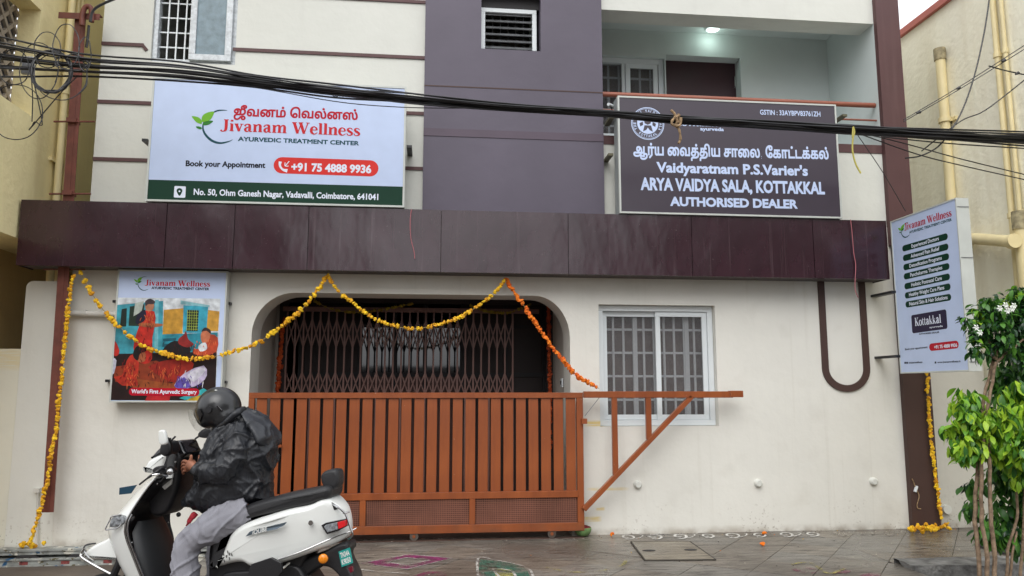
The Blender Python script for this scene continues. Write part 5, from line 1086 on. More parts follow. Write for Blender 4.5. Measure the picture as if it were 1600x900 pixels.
# inner strands of the porch door
YI = GY - .2
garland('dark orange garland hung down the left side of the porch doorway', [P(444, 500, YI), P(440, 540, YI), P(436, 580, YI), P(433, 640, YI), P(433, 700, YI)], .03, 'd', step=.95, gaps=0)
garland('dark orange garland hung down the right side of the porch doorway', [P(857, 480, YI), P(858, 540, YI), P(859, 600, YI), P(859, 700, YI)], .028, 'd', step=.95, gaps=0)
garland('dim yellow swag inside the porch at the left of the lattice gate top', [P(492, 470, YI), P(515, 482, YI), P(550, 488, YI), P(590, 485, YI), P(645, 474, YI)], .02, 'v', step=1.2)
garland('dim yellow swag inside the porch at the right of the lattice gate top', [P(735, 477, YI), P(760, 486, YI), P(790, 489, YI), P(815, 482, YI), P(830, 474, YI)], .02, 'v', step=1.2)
# loose blossoms and gourd on the ground
for lbl, px, py in (('single orange marigold lying on the pavement right of the cut gourd', 955, 835), ('orange marigold lying closest to the wall below the middle pipe cap', 1193, 833), ('orange marigold lying a little further out from the wall below the middle pipe cap', 1191, 850)):
    p = PZ(px, py, .018); t = thing('marigold_blossom', lbl, 'flower', (p.x, p.y, 0)); put_flower(t, p, .024, 'o'); put_flower(t, p + Vector((.01, -.004, .008)), .018, 'o')
p = PZ(911, 838, 0)
gd = thing('cut_gourd', 'green cut gourd half filled with dark red powder standing at the gate corner', 'gourd', (p.x, p.y, 0))
mb = MB(); prof = [(.02, .0), (.05, .01), (.075, .04), (.082, .07), (.078, .085)]
mb.loft([[(p.x + r * math.cos(2 * math.pi * k / 16), p.y + r * math.sin(2 * math.pi * k / 16), z) for k in range(16)] for r, z in prof]); mb.build('rind', mat('green_rind', srgb(120, 156, 96), rough=.5, var=.25, vscale=20), gd, smooth=True)
mb = MB(); rr = random.Random(4); mb.add([(p.x + r * math.cos(2 * math.pi * k / 16), p.y + r * math.sin(2 * math.pi * k / 16), .086 + (.02 * (1 - r / .076)) + rr.uniform(-.004, .006)) for r in (.076, .05, .02) for k in range(16)] + [(p.x, p.y, .108)], [(j * 16 + k, j * 16 + (k + 1) % 16, (j + 1) * 16 + (k + 1) % 16, (j + 1) * 16 + k) for j in range(2) for k in range(16)] + [(32 + k, 32 + (k + 1) % 16, 48) for k in range(16)]); mb.build('red_powder', mat('kumkum_powder', srgb(112, 22, 34), rough=.9, var=.3, vscale=40), gd)
# ================================================================== RANGOLI powder drawings
def powder(name, col, dens):
    m = mat(name, col, rough=.95, var=.2, vscale=20); n = m.node_tree.nodes; l = m.node_tree.links; b = n['Principled BSDF']; out = n['Material Output']
    geo = n.new('ShaderNodeNewGeometry'); nz = n.new('ShaderNodeTexNoise'); nz.inputs['Scale'].default_value = 55; nz.inputs['Detail'].default_value = 8; nz.inputs['Roughness'].default_value = .7; l.new(geo.outputs['Position'], nz.inputs['Vector'])
    n2 = n.new('ShaderNodeTexNoise'); n2.inputs['Scale'].default_value = 7; n2.inputs['Detail'].default_value = 3; l.new(geo.outputs['Position'], n2.inputs['Vector'])
    ad = n.new('ShaderNodeMath'); ad.operation = 'ADD'; l.new(nz.outputs['Fac'], ad.inputs[0]); l.new(n2.outputs['Fac'], ad.inputs[1])
    r = n.new('ShaderNodeMapRange'); r.inputs[1].default_value = 1.0 - dens - .12; r.inputs[2].default_value = 1.0 - dens + .22; l.new(ad.outputs[0], r.inputs[0])
    t = n.new('ShaderNodeBsdfTransparent'); x = n.new('ShaderNodeMixShader'); l.new(r.outputs[0], x.inputs[0]); l.new(t.outputs[0], x.inputs[1]); l.new(b.outputs[0], x.inputs[2]); l.new(x.outputs[0], out.inputs[0]); return m
M_pw = powder('white_powder', srgb(226, 224, 218), .2); M_pm = powder('magenta_powder', srgb(140, 46, 100), .05); M_pg = powder('green_powder', srgb(64, 110, 90), .02); M_pwo = powder('smudged_white_powder', srgb(200, 196, 188), .03); M_py = powder('yellow_powder', srgb(170, 160, 90), -.02); M_pwl = powder('faint_white_powder', srgb(176, 170, 158), -.02); M_pmf = powder('faint_magenta_powder', srgb(140, 52, 90), -.1)
ZP = .004
def gstroke(mb, pts, w, z=ZP, n=5, closed=False):
    q = [Vector((PZ(a, b, z).x, PZ(a, b, z).y, 0)) for a, b in pts]
    q = cat_rom(q, n, closed) if n > 1 else q + ([q[0]] if closed else [])
    L = []; R = []
    for i, p in enumerate(q):
        t = q[min(i + 1, len(q) - 1)] - q[max(i - 1, 0)]
        t.normalize(); L.append((p.x - t.y * w / 2, p.y + t.x * w / 2, z)); R.append((p.x + t.y * w / 2, p.y - t.x * w / 2, z))
    m = len(L); mb.add(L + R, [(i, i + 1, m + i + 1, m + i) for i in range(m - 1)]); return mb
def gpoly(mb, pts, z=ZP, hole=None):
    q = [[(PZ(a, b, z).x, PZ(a, b, z).y) for a, b in c] for c in ([pts] + ([hole] if hole else []))]; v, f = fill2d(q); return mb.add([(x, y, z) for x, y in v], f)
t = thing('magenta_rangoli', 'faded magenta and white diamond rangoli drawn on the pavement behind the scooter', 'floor drawing', PZ(640, 878, 0))
gpoly(MB(), [(563, 880), (638, 866), (706, 872), (636, 889)], .0042, [(605, 878), (635, 871), (672, 875), (634, 883)]).build('magenta_fill', M_pm, t)
mb = MB(); gstroke(mb, [(563, 880), (638, 866), (706, 872), (636, 889)], .018, .0046, 1, True); gstroke(mb, [(605, 878), (635, 871), (672, 875), (634, 883)], .022, .0047, 1, True); gstroke(mb, [(555, 888), (590, 893), (640, 896)], .02, .0044, 4); mb.build('white_outline', M_pwo, t)
gpoly(MB(), [(640, 902), (665, 893), (700, 893), (695, 905)], .0041).build('magenta_fill', M_pmf, t)
t = thing('green_rangoli', 'faded green and yellow rangoli with white outline on the pavement in front of the gate', 'floor drawing', PZ(785, 885, 0))
gpoly(MB(), [(750, 874), (775, 876), (800, 880), (822, 888), (828, 900), (760, 906), (748, 890)], .0042).build('green_fill', M_pg, t)
gpoly(MB(), [(770, 888), (800, 890), (803, 902), (776, 904)], .0046).build('yellow_fill', M_py, t)
mb = MB(); gstroke(mb, [(748, 904), (747, 872), (775, 875), (810, 882), (828, 890), (834, 904)], .02, .0050, 3); gstroke(mb, [(784, 904), (770, 888), (800, 892), (806, 904)], .02, .0051, 2); mb.build('white_outline', M_pwo, t)
t = thing('scroll_rangoli', 'row of white powder scrolls drawn on the pavement along the foot of the wall', 'floor drawing', PZ(1150, 838, 0))
for k in range(11):
    x = 978 + k * 41 + rf.uniform(-3, 3); y = 838.5 - (k * 41) * .0155; mb = MB()
    s_ = 1 + .1 * rf.uniform(-1, 1)
    gstroke(mb, [(x + a * s_, y + b * s_) for a, b in ((6, 1), (1, 1.5), (-4, .5), (-3, -1.8), (4, -2.4), (12, -1), (14, 2), (8, 4), (0, 3.6))],   .020 + .008 * rf.random(), .0042 + .0002 * (k % 3), 5)
    if k % 2 == 0: gstroke(mb, [(x + 16, y + 3), (x + 24, y + 1), (x + 27, y - 2), (x + 22, y - 3)], .012, .0048, 4)
    mb.build('powder_scroll', M_pw if k < 8 else M_pwl, t)
mb = MB()
for k in range(9): x = 560 + k * 38 + rf.uniform(-8, 8); y = 842 - k * .6; gstroke(mb, [(x, y + 2), (x + 8, y - 1), (x + 18, y + 2), (x + 26, y)], .022, .0043 + .0001 * (k % 3), 4)
gstroke(mb, [(880, 836), (884, 843), (895, 845)], .015, .0049, 4); mb.build('powder_smudge', M_pwl, t)
t = thing('faded_rangoli', 'nearly washed out pink and yellow rangoli smears at the right side of the pavement', 'floor drawing', PZ(1300, 890, 0))
mb = MB(); gpoly(mb, [(1236, 890), (1262, 884), (1284, 892), (1262, 898)], .0044); gpoly(mb, [(1300, 896), (1318, 886), (1330, 892), (1316, 900)], .0044); gpoly(mb, [(1342, 899), (1365, 893), (1378, 899), (1350, 905)], .0044); mb.build('magenta_fill', M_pmf, t)
mb = MB(); gstroke(mb, [(1236, 882), (1262, 878), (1278, 886), (1296, 896), (1320, 888)], .03, .005, 4); mb.build('yellow_outline', M_py, t)
mb = MB(); gstroke(mb, [(852, 886), (890, 893), (930, 893), (970, 884), (978, 874)], .03, .005, 4); mb.build('yellow_outline', M_py, t)
rl2 = random.Random(31); mb = MB(); mats = [flat('petal_litter_orange', srgb(214, 120, 24), .8), flat('petal_litter_yellow', srgb(220, 176, 40), .8), flat('grit', srgb(52, 46, 40), .9), flat('pale_grit', srgb(170, 162, 148), .9)]
for _ in range(420):
    near = rl2.random() < .6; px_ = rl2.uniform(560, 1500); p = PZ(px_, 834 + (rl2.random() ** 2 * 60 if not near else rl2.random() * 8) - (px_ - 1000) * .015, .0); mb.cur = rl2.choice((0, 1, 2, 2, 2, 3, 3)) if not (_ % 5) else rl2.choice((2, 3)); s_ = rl2.uniform(.003, .009); a = rl2.uniform(0, 6)
    if p.y > D - .02: p.y = D - .03
    mb.add([p + Vector((math.cos(a + k * 2.1) * s_, math.sin(a + k * 2.1) * s_, .003)) for k in range(3)] + [p + Vector((0, 0, .003 + s_ * .6))], [(0, 1, 3), (1, 2, 3), (2, 0, 3), (0, 2, 1)])
tag(mb.build('petal_litter', mats, fix=False), 'scattered petals and grit lying on the wet pavement along the wall', 'litter', kind='stuff')
# ================================================================== FORMWORK BEAMS along the wall foot at the left
M_splat = mat('paint_splashed_metal', srgb(172, 176, 172), rough=.5, var=.3, vscale=9, bump=.4, bscale=30, col2=srgb(104, 106, 102))
def splat(m, spots):
    n = m.node_tree.nodes; l = m.node_tree.links; b = n['Principled BSDF']; src = b.inputs['Base Color'].links[0].from_socket; geo = n.new('ShaderNodeNewGeometry')
    for sc_2, th, colr in spots:
        v = n.new('ShaderNodeTexNoise'); v.inputs['Scale'].default_value = sc_2; v.inputs['Detail'].default_value = 2; l.new(geo.outputs['Position'], v.inputs['Vector']); r = n.new('ShaderNodeMapRange'); r.inputs[1].default_value = th; r.inputs[2].default_value = th + .02; l.new(v.outputs['Fac'], r.inputs[0])
        x = n.new('ShaderNodeMix'); x.data_type = 'RGBA'; l.new(r.outputs[0], x.inputs[0]); l.new(src, x.inputs[6]); x.inputs[7].default_value = (*colr, 1); src = x.outputs[2]
    l.new(src, b.inputs['Base Color'])
splat(M_splat, [(14, .62, srgb(206, 204, 192)), (22, .64, srgb(90, 84, 60)), (5, .68, srgb(44, 90, 128))])
YB = D - .03
xE = W(335, 850, D - .1)[0]
zu1 = P(60, 858, D - .14).z; zu0 = P(60, 871, D - .14).z; zl1 = P(60, 873, D - .17).z
ub = thing('formwork_beam', 'upper paint splashed metal beam with dark slots resting along the wall foot behind the scooter', 'beam', (-5, D - .08, zu0))
v = []
mb = MB(); mb.box(-9, xE, D - .02, D - .001, ROADZ, zu1 - .004); mb.build('web', M_splat, ub)
MB().box(-9, xE, D - .14, D - .021, zu1 - .022, zu1).build('top_flange', M_splat, ub, bevel=.003)
MB().box(-9, xE, D - .128, D - .115, zu0 + .02, zu1 - .023).build('side_plate', M_splat, ub)
for px0, px1 in ((20, 62), (103, 148), (190, 235), (270, 310)):
    a, b = W(px0, 868, D - .13)[0], W(px1, 868, D - .13)[0]; MB().prism([(a, zu0 - .006), (b, zu0 - .006), (b - .05, zu0 + .019), (a + .06, zu0 + .019)], D - .125, D - .10).build('slot', M_dark, ub)
lb = thing('formwork_beam', 'lower paint splashed metal beam with small red marks lying on the road below the other', 'beam', (-5, D - .1, ROADZ))
MB().box(-9, xE, D - .17, D - .03, zu0 - .022, zu0 - .007).build('top_flange', M_splat, lb, bevel=.003)
MB().box(-9, xE, D - .155, D - .14, ROADZ + .012, zu0 - .023).build('side_plate', M_splat, lb)
MB().box(-9, xE, D - .175, D - .03, ROADZ, ROADZ + .011).build('bottom_flange', M_splat, lb)
for px in (37, 102, 168): 
    a = W(px, 878, D - .157); MB().box(a[0] - .035, a[0] + .035, D - .158, D - .1555, zu0 - .075, zu0 - .03).build('red_mark', mat('faded_red_print', srgb(150, 72, 70), rough=.6, var=.4, vscale=60), lb)
# ================================================================== PLANTS by the road at the right
M_bark = mat('pale_bark', srgb(150, 128, 104), rough=.9, var=.3, vscale=25, bump=.8, bscale=60, col2=srgb(96, 78, 62), bdist=.006)
def leafmat(name, c1, c2, rough=.4):
    m = bpy.data.materials.new(name); m.use_nodes = True; MATS[name] = m; n = m.node_tree.nodes; l = m.node_tree.links; b = n['Principled BSDF']; b.inputs['Roughness'].default_value = rough
    oi = n.new('ShaderNodeObjectInfo'); geo = n.new('ShaderNodeNewGeometry'); ad = n.new('ShaderNodeMath'); ad.operation = 'ADD'; fr = n.new('ShaderNodeMath'); fr.operation = 'FRACT'
    l.new(oi.outputs['Random'], ad.inputs[0]); l.new(geo.outputs['Random Per Island'], ad.inputs[1]); l.new(ad.outputs[0], fr.inputs[0])
    x = n.new('ShaderNodeMix'); x.data_type = 'RGBA'; x.inputs[6].default_value = (*c1, 1); x.inputs[7].default_value = (*c2, 1); l.new(fr.outputs[0], x.inputs[0]); l.new(x.outputs[2], b.inputs['Base Color'])
    tr = n.new('ShaderNodeBsdfTranslucent'); l.new(x.outputs[2], tr.inputs['Color']); ms = n.new('ShaderNodeMixShader'); ms.inputs[0].default_value = .3; l.new(b.outputs[0], ms.inputs[1]); l.new(tr.outputs[0], ms.inputs[2]); l.new(ms.outputs[0], n['Material Output'].inputs[0]); return m
M_lfd = leafmat('dark_glossy_leaf', srgb(44, 84, 46), srgb(28, 58, 36), .3); M_lfl = leafmat('bright_young_leaf', srgb(182, 214, 62), srgb(110, 168, 48), .4); M_lfm = leafmat('mid_green_leaf', srgb(92, 146, 54), srgb(50, 100, 42), .35)
def leaf_geo(L, w, droop):
    """pointed leaf folded on its midrib, running along +x"""
    vs = []; fs = []; prof = (0, .55, .95, 1, .72, .0); N = len(prof)
    for i, k in enumerate(prof):
        t = i / (N - 1); x = L * t * (1 - .25 * droop * t); z = -droop * L * t * t * .6; h = k * w / 2
        vs += [(x, h, z + h * .35), (x, 0, z), (x, -h, z + h * .35)]
    for i in range(N - 1): a = i * 3; fs += [(a, a + 1, a + 4, a + 3), (a + 1, a + 2, a + 5, a + 4)]
    return vs, fs
LM = {}
for nm, L, w, m in (('l', .12, .044, M_lfl), ('m', .12, .046, M_lfm), ('d', .085, .034, M_lfd)):
    LM[nm] = []
    for dr_ in (.3, .7, 1.1): v, f = leaf_geo(L, w, dr_); me = bpy.data.meshes.new('leaf'); me.from_pydata(v, [], f); me.materials.append(m); me.polygons.foreach_set('use_smooth', [True] * len(f)); LM[nm].append(me)
rl_ = random.Random(77)
def leaf_mat4(p, az, el, roll, s): return Matrix.Translation(p) @ Matrix.Rotation(az, 4, 'Z') @ Matrix.Rotation(-el, 4, 'Y') @ Matrix.Rotation(roll, 4, 'X') @ Matrix.Scale(s, 4)
def foliage(parent, blobs, n_obj, n_mass, kinds, down=.3, name='foliage', size=1.0):
    """leaves in whorls on shoot tips through the crown volume: nearest ones as single parts, the rest as one part"""
    spots = []; tot = n_obj + n_mass; vol = sum(b[1] ** 2 for b in blobs)
    for c, r, sc in blobs:
        k = int(tot * r ** 2 / vol / 5) + 1
        for _ in range(k):
            d = Vector((rl_.gauss(0, 1), rl_.gauss(0, 1), rl_.gauss(0, 1))).normalized(); rad = r * (rl_.random() ** .45)
            q = c + Vector((d.x * rad * sc[0], d.y * rad * sc[1], d.z * rad * sc[2])); a0 = rl_.uniform(0, 6)
            base_az = math.atan2(d.y, d.x)
            for j in range(5):
                spots.append((q + Vector((rl_.uniform(-.02, .02), rl_.uniform(-.02, .02), rl_.uniform(-.02, .02))), a0 + j * 1.26 + rl_.uniform(-.3, .3), rl_.uniform(-.9, .5) - down, rl_.uniform(-.5, .5), rl_.uniform(.75, 1.25) * size, rad / r))
    spots.sort(key=lambda s_: s_[0].y - .15 * s_[5]); spots = spots[:tot]; B = BASE[parent.name]
    for s_ in spots[:n_obj]:
        k = rl_.choice(kinds); o = bpy.data.objects.new('leaf', rl_.choice(LM[k])); COL.objects.link(o); o.parent = parent; o.matrix_local = leaf_mat4(s_[0] - B, *s_[1:5])
    byk = {}
    for s_ in spots[n_obj:]:
        k = rl_.choice(kinds); byk.setdefault(k, []).append(s_)
    mb = MB(); mats = []
    for i, (k, ss) in enumerate(byk.items()):
        mb.cur = i; mats.append(LM[k][0].materials[0])
        for s_ in ss:
            me = rl_.choice(LM[k]); M4 = leaf_mat4(*s_[:5]); mb.add([M4 @ v.co for v in me.vertices], [tuple(p.vertices) for p in me.polygons])
    if ss: mb.build(name, mats, parent, smooth=True, fix=False, kind='stuff', angle=180)
def limb(parent, pts, r0, r1, name='stem'):
    w = cat_rom(pts, 8); n = len(w); w = [p + noise.noise_vector(p * 9) * .008 for p in w]; mb = MB(); mb.tube(w, [(r0 + (r1 - r0) * i / (n - 1)) * (1 + .12 * noise.noise(p * 40)) for i, p in enumerate(w)], 9); return mb.build(name, M_bark, parent, smooth=True)
Yt_ = 4.98
tb = P(1540, 940, Yt_)
tree1 = thing('gardenia_tree', 'small roadside tree with bare pale stems, dense dark round crown and white blossoms', 'tree', (tb.x, Yt_, 0))
def T_(px, py, dy=0): return P(px, py, Yt_ + dy)
g0 = -.02
for pts in ([(1536, 960), (1527, 860), (1524, 800), (1526, 740), (1528, 690), (1534, 640), (1545, 590), (1552, 560)], [(1545, 960), (1540, 865), (1534, 800), (1533, 740), (1536, 690), (1540, 650), (1549, 600), (1556, 565)], [(1556, 940), (1552, 850), (1547, 790), (1546, 735), (1544, 690), (1540, 655)]):
    k = rl_.uniform(-.05, .05); limb(tree1, [T_(a, b, k) for a, b in pts], .015, .010)
for pts in ([(1552, 560), (1545, 530), (1530, 510)], [(1554, 562), (1562, 530), (1575, 500)], [(1556, 565), (1580, 545), (1600, 530)]): limb(tree1, [T_(a, b) for a, b in pts], .012, .006, 'branch')
m_ = lambda px, py, rpx, dy=0, sc=(1, 1, 1): (T_(px, py, dy), rpx / 1192.3 * Yt_ * 1.12, sc)
foliage(tree1, [m_(1550, 508, 30), m_(1575, 490, 36, .1), m_(1600, 500, 36, .1), m_(1530, 520, 17), m_(1560, 540, 22), m_(1590, 550, 30, .1), m_(1545, 475, 18), m_(1615, 470, 30, .1), m_(1510, 500, 8), m_(1525, 552, 10), m_(1585, 462, 12), m_(1620, 545, 30, .1)], 230, 2600, ['d', 'd', 'm'], .25, size=.62)
foliage(tree1, [m_(1560, 468, 14), m_(1590, 462, 16), m_(1530, 490, 12), m_(1520, 540, 8)], 30, 50, ['m', 'l'], .0, name='young_foliage', size=.7)
M_blos = flat('white_blossom', srgb(236, 240, 232), .6)
for px, py in ((1562, 482), (1571, 477), (1581, 483), (1525, 512), (1531, 520), (1574, 486), (1584, 478)):
    c = T_(px, py, -.14); mb = MB()
    for j in range(6):
        an = j * 1.047; mb.add([c, c + Vector((math.cos(an - .4) * .016, -.006, math.sin(an - .4) * .016)), c + Vector((math.cos(an) * .026, .002, math.sin(an) * .026)), c + Vector((math.cos(an + .4) * .016, -.006, math.sin(an + .4) * .016))], [(0, 1, 2, 3)])
    mb.build('blossom', M_blos, tree1)
Y2 = 5.1
tree2 = thing('leafy_shrub', 'bushy roadside shrub with drooping bright yellow-green leaves under the dark crowned tree', 'shrub', (P(1580, 900, Y2).x, Y2, 0))
T2 = lambda px, py, dy=0: P(px, py, Y2 + dy)
for pts in ([(1572, 960), (1575, 860), (1590, 800), (1580, 720), (1560, 650)], [(1590, 960), (1600, 820), (1600, 720), (1600, 620)], [(1575, 960), (1580, 880), (1588, 830)]): limb(tree2, [T2(a, b) for a, b in pts], .011, .007)
m2 = lambda px, py, rpx, dy=0, sc=(1, 1, 1): (T2(px, py, dy), rpx / 1192.3 * Y2 * 1.1, sc)
foliage(tree2, [m2(1512, 630, 24, -.1), m2(1504, 668, 25, -.1), m2(1500, 690, 18, -.1), m2(1515, 700, 18, -.1), m2(1535, 660, 22, -.1), m2(1570, 645, 26, -.15), m2(1592, 620, 28, -.1), m2(1560, 690, 26, -.1), m2(1590, 690, 30, -.15), m2(1600, 730, 26, -.1), m2(1530, 690, 16, -.1), m2(1510, 640, 12, -.15)], 295, 1400, ['l', 'l', 'm'], .75, name='young_foliage', size=.76)
foliage(tree2, [m2(1575, 730, 34, .15), m2(1595, 780, 34, .15), m2(1520, 755, 14, .1), m2(1522, 790, 12, .1), m2(1560, 820, 28, .15), m2(1600, 840, 22, .15), m2(1530, 650, 22, .2), m2(1590, 600, 34, .2), m2(1530, 830, 9, .1), m2(1575, 590, 22, .2)], 8, 1500, ['m', 'm', 'd'], .6, size=.9)
# ================================================================== SCOOTER (rolled half away from the viewer, heading left)
_a = P(550, 850, 4.55); _b = P(118, 880, 5.05)
R0 = Vector((_a.x, 4.55, ROADZ)); dd = Vector((_b.x - _a.x, .5, 0)).normalized(); nn = Vector((-dd.y, dd.x, 0))
if nn.y > 0: nn = -nn
UZ = Vector((0, 0, 1))
def S(px, py, v=0.0):
    r = ray(px, py); t = (R0 + nn * v - EYE).dot(nn) / r.dot(nn); return EYE + r * t
def L(px, py, v=0.0): p = S(px, py, v) - R0; return (p.dot(dd), p.z)
def WL(u, v, w): return R0 + dd * u + nn * v + UZ * w
M_wht = mat('white_scooter_paint', srgb(226, 228, 224), rough=.22, var=.02, coat=.7)
M_plas = mat('black_scooter_plastic', (.014, .014, .016), rough=.42, var=.2, bump=.15, bscale=120)
M_seat = mat('black_seat_vinyl', (.022, .022, .024), rough=.45, var=.2, bump=.3, bscale=160)
M_chr = mat('chrome', (.5, .5, .5), rough=.16, var=.05, metal=1)
M_rub = mat('tyre_rubber', (.02, .02, .02), rough=.85, var=.2, bump=.3, bscale=90)
M_gloss = mat('gloss_black', (.01, .01, .012), rough=.08, var=.1, coat=.5)
scoot = thing('electric_scooter', 'white electric scooter with black seat and teal number plate parked in front of the gate', 'scooter', R0 + dd * .9)
def inset(poly, d):
    n = len(poly); sg = 1 if area(poly) > 0 else -1; out = []
    for i in range(n):
        a, b, c = Vector(poly[i - 1]), Vector(poly[i]), Vector(poly[(i + 1) % n]); e1 = (b - a).normalized(); e2 = (c - b).normalized()
        m = (Vector((-e1.y, e1.x)) + Vector((-e2.y, e2.x))) * sg
        if m.length < 1e-3: m = Vector((-e1.y, e1.x)) * sg
        m.normalize(); out.append(tuple(b + m * d))
    return out
def pillow(name, px, vt, hv, r, m, parent, v0=None, vf=None, smooth_n=4, steps=5, bevel=0):
    """rounded body from a traced side outline: px outline read at lateral vt, half width hv (or from v0 to hv), edge radius r"""
    q = []
    for a, b in px:
        v_ = vt
        for _ in range(4 if vf else 0): v_ = hv * .9 * vf(*L(a, b, v_))
        q.append(L(a, b, v_))
    q = [(p.x, p.y) for p in cat_rom([(a, b, 0) for a, b in q], smooth_n, True)] if smooth_n else q
    lo = -hv if v0 is None else v0; rings = []
    def ring(v, ins):
        pp = inset(q, ins); return [WL(u, (v * (vf(u, w) if vf else 1)), w) for u, w in pp]
    for k in range(steps + 1): t = math.pi / 2 * k / steps; rings.append(ring(lo + r * (1 - math.sin(t)), r * .55 * (1 - math.sin(t + 0)) if False else r * .6 * (1 - math.sin(t))))
    rings[0] = ring(lo, r * .6)
    rings = [ring(lo + r * (1 - math.cos(t)), r * .6 * (1 - math.sin(t))) for t in [math.pi / 2 * k / steps for k in range(steps + 1)]]
    rings += [ring(hv - r * (1 - math.cos(t)), r * .6 * (1 - math.sin(t))) for t in [math.pi / 2 * k / steps for k in range(steps, -1, -1)]]
    mb = MB(); mb.loft(rings, caps=False); n = len(q)
    for rg, fl in ((rings[0], 1), (rings[-1], 0)):
        b = len(mb.v); mb.v += rg; vv, ff = None, None
        tri = delaunay_2d_cdt([Vector(((p - R0).dot(dd), p.z)) for p in rg], [(i, (i + 1) % n) for i in range(n)], [], 1, 1e-7)
        if len(tri[0]) == n:
            for f in tri[2]: mb.f.append(tuple(b + i for i in f)); mb.mi.append(0)
        else: mb.f.append(tuple(b + i for i in range(n))); mb.mi.append(0)
    return mb.build(name, m, parent, smooth=True, angle=50, merge=.0004, bevel=bevel)
def tb(name, pts, r, m, parent, seg=8, n=6, **k): mb = MB(); w = cat_rom(pts, n) if n > 1 else pts; mb.tube(w, r if not isinstance(r, (list, tuple)) else [r[min(int(i / len(w) * len(r)), len(r) - 1)] for i in range(len(w))], seg); return mb.build(name, m, parent, smooth=True, **k)
# rear body
body_px = [(335, 887), (341, 873), (348, 860), (354, 845), (360, 833), (372, 822), (392, 813), (424, 803), (452, 795), (482, 789), (500, 781), (511, 780), (524, 787), (534, 795), (540, 806), (543, 818), (543, 832), (536, 842), (518, 852), (482, 866), (444, 879), (415, 886), (392, 887), (378, 880), (360, 881)]
um = L(430, 830, .15)[0]
vfb = lambda u, w: 1 - .8 * max(0, (um - u) / max(um, .1)) ** 2 - .3 * max(0, (u - um) / .45) ** 2
bp_ = pillow('body_panel', body_px, .16, .185, .06, M_wht, scoot, vf=lambda u, w: vfb(u, w))
pass
def on(px, py, h=.187):
    u, w = L(px, py, .17); return WL(u, h * vfb(u, w), w)
def decal(name, pts, m, parent, h=.188, sn=0):
    pp = [on(a, b, h) for a, b in pts]
    if sn: pp = cat_rom(pp, sn, True)
    c = sum(pp, Vector()) / len(pp); return MB().add(pp, [tuple(range(len(pp)))]).build(name, m, parent, fix=False)
decal('badge', [(385, 838), (392, 830), (402, 826), (425, 821), (450, 815), (446, 820), (434, 826), (410, 831), (397, 834)], flat('badge_grey', srgb(96, 108, 118), .3, .5), scoot)
mb = MB(); o_ = on(397, 834, .19); u_ = (on(420, 828.3, .19) - o_); lettering(mb, 'iQUBE', o_, u_.normalized(), UZ, 0, u_.length, -.001, .022, nn, .02); mb.build('badge_lettering', M_wht, scoot, fix=False)
tb('trim_strip', [on(a, b, .19) for a, b in ((437, 873), (470, 862), (505, 847), (530, 838), (540, 833))], .003, M_chr, scoot)
c = on(483, 818, .186); MB().tube([c, c + nn * .008], .014, 14).build('lock', M_chr, scoot, smooth=True)
for px, py in ((348, 867), (353, 870), (358, 866), (346, 874), (349, 877), (358, 873), (362, 867), (355, 863)): decal('vent_slot', [(px - 1, py - 2.5), (px + .6, py - 2.5), (px + 1.6, py + 2), (px, py + 2)], M_plas, scoot, .1875)
# seat
seat_px = [(330, 860), (331, 836), (340, 819), (360, 804), (382, 790), (416, 779), (452, 771), (488, 764), (508, 760), (516, 766), (512, 779), (498, 784), (482, 790), (454, 797), (424, 804), (396, 812), (372, 824), (358, 838), (348, 862), (338, 884), (328, 890)]
pillow('seat', seat_px, .13, .155, .05, M_seat, scoot, vf=lambda u, w: 1 - .55 * max(0, (um - u) / max(um, .1)) ** 2)
pillow('seat_base', [(326, 900), (328, 850), (345, 835), (372, 828), (480, 800), (510, 790), (505, 830), (480, 870), (420, 960), (330, 960)], .05, .10, .03, M_plas, scoot, vf=lambda u, w: 1 - .55 * max(0, (um - u) / max(um, .1)) ** 2)
pad = pillow('backrest_pad', [(507, 752), (506, 742), (512, 735), (524, 732), (532, 735), (534, 750), (531, 760), (522, 765), (512, 762)], .0, .055, .03, M_seat, scoot)
tb('backrest_bracket', [S(514, 775, 0), S(520, 762, 0)], .02, M_plas, scoot, n=1)
# tail
def quadp(name, pts, v, m, parent, th=.01):
    pp = [S(a, b, v) for a, b in pts]; n = len(pp); return MB().add([p + nn * th for p in pp] + [p - nn * th for p in pp], [tuple(range(n)), tuple(reversed(range(n, 2 * n)))] + [(i, i + n, (i + 1) % n + n, (i + 1) % n) for i in range(n)]).build(name, m, parent, bevel=.002)
M_redl = mat('red_lens', srgb(214, 28, 36), rough=.12, var=.1, coat=.6); M_clr = mat('clear_lens', srgb(150, 154, 158), rough=.12, var=.4, vscale=60, coat=.6)
def rear_pt(px, py, v=.09): return S(px, py, v)
tl = quadp('tail_lamp', [(504, 820), (511, 816), (541, 810), (543, 822), (530, 829), (513, 834)], .115, M_gloss, scoot, .02)
quadp('clear_lens', [(508, 822), (512, 819), (529, 815), (530, 826), (514, 831)], .119, M_clr, tl, .02); quadp('red_lens', [(529.5, 815), (541, 812), (542, 821), (531, 826)], .122, M_redl, tl, .02)
tb('grab_rail', [S(513, 783, .06), S(524, 790, .1), S(536, 799, .11), S(541, 806, .11), S(548, 826, .11), S(551, 836, .1), S(544, 842, .08)], .006, M_chr, scoot)
tb('grab_rail', [S(536, 802, .11), S(546, 800, .11)], .005, M_chr, scoot, n=1)
quadp('charge_flap', [(513, 788), (519, 787), (529, 795), (523, 797)], .085, M_plas, scoot, .004)
pillow('rear_mudguard', [(455, 885), (480, 872), (505, 862), (528, 850), (542, 848), (545, 858), (540, 870), (553, 900), (556, 925), (548, 935), (530, 900), (505, 885), (470, 905)], .06, .075, .03, M_plas, scoot)
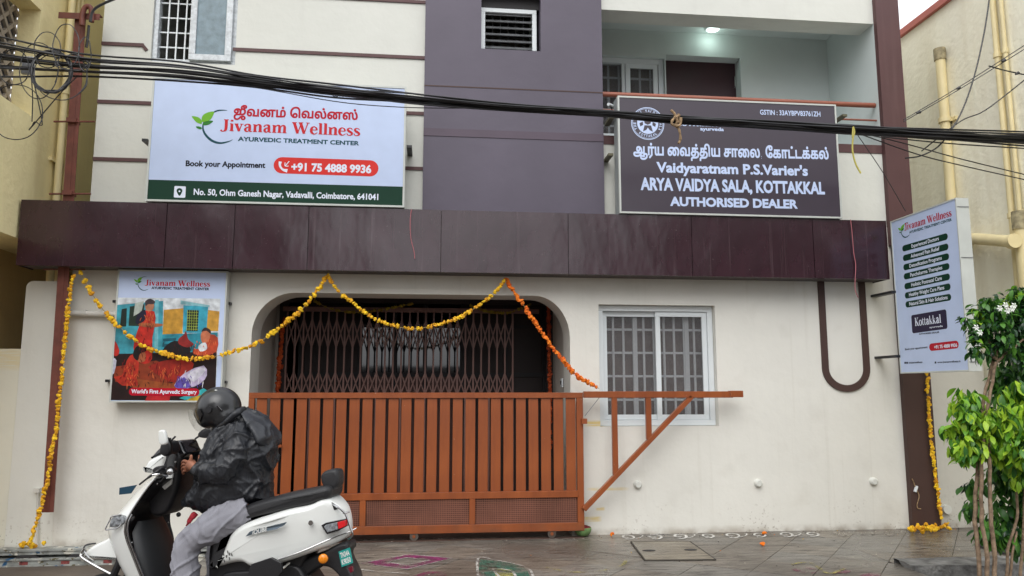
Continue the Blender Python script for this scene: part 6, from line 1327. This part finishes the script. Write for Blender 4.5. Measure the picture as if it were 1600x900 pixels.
# number plate, facing backwards
pc0 = S(529, 862, .075); pw = .0; back = -dd
pl_c = [S(529, 863, .08), S(546, 855, .02), S(551, 877, .02), S(535, 887, .08)]
ax_u = (nn * -.55 + dd * -.45); 
P0 = S(529, 862, .08); P1 = S(546.5, 855.5, .08)
hv_ = S(534, 886, .08) - P0
pn = (P1 - P0).cross(hv_).normalized(); pn = pn if pn.y < 0 else -pn
pc4 = [P0, P1, P1 + hv_, P0 + hv_]
M_teal = mat('teal_plate', srgb(34, 150, 142), rough=.35, var=.05)
pt0 = MB().add([p + pn * .002 for p in pc4] + [p - pn * .004 for p in pc4], [(0, 1, 2, 3), (7, 6, 5, 4), (0, 4, 5, 1), (1, 5, 6, 2), (2, 6, 7, 3), (3, 7, 4, 0)]).build('number_plate', M_teal, scoot)
ux_ = (P1 - P0); uy_ = -hv_
mb = MB(); o_ = P0 + hv_ + pn * .002
for tx, y0 in (('TN34A', .56), ('K9050', .12)): lettering(mb, tx, o_ + uy_ * y0 + ux_ * .1, ux_.normalized(), uy_.normalized(), 0, ux_.length * .8, 0, uy_.length * .32, pn, .03)
mb.build('plate_lettering', M_wht, pt0, fix=False)
c = S(505, 873, .12); MB().ball(c, .027, 14, 8, (1, .6, 1)).build('indicator', mat('orange_lens', srgb(240, 140, 20), rough=.2, coat=.5), scoot, smooth=True)
quadp('reflector', [(545, 886), (551, 884), (552, 893), (546, 896)], .06, mat('dark_red_lens', srgb(110, 20, 40), rough=.2), scoot, .01)
quadp('foot_guard', [(388, 899), (394, 881), (424, 871), (440, 879), (442, 893), (434, 902), (390, 905)], .23, M_plas, scoot, .012)
tb('foot_guard_bracket', [S(440, 890, .22), S(452, 880, .16)], .007, M_chr, scoot, n=1)
# wheels
def wheel(u, w, r, v0, name, steer=0):
    o = None; N = 36; mb = MB(); c = WL(u, v0, w); rings = []
    fwd = (dd * math.cos(steer) + nn * math.sin(steer)).normalized(); lat = UZ.cross(fwd).normalized()
    prof = [(r - .085, -.035), (r - .05, -.052), (r - .015, -.045), (r, -.02), (r + .002, 0), (r, .02), (r - .015, .045), (r - .05, .052), (r - .085, .035)]
    for k in range(N + 1): a = 2 * math.pi * k / N; rings.append([c + (fwd * math.cos(a) + UZ * math.sin(a)) * pr + lat * pl for pr, pl in prof])
    mb.loft(rings, closed=False, caps=False); t = mb.build('tyre', M_rub, scoot, smooth=True)
    mb = MB(); rings = []
    for k in range(N + 1): a = 2 * math.pi * k / N; rings.append([c + (fwd * math.cos(a) + UZ * math.sin(a)) * pr + lat * pl for pr, pl in ((r - .083, -.03), (r - .10, -.02), (r - .10, .02), (r - .083, .03))])
    mb.loft(rings, closed=False, caps=False)
    for k in range(5): a = 2 * math.pi * k / 5; mb.beam(c, c + (fwd * math.cos(a) + UZ * math.sin(a)) * (r - .095), .028, .022, up=lat)
    mb.tube([c - lat * .05, c + lat * .05], .035, 14); mb.build('rim', mat('grey_alloy', srgb(96, 98, 100), rough=.35, metal=.7), scoot, smooth=True); return c
fu, fw_ = L(166, 925, 0); ru, rw_ = L(468, 955, 0)
wheel(ru, .215, .215, 0, 'rear'); fc = wheel(fu, .215, .215, 0, 'front', .0)
# apron and leg shield
NEAR = [(748, 243), (760, 233), (775, 222), (790, 212), (803, 204), (815, 198), (830, 196), (845, 199.5), (862, 206), (880, 213), (900, 221), (930, 232)]
CEN = [(741, 250), (750, 234), (765, 218), (783, 202), (800, 187), (812, 175), (828, 170), (845, 173), (862, 179), (880, 186), (900, 196), (930, 208)]
FAR = [(745, 291), (757, 289), (772, 284), (787, 275), (800, 267), (812, 263.5), (828, 264), (845, 268), (860, 270), (877, 273), (897, 276), (927, 281)]
rings = []; inner = []; VS = .2
for (yn, xn), (yc, xc), (yf, xf) in zip(NEAR, CEN, FAR):
    n_ = S(xn, yn, VS); c_ = S(xc, yc, .04); f_ = S(xf, yf, -VS)
    f2 = R0 + dd * ((n_ - R0).dot(dd) * .5 + (f_ - R0).dot(dd) * .5) - nn * VS; f_ = Vector((f_.x, f_.y, (f_.z + n_.z) / 2)) ; cu_ = (c_ - R0).dot(dd); nu = (n_ - R0).dot(dd)
    fu_ = (f_ - R0).dot(dd); bu = lambda v: nu + (fu_ - nu) * (VS - v) / (2 * VS)
    ex_ = max(.05, cu_ - bu(0)); cz_ = c_.z; c_ = R0 + dd * (bu(0) + ex_) + UZ * (cz_ - ROADZ)
    a_ = R0 + dd * (bu(VS * .62) + ex_ * .72) + nn * (VS * .62) + UZ * (n_.z * .3 + cz_ * .7 - ROADZ); b_ = R0 + dd * (bu(-VS * .62) + ex_ * .72) - nn * (VS * .62) + UZ * (f_.z * .3 + cz_ * .7 - ROADZ)
    rings.append(cat_rom([n_, a_, c_ + dd * .0, b_, f_], 6)); g_ = min(.02, ex_ * .5 - .075); m1 = (n_ + f_) / 2 + dd * g_; inner.append(cat_rom([n_ - nn * .006 - dd * .006, n_.lerp(m1, .35) + dd * (g_ * .9 - .004), m1, f_.lerp(m1, .35) + dd * (g_ * .9 - .004), f_ + nn * .006 - dd * .006], 5))
MB().loft(rings, closed=False, caps=False).build('front_apron', M_wht, scoot, smooth=True, angle=80)
MB().loft(inner, closed=False, caps=False).build('leg_shield', M_plas, scoot, smooth=True, angle=80)
MB().add(list(rings[0]) , [tuple(range(len(rings[0])))]).build('apron_top', M_plas, scoot)
tb('edge_trim', [r[0] + nn * .004 for r in rings], .0065, M_chr, scoot, n=3); tb('edge_trim', [r[0] + nn * .006 - dd * .017 for r in rings[4:]], .005, M_chr, scoot, n=3)
tb('edge_trim', [r[-1] - nn * .002 for r in rings], .007, M_plas, scoot, n=3)
# glove box bulge on the leg shield and the column cover above it
gbx = [inner[k] for k in (5, 7, 9, 11)]
mb = MB(); gr = []
for k, sc2 in zip((5, 6, 8, 10, 11), (.5, .8, .95, .9, .7)):
    r_ = inner[k]; c0 = (r_[0] + r_[-1]) / 2; hw = (r_[0] - r_[-1]).length * .36 * sc2 + .04; gr.append([c0 + nn * (hw * math.cos(t)) - dd * (.0 + .075 * sc2 * math.sin(t)) for t in [math.pi * i / 10 for i in range(11)]])
mb.loft(gr, closed=False, caps=False); mb.build('glove_box', mat('matt_black_plastic', (.022, .024, .026), rough=.5, var=.1), scoot, smooth=True, angle=80)
pillow('column_cover', [(262, 745), (266, 715), (280, 700), (292, 702), (298, 712), (296, 730), (292, 756), (286, 775), (272, 800), (250, 800), (246, 770), (250, 752)], .0, .10, .04, M_plas, scoot)
for px, py in ((291, 768), (284, 784), (289, 808)): MB().ball(S(px - 10, py - 4, .02), .014, 8, 6).build('bag_hook', M_plas, scoot)
for px, py in ((243, 756), (208, 790), (203, 848), (259, 816)): MB().ball(S(px + 3, py, .195 if px < 250 else -.1), .0055, 8, 5).build('screw', M_chr, scoot)
# floorboard
fl = L(238, 930, .15); sl_ = L(330, 930, .15)
mb = MB(); pp = [(fl[0] + .06, .24), (sl_[0] - .15, .24), (sl_[0] - .15, .36), (fl[0] + .06, .33)]
mb.add([WL(u, .19, w) for u, w in pp] + [WL(u, -.19, w) for u, w in pp], [(0, 1, 2, 3), (7, 6, 5, 4), (0, 4, 5, 1), (1, 5, 6, 2), (2, 6, 7, 3), (3, 7, 4, 0)]); mb.build('floorboard', M_plas, scoot, bevel=.02, smooth=True)
pillow('motor_cover', [(345, 900), (400, 888), (460, 880), (480, 900), (500, 940), (490, 975), (440, 985), (350, 975)], .08, .11, .03, M_plas, scoot)
tb('centre_stand', [S(380, 950, .12), S(392, 1010, .14)], .012, M_plas, scoot, n=1)
for s_ in (1, -1): tb('shock_absorber', [WL(L(470, 885)[0], .09 * s_, L(470, 885)[1]), WL(ru, .1 * s_, .215)], .022, M_plas, scoot, n=1)
# front mudguard
mgp = [(127, 871), (131, 862), (142, 853), (158, 845), (175, 837), (190, 838), (200, 850), (203, 872), (200, 880), (182, 878), (155, 876), (136, 876)]
pillow('front_mudguard', mgp, .085, .085, .04, M_wht, scoot)
for s_ in (1, -1): tb('fork', [WL(fu, .075 * s_, .215), WL(L(205, 860)[0], .07 * s_, L(205, 860)[1])], .022, M_plas, scoot, n=1)
tb('guard_rail', [S(132, 857, .1), S(127, 866, .11), S(129, 872, .12), S(150, 885, .13), S(173, 897, .13)], .0085, M_chr, scoot)
tb('guard_rail', [S(150, 849, .05), S(134, 852, .08), S(129, 862, .1), S(128, 870, .11)], .005, M_plas, scoot)
tb('guard_rail', [S(131, 860, .1), S(138, 870, .11), S(147, 876, .12)], .004, M_chr, scoot)
MB().tube([WL(fu, .055, .215), WL(fu, .075, .215)], .1, 24).build('brake_disc', mat('brake_steel', srgb(110, 104, 98), rough=.4, metal=.9), scoot)
# front indicator and its wire guard, front plate
ip = pillow('indicator', [(178, 822), (181, 808), (190, 804), (203, 806), (203, 814), (192, 820)], .16, .2, .012, M_clr, scoot, v0=.12)
tb('lamp_guard', [S(190, 804, .2), S(175, 807, .2), S(172, 812, .2), S(165, 827, .2), S(172, 827, .2), S(185, 824, .2), S(190, 818, .2)], .004, M_chr, scoot)
fp = quadp('number_plate', [(187, 762), (214, 757.5), (205, 771), (186.5, 773)], -.05, mat('dark_teal_plate', srgb(22, 58, 78), rough=.3), scoot, .004)
# handlebar head
pillow('handlebar_cowl', [(230, 735), (233, 728), (240, 717), (254, 710), (266, 706), (271, 712), (266, 730), (264, 744), (254, 742), (240, 737)], .05, .11, .05, M_wht, scoot)
pillow('visor', [(243, 716), (248, 708), (258, 698), (268, 694), (272, 700), (268, 708), (252, 713)], .04, .09, .02, M_gloss, scoot)
pillow('display', [(274, 708), (275, 696), (279, 689), (291, 688), (297, 700), (301, 708), (292, 716), (280, 714)], .02, .09, .025, M_gloss, scoot)
quadp('fascia_strip', [(262, 745), (268, 727), (275, 720), (268, 757), (258, 765), (251, 758)], .105, M_wht, scoot, .006)
hb0, hb1 = S(267, 738, .34), S(300, 702, -.34)
hc = S(276, 720, .0)
tb('handlebar', [hb0.lerp(hc, .25), hc, hb1.lerp(hc, .25)], .013, M_plas, scoot)
g1_ = [S(270, 714, .25), S(267, 722, .31), S(266, 733, .37)]
tb('grip', g1_, .019, M_rub, scoot, seg=12); c = S(266, 737, .385); MB().ball(c, .019, 12, 8).build('bar_end', M_chr, scoot, smooth=True)
tb('grip', [S(297, 704, -.22), S(300, 700, -.34)], .019, M_rub, scoot, n=1)
lev = tb('brake_lever', [S(262, 732, .27), S(252, 733, .33), S(244, 738, .36), S(232, 746, .37), S(218, 757, .36)], [.009, .008, .007, .005], M_plas, scoot)
tb('brake_lever', [S(262, 744, .30), S(250, 741, .35), S(238, 742, .37)], .006, M_chr, scoot)
pillow('lever_housing', [(248, 732), (256, 727), (270, 730), (272, 737), (262, 740), (250, 738)], .25, .31, .012, M_plas, scoot, v0=.22)
pillow('switch_housing', [(260, 706), (262, 693), (270, 688), (277, 692), (277, 706), (268, 712)], .15, .22, .02, M_plas, scoot, v0=.12)
for a, b in (((264, 700), (266, 684)), ((266, 690), (274, 682))): tb('switch_lever', [S(*a, .2), S(*b, .2)], .006, M_plas, scoot, n=1)
mrr = pillow('mirror', [(251, 676), (253, 672), (259, 672), (262, 680), (263, 692), (258, 695), (252, 692)], .3, .325, .012, M_wht, scoot, v0=.295)
tb('mirror_stem', [S(267, 708, .2), S(268, 695, .25), S(262, 684, .3)], .006, M_plas, scoot)
tb('mirror_stem', [S(302, 705, -.2), S(302, 694, -.22), S(306, 685, -.25), S(318, 678, -.27)], .006, M_plas, scoot)
pillow('mirror', [(312, 682), (314, 674), (326, 668), (334, 674), (326, 684)], -.26, -.24, .01, M_plas, scoot, v0=-.29)
quadp('mirror_base', [(298, 702), (299, 695), (306, 695), (307, 702)], -.2, M_plas, scoot, .012)
tb('brake_cable', [S(262, 738, .24), S(252, 752, .2), S(240, 752, .16), S(246, 768, .1)], .005, M_plas, scoot)
# ================================================================== RIDER
person = thing('person', 'rider in black rain jacket, grey trousers and black helmet seated on the white scooter', 'person', WL(L(380, 800)[0], 0, 0))
M_skin = mat('brown_skin', srgb(170, 112, 86), rough=.5, var=.08)
def skin_obj(name, verts, edges, m, parent, sub=2, root=0):
    me = bpy.data.meshes.new(name); off = BASE[parent.name]; me.from_pydata([tuple(v - off) for v, r in verts], edges, []); me.materials.append(m)
    o = bpy.data.objects.new(name, me); COL.objects.link(o); o.parent = parent; BASE[o.name] = off
    md = o.modifiers.new('skin', 'SKIN'); md.use_smooth_shade = True
    if not me.skin_vertices: 
        bpy.context.view_layer.update()
    for i, (v, r) in enumerate(verts): me.skin_vertices[0].data[i].radius = (r, r); me.skin_vertices[0].data[i].use_root = (i == root)
    sb = o.modifiers.new('sub', 'SUBSURF'); sb.levels = sub; sb.render_levels = sub; return o
hip = WL(*((L(385, 795)[0], 0, L(385, 795)[1])))
V = []; Ed = []
def av(p, r, frm=None): V.append((p, r)); (Ed.append((frm, len(V) - 1)) if frm is not None else None); return len(V) - 1
pel = av(S(378, 785, 0), .13); sp1 = av(S(375, 745, 0), .12, pel); ch = av(S(370, 700, 0), .11, sp1); nk0 = av(S(362, 665, 0), .075, ch); nk = av(S(354, 655, 0), .055, nk0); hd = av(S(344, 640, 0), .08, nk); av(S(340, 628, 0), .07, hd)
# near (left) arm
sh = av(S(372, 684, .10), .05, ch); el = av(S(352, 733, .185), .036, sh); wr = av(S(306, 733, .155), .026, el); pm = av(S(299, 727, .13), .034, wr)
# fingers closed round the inner end of the handlebar, thumb up
def finger(base, pts, r0, r1):
    k = base
    for i, p in enumerate(pts): k = av(p, r0 + (r1 - r0) * i / (len(pts) - 1), k)
pm2 = av(S(295, 726, .12), .030, pm)
for j, (y0, ln) in enumerate(((718, 1.0), (723, 1.08), (728, 1.0), (733, .82))):
    finger(pm2, [S(292, y0 + 3, .125 - .004 * j), S(292 - 5 * ln, y0 + 2, .11), S(292 - 8 * ln, y0 + 5, .095), S(292 - 5 * ln, y0 + 8, .085)], .0095, .0075)
finger(pm, [S(298, 720, .15), S(299, 715, .155), S(298.5, 710, .155)], .0115, .0085)
# far arm
sh2 = av(S(368, 684, -.10), .05, ch); el2 = av(S(350, 725, -.22), .036, sh2); wr2 = av(S(312, 722, -.24), .03, el2); pmf = av(S(304, 712, -.27), .034, wr2)
for j in range(4): finger(pmf, [S(300, 700 + 4 * j, -.28 + .0 * j), S(295, 702 + 4 * j, -.29), S(296, 708 + 4 * j, -.295)], .0095, .0075)
finger(pmf, [S(302, 712, -.25), S(298, 716, -.25)], .011, .0085)
# legs
lh = av(S(372, 808, .09), .085, pel); lk = av(S(294, 848, .17), .06, lh); la = av(S(290, 985, .17), .04, lk); lf = av(S(268, 1003, .17), .035, la)
rh = av(S(376, 800, -.09), .085, pel); rk_ = av(WL(L(294, 848, .17)[0], -.17, L(294, 848, .17)[1]), .06, rh); ra = av(WL(L(290, 985, .17)[0], -.17, L(290, 985, .17)[1]), .04, rk_); av(WL(L(268, 1003, .17)[0], -.17, L(268, 1003, .17)[1]), .035, ra)
skin_obj('body', V, Ed, M_skin, person)
# clothes and helmet: overlapping volumes fused by voxel remeshing, then folded
def inflate(mb, poly, T, R, cell=.009, v0=0.0, taper=None):
    xs = [p[0] for p in poly]; ys = [p[1] for p in poly]; A = np.array(poly); B = np.roll(A, -1, axis=0); nx = int((max(xs) - min(xs)) / cell) + 3; ny = int((max(ys) - min(ys)) / cell) + 3
    gx = min(xs) - cell + cell * np.arange(nx); gy = min(ys) - cell + cell * np.arange(ny); X, Y = np.meshgrid(gx, gy); Pq = np.stack([X.ravel(), Y.ravel()], 1)
    dmin = np.full(len(Pq), 9.); ins = np.zeros(len(Pq), bool)
    for a, b in zip(A, B):
        e = b - a; t = np.clip(((Pq - a) @ e) / max(1e-12, e @ e), 0, 1); dmin = np.minimum(dmin, np.linalg.norm(Pq - (a + t[:, None] * e), axis=1))
        cond = (a[1] > Pq[:, 1]) != (b[1] > Pq[:, 1]); xi = (b[0] - a[0]) * (Pq[:, 1] - a[1]) / (b[1] - a[1] + 1e-12) + a[0]; ins ^= cond & (Pq[:, 0] < xi)
    dsg = np.where(ins, dmin, 0); q = np.clip(dsg / R, 0, 1); th = T * np.sqrt(np.maximum(0, 1 - (1 - q) ** 2))
    idx = {}; base = len(mb.v)
    def vid(i, s):
        if (i, s) not in idx: idx[(i, s)] = len(mb.v); u, w = Pq[i]; k = taper(u, w) if taper else 1; mb.v.append(WL(u, v0 + s * (th[i] * k + .0005), w))
        return idx[(i, s)]
    for r in range(ny - 1):
        for c in range(nx - 1):
            q4 = [r * nx + c, r * nx + c + 1, (r + 1) * nx + c + 1, (r + 1) * nx + c]
            if any(ins[i] for i in q4):
                mb.f.append(tuple(vid(i, 1) for i in q4)); mb.f.append(tuple(vid(i, -1) for i in reversed(q4))); mb.mi += [0, 0]
    # close the rim
    cnt = {}
    for f in mb.f:
        for a, b in zip(f, f[1:] + f[:1]): cnt[(a, b)] = cnt.get((a, b), 0) + 1
    inv = {v: k for k, v in idx.items()}
    for (a, b), n in list(cnt.items()):
        if n == 1 and (b, a) not in cnt and a in inv and b in inv and inv[a][1] == 1:
            mb.f.append((b, a, idx[(inv[a][0], -1)], idx[(inv[b][0], -1)])); mb.mi.append(0)
    return mb
def fused(name, mb, m, parent, voxel=.011, smooth=3, fold=None, **k):
    o = mb.build('tmpf', m, None); md = o.modifiers.new('r', 'REMESH'); md.mode = 'VOXEL'; md.voxel_size = voxel
    if smooth: sm = o.modifiers.new('s', 'SMOOTH'); sm.iterations = smooth; sm.factor = .6
    dg = bpy.context.evaluated_depsgraph_get(); me = bpy.data.meshes.new_from_object(o.evaluated_get(dg)); bpy.data.objects.remove(o)
    n = len(me.vertices); off = BASE[parent.name]
    nr_ = [v.normal.copy() for v in me.vertices]
    for v, nn_ in zip(me.vertices, nr_):
        p = v.co.copy()
        if fold: p += nn_ * fold(p)
        v.co = p - off
    me.name = name; me.materials.clear(); me.materials.append(m); me.polygons.foreach_set('use_smooth', [True] * len(me.polygons))
    o = bpy.data.objects.new(name, me); COL.objects.link(o); o.parent = parent; BASE[o.name] = off; return tag(o, **k)
shp = S(362, 672, .15)
def ridge(x): return max(0., 1 - abs(x) * 1.35) ** 2
def jfold(p):
    u = (p - R0).dot(dd); w = p.z; v = (p - R0).dot(nn); su = (shp - R0).dot(dd)
    wx = noise.noise(p * 4.5) * .8; wy = noise.noise(p * 4.5 + Vector((7, 3, 1))) * .8
    ang = math.atan2(u - su, shp.z + .12 - w)                      # drapes radiating down from the shoulder
    a = ridge(noise.noise(Vector((ang * 3.4 + wx, 1.5 + wy * .3, v * 2))) * 3.0) * .017
    b = ridge(noise.noise(Vector((u * 12 + w * 7 + wx, w * 4 - u * 3, v * 6))) * 3.2) * .010
    c = ridge(noise.noise(Vector((u * 22 - w * 16 + wx * 2, w * 15 + wy, v * 12))) * 3.0) * .005
    hem = ridge((w - hemz - .05) * 30) * .006
    return a + b + c + hem + noise.noise(p * 40) * .0012 - .011
hemz = L(350, 805, .1)[1]
M_jack = mat('black_rain_nylon', (.017, .019, .024), rough=.42, var=.2, bump=.35, bscale=15, bdist=.015, spec=.5)
jpx = [(362, 640), (374, 639), (386, 643), (402, 655), (414, 668), (420, 690), (419, 715), (415, 745), (414, 772), (416, 783), (400, 788), (374, 800), (352, 806), (330, 805), (308, 801), (292, 795), (285, 789), (286, 782), (294, 768), (303, 752), (312, 735), (312, 715), (318, 695), (322, 680), (330, 668), (345, 655)]
jq = [L(a, b, .06) for a, b in jpx]; jq = [(p.x, p.y) for p in cat_rom([(a, b, 0) for a, b in jq], 3, True)]
jm = MB(); wtop = L(380, 645)[1]; wbot = L(380, 800)[1]
inflate(jm, jq, .185, .14, taper=lambda u, w: .62 + .38 * min(1, max(0, (wtop - w) / .22)))
for s_, pts in ((1, [(376, 668, .08, .07), (372, 688, .13, .08), (365, 712, .17, .078), (354, 732, .19, .078), (338, 739, .19, .070), (322, 738, .175, .060), (308, 735, .155, .048), (303, 732, .15, .042)]), (-1, [(370, 668, -.08, .07), (366, 690, -.14, .075), (358, 712, -.19, .07), (348, 726, -.22, .065), (332, 726, -.23, .055), (318, 722, -.24, .045)])):
    w_ = [S(a, b, v) for a, b, v, r in pts]; rr = [r for *_x, r in pts]; jm.tube(cat_rom(w_, 4), [rr[min(i // 4, len(rr) - 1)] + (rr[min(i // 4 + 1, len(rr) - 1)] - rr[min(i // 4, len(rr) - 1)]) * (i % 4) / 4 for i in range(4 * (len(rr) - 1) + 1)], 16)
_n = M_jack.node_tree.nodes; _l = M_jack.node_tree.links; _b = _n['Principled BSDF']; _pb = _b.inputs['Normal'].links[0].from_socket
_tcj = _n.new('ShaderNodeNewGeometry'); _mp = _n.new('ShaderNodeMapping'); _mp.inputs['Rotation'].default_value = (.25, .35, 0); _mp.inputs['Scale'].default_value = (15, 15, 3.2); _l.new(_tcj.outputs['Position'], _mp.inputs[0])
_nz = _n.new('ShaderNodeTexNoise'); _nz.inputs['Scale'].default_value = 1.6; _nz.inputs['Detail'].default_value = 2; _nz.inputs['Distortion'].default_value = .8; _l.new(_mp.outputs[0], _nz.inputs['Vector'])
_bp = _n.new('ShaderNodeBump'); _bp.inputs['Strength'].default_value = .3; _bp.inputs['Distance'].default_value = .03; _l.new(_nz.outputs['Fac'], _bp.inputs['Height']); _l.new(_pb, _bp.inputs['Normal']); _l.new(_bp.outputs[0], _b.inputs['Normal'])
# hood lying on the back, collar
jk = fused('jacket', jm, M_jack, person, .0072, 4, jfold)
hm = MB(); hq = [L(a, b, .06) for a, b in ((376, 642), (388, 643), (402, 654), (414, 668), (421, 684), (419, 698), (410, 702), (402, 690), (396, 676), (386, 660))]
inflate(hm, hq, .14, .035, taper=lambda u, w: 1); fused('hood', hm, mat('hood_nylon', (.024, .027, .034), rough=.46, var=.2, bump=.3, bscale=30, spec=.6), person, .009, 3, lambda p: ridge(noise.noise(p * 11) * 2) * .012 - .002)
cm_ = MB(); cm_.tube(cat_rom([S(352, 662, .1), S(366, 648, .12), S(378, 641, .06), S(380, 641, -.06), S(366, 648, -.12), S(350, 664, -.1), S(338, 668, 0)], 6, True), .02, 10, closed=True); fused('collar', cm_, M_jack, person, .008, 2, lambda p: noise.noise(p * 20) * .004)
# cuff edge
# trousers
M_trs = mat('grey_cotton_trousers', srgb(150, 150, 158), rough=.9, var=.12, vscale=7, bump=.3, bscale=260)
def tfold(p):
    w = p.z; u = (p - R0).dot(dd); v = (p - R0).dot(nn); q = noise.noise(p * 6) * .8
    return ridge(noise.noise(Vector((u * 5 + q, w * 12 + u * 11, v * 5))) * 3.0) * .013 + ridge(noise.noise(Vector((u * 16 + q, w * 9 - u * 12, v * 9))) * 3) * .006 + noise.noise(p * 11) * .007 - .007
tm = MB()
kp = [(388, 796, .06, .12), (365, 806, .1, .105), (338, 820, .135, .095), (312, 834, .16, .084), (294, 850, .17, .077), (290, 870, .17, .077), (290, 900, .17, .078), (289, 940, .17, .075), (289, 985, .17, .07)]
for s_ in (1, -1):
    w_ = []
    for a, b, v, r in kp:
        u_, w__ = L(a, b, v); w_.append(WL(u_, v * s_, w__))
    rr = [k[3] for k in kp]; tm.tube(cat_rom(w_, 4), [rr[min(i // 4, len(rr) - 1)] + (rr[min(i // 4 + 1, len(rr) - 1)] - rr[min(i // 4, len(rr) - 1)]) * (i % 4) / 4 for i in range(4 * (len(rr) - 1) + 1)], 16)
fused('trousers', tm, M_trs, person, .0078, 3, tfold)
for s_ in (1, -1):
    u_, w__ = L(285, 995, .17); sm_ = MB(); sm_.tube([WL(u_ - .06, .17 * s_, .07), WL(u_ + .02, .17 * s_, .07), WL(u_ + .12, .17 * s_, .05), WL(u_ + .2, .17 * s_, .045)], [.05, .055, .045, .03], 12); fused('shoe', sm_, M_plas, person, .009, 3)
# red cloth end under the jacket hem
rc_ = MB(); rc_.tube(cat_rom([S(306, 802, .11), S(300, 808, .13), S(295, 816, .14), S(291, 822, .14)], 4), [.02] * 5 + [.015] * 4 + [.008] * 4, 8); fused('red_cloth', rc_, mat('red_print_cloth', srgb(176, 44, 56), rough=.9, var=.3, vscale=60), person, .006, 2, lambda p: noise.noise(p * 50) * .004)
# helmet
hcn = S(342, 637, 0); M_hel = mat('black_helmet_shell', (.02, .021, .023), rough=.3, var=.15, bump=.05, bscale=60, coat=.3)
hmb = MB(); ang_ = math.radians(-28); 
def hp_(px, py, v=0): return S(px, py, v)
hmb.ball(hcn, 1, 28, 18, (.131, .122, .125))
hmb.tube([S(326, 645, .0), S(322, 655, 0)], [.09, .075], 20); hmb.ball(S(329, 650, 0), .085, 18, 12, (1, 1.1, .9)); hmb.ball(S(353, 650, 0), .09, 18, 12, (1, 1.15, 1))
hel = fused('helmet', hmb, M_hel, person, .008, 4)
# visor: dark tinted band on the shell plus the raised clear shield in front
vs = []; 
def visor(name, m, rad, a0, a1, b0, b1, c, par, tilt):
    rings = []
    for i in range(9):
        e = a0 + (a1 - a0) * i / 8; row = []
        for j in range(15):
            z = b0 + (b1 - b0) * j / 14; fwd = dd * math.cos(e) - UZ * math.sin(e); row.append(c + (fwd * math.cos(z) * 1.04 + nn * math.sin(z) * .97) * rad)
        rings.append(row)
    return MB().loft(rings, closed=False, caps=False).build(name, m, par, smooth=True, angle=90)
visor('visor_band', M_gloss, .1345, math.radians(5), math.radians(52), math.radians(-72), math.radians(72), hcn, hel, 0)
visor('clear_shield', glassy('clear_shield_plastic', srgb(190, 190, 180), .72, .08), .168, math.radians(0), math.radians(50), math.radians(-62), math.radians(62), hcn - UZ * .01, hel, 0)
c = S(327, 640, .118); MB().tube([c, c + nn * .012], .02, 14).build('visor_pivot', M_plas, hel, smooth=True)
quadp('helmet_vent', [(338, 634), (341, 633), (348, 641), (346, 643)], .118, M_gloss, hel, .006); quadp('helmet_vent', [(336, 609), (340, 609), (339, 614), (337, 615)], .06, M_wht, hel, .008)
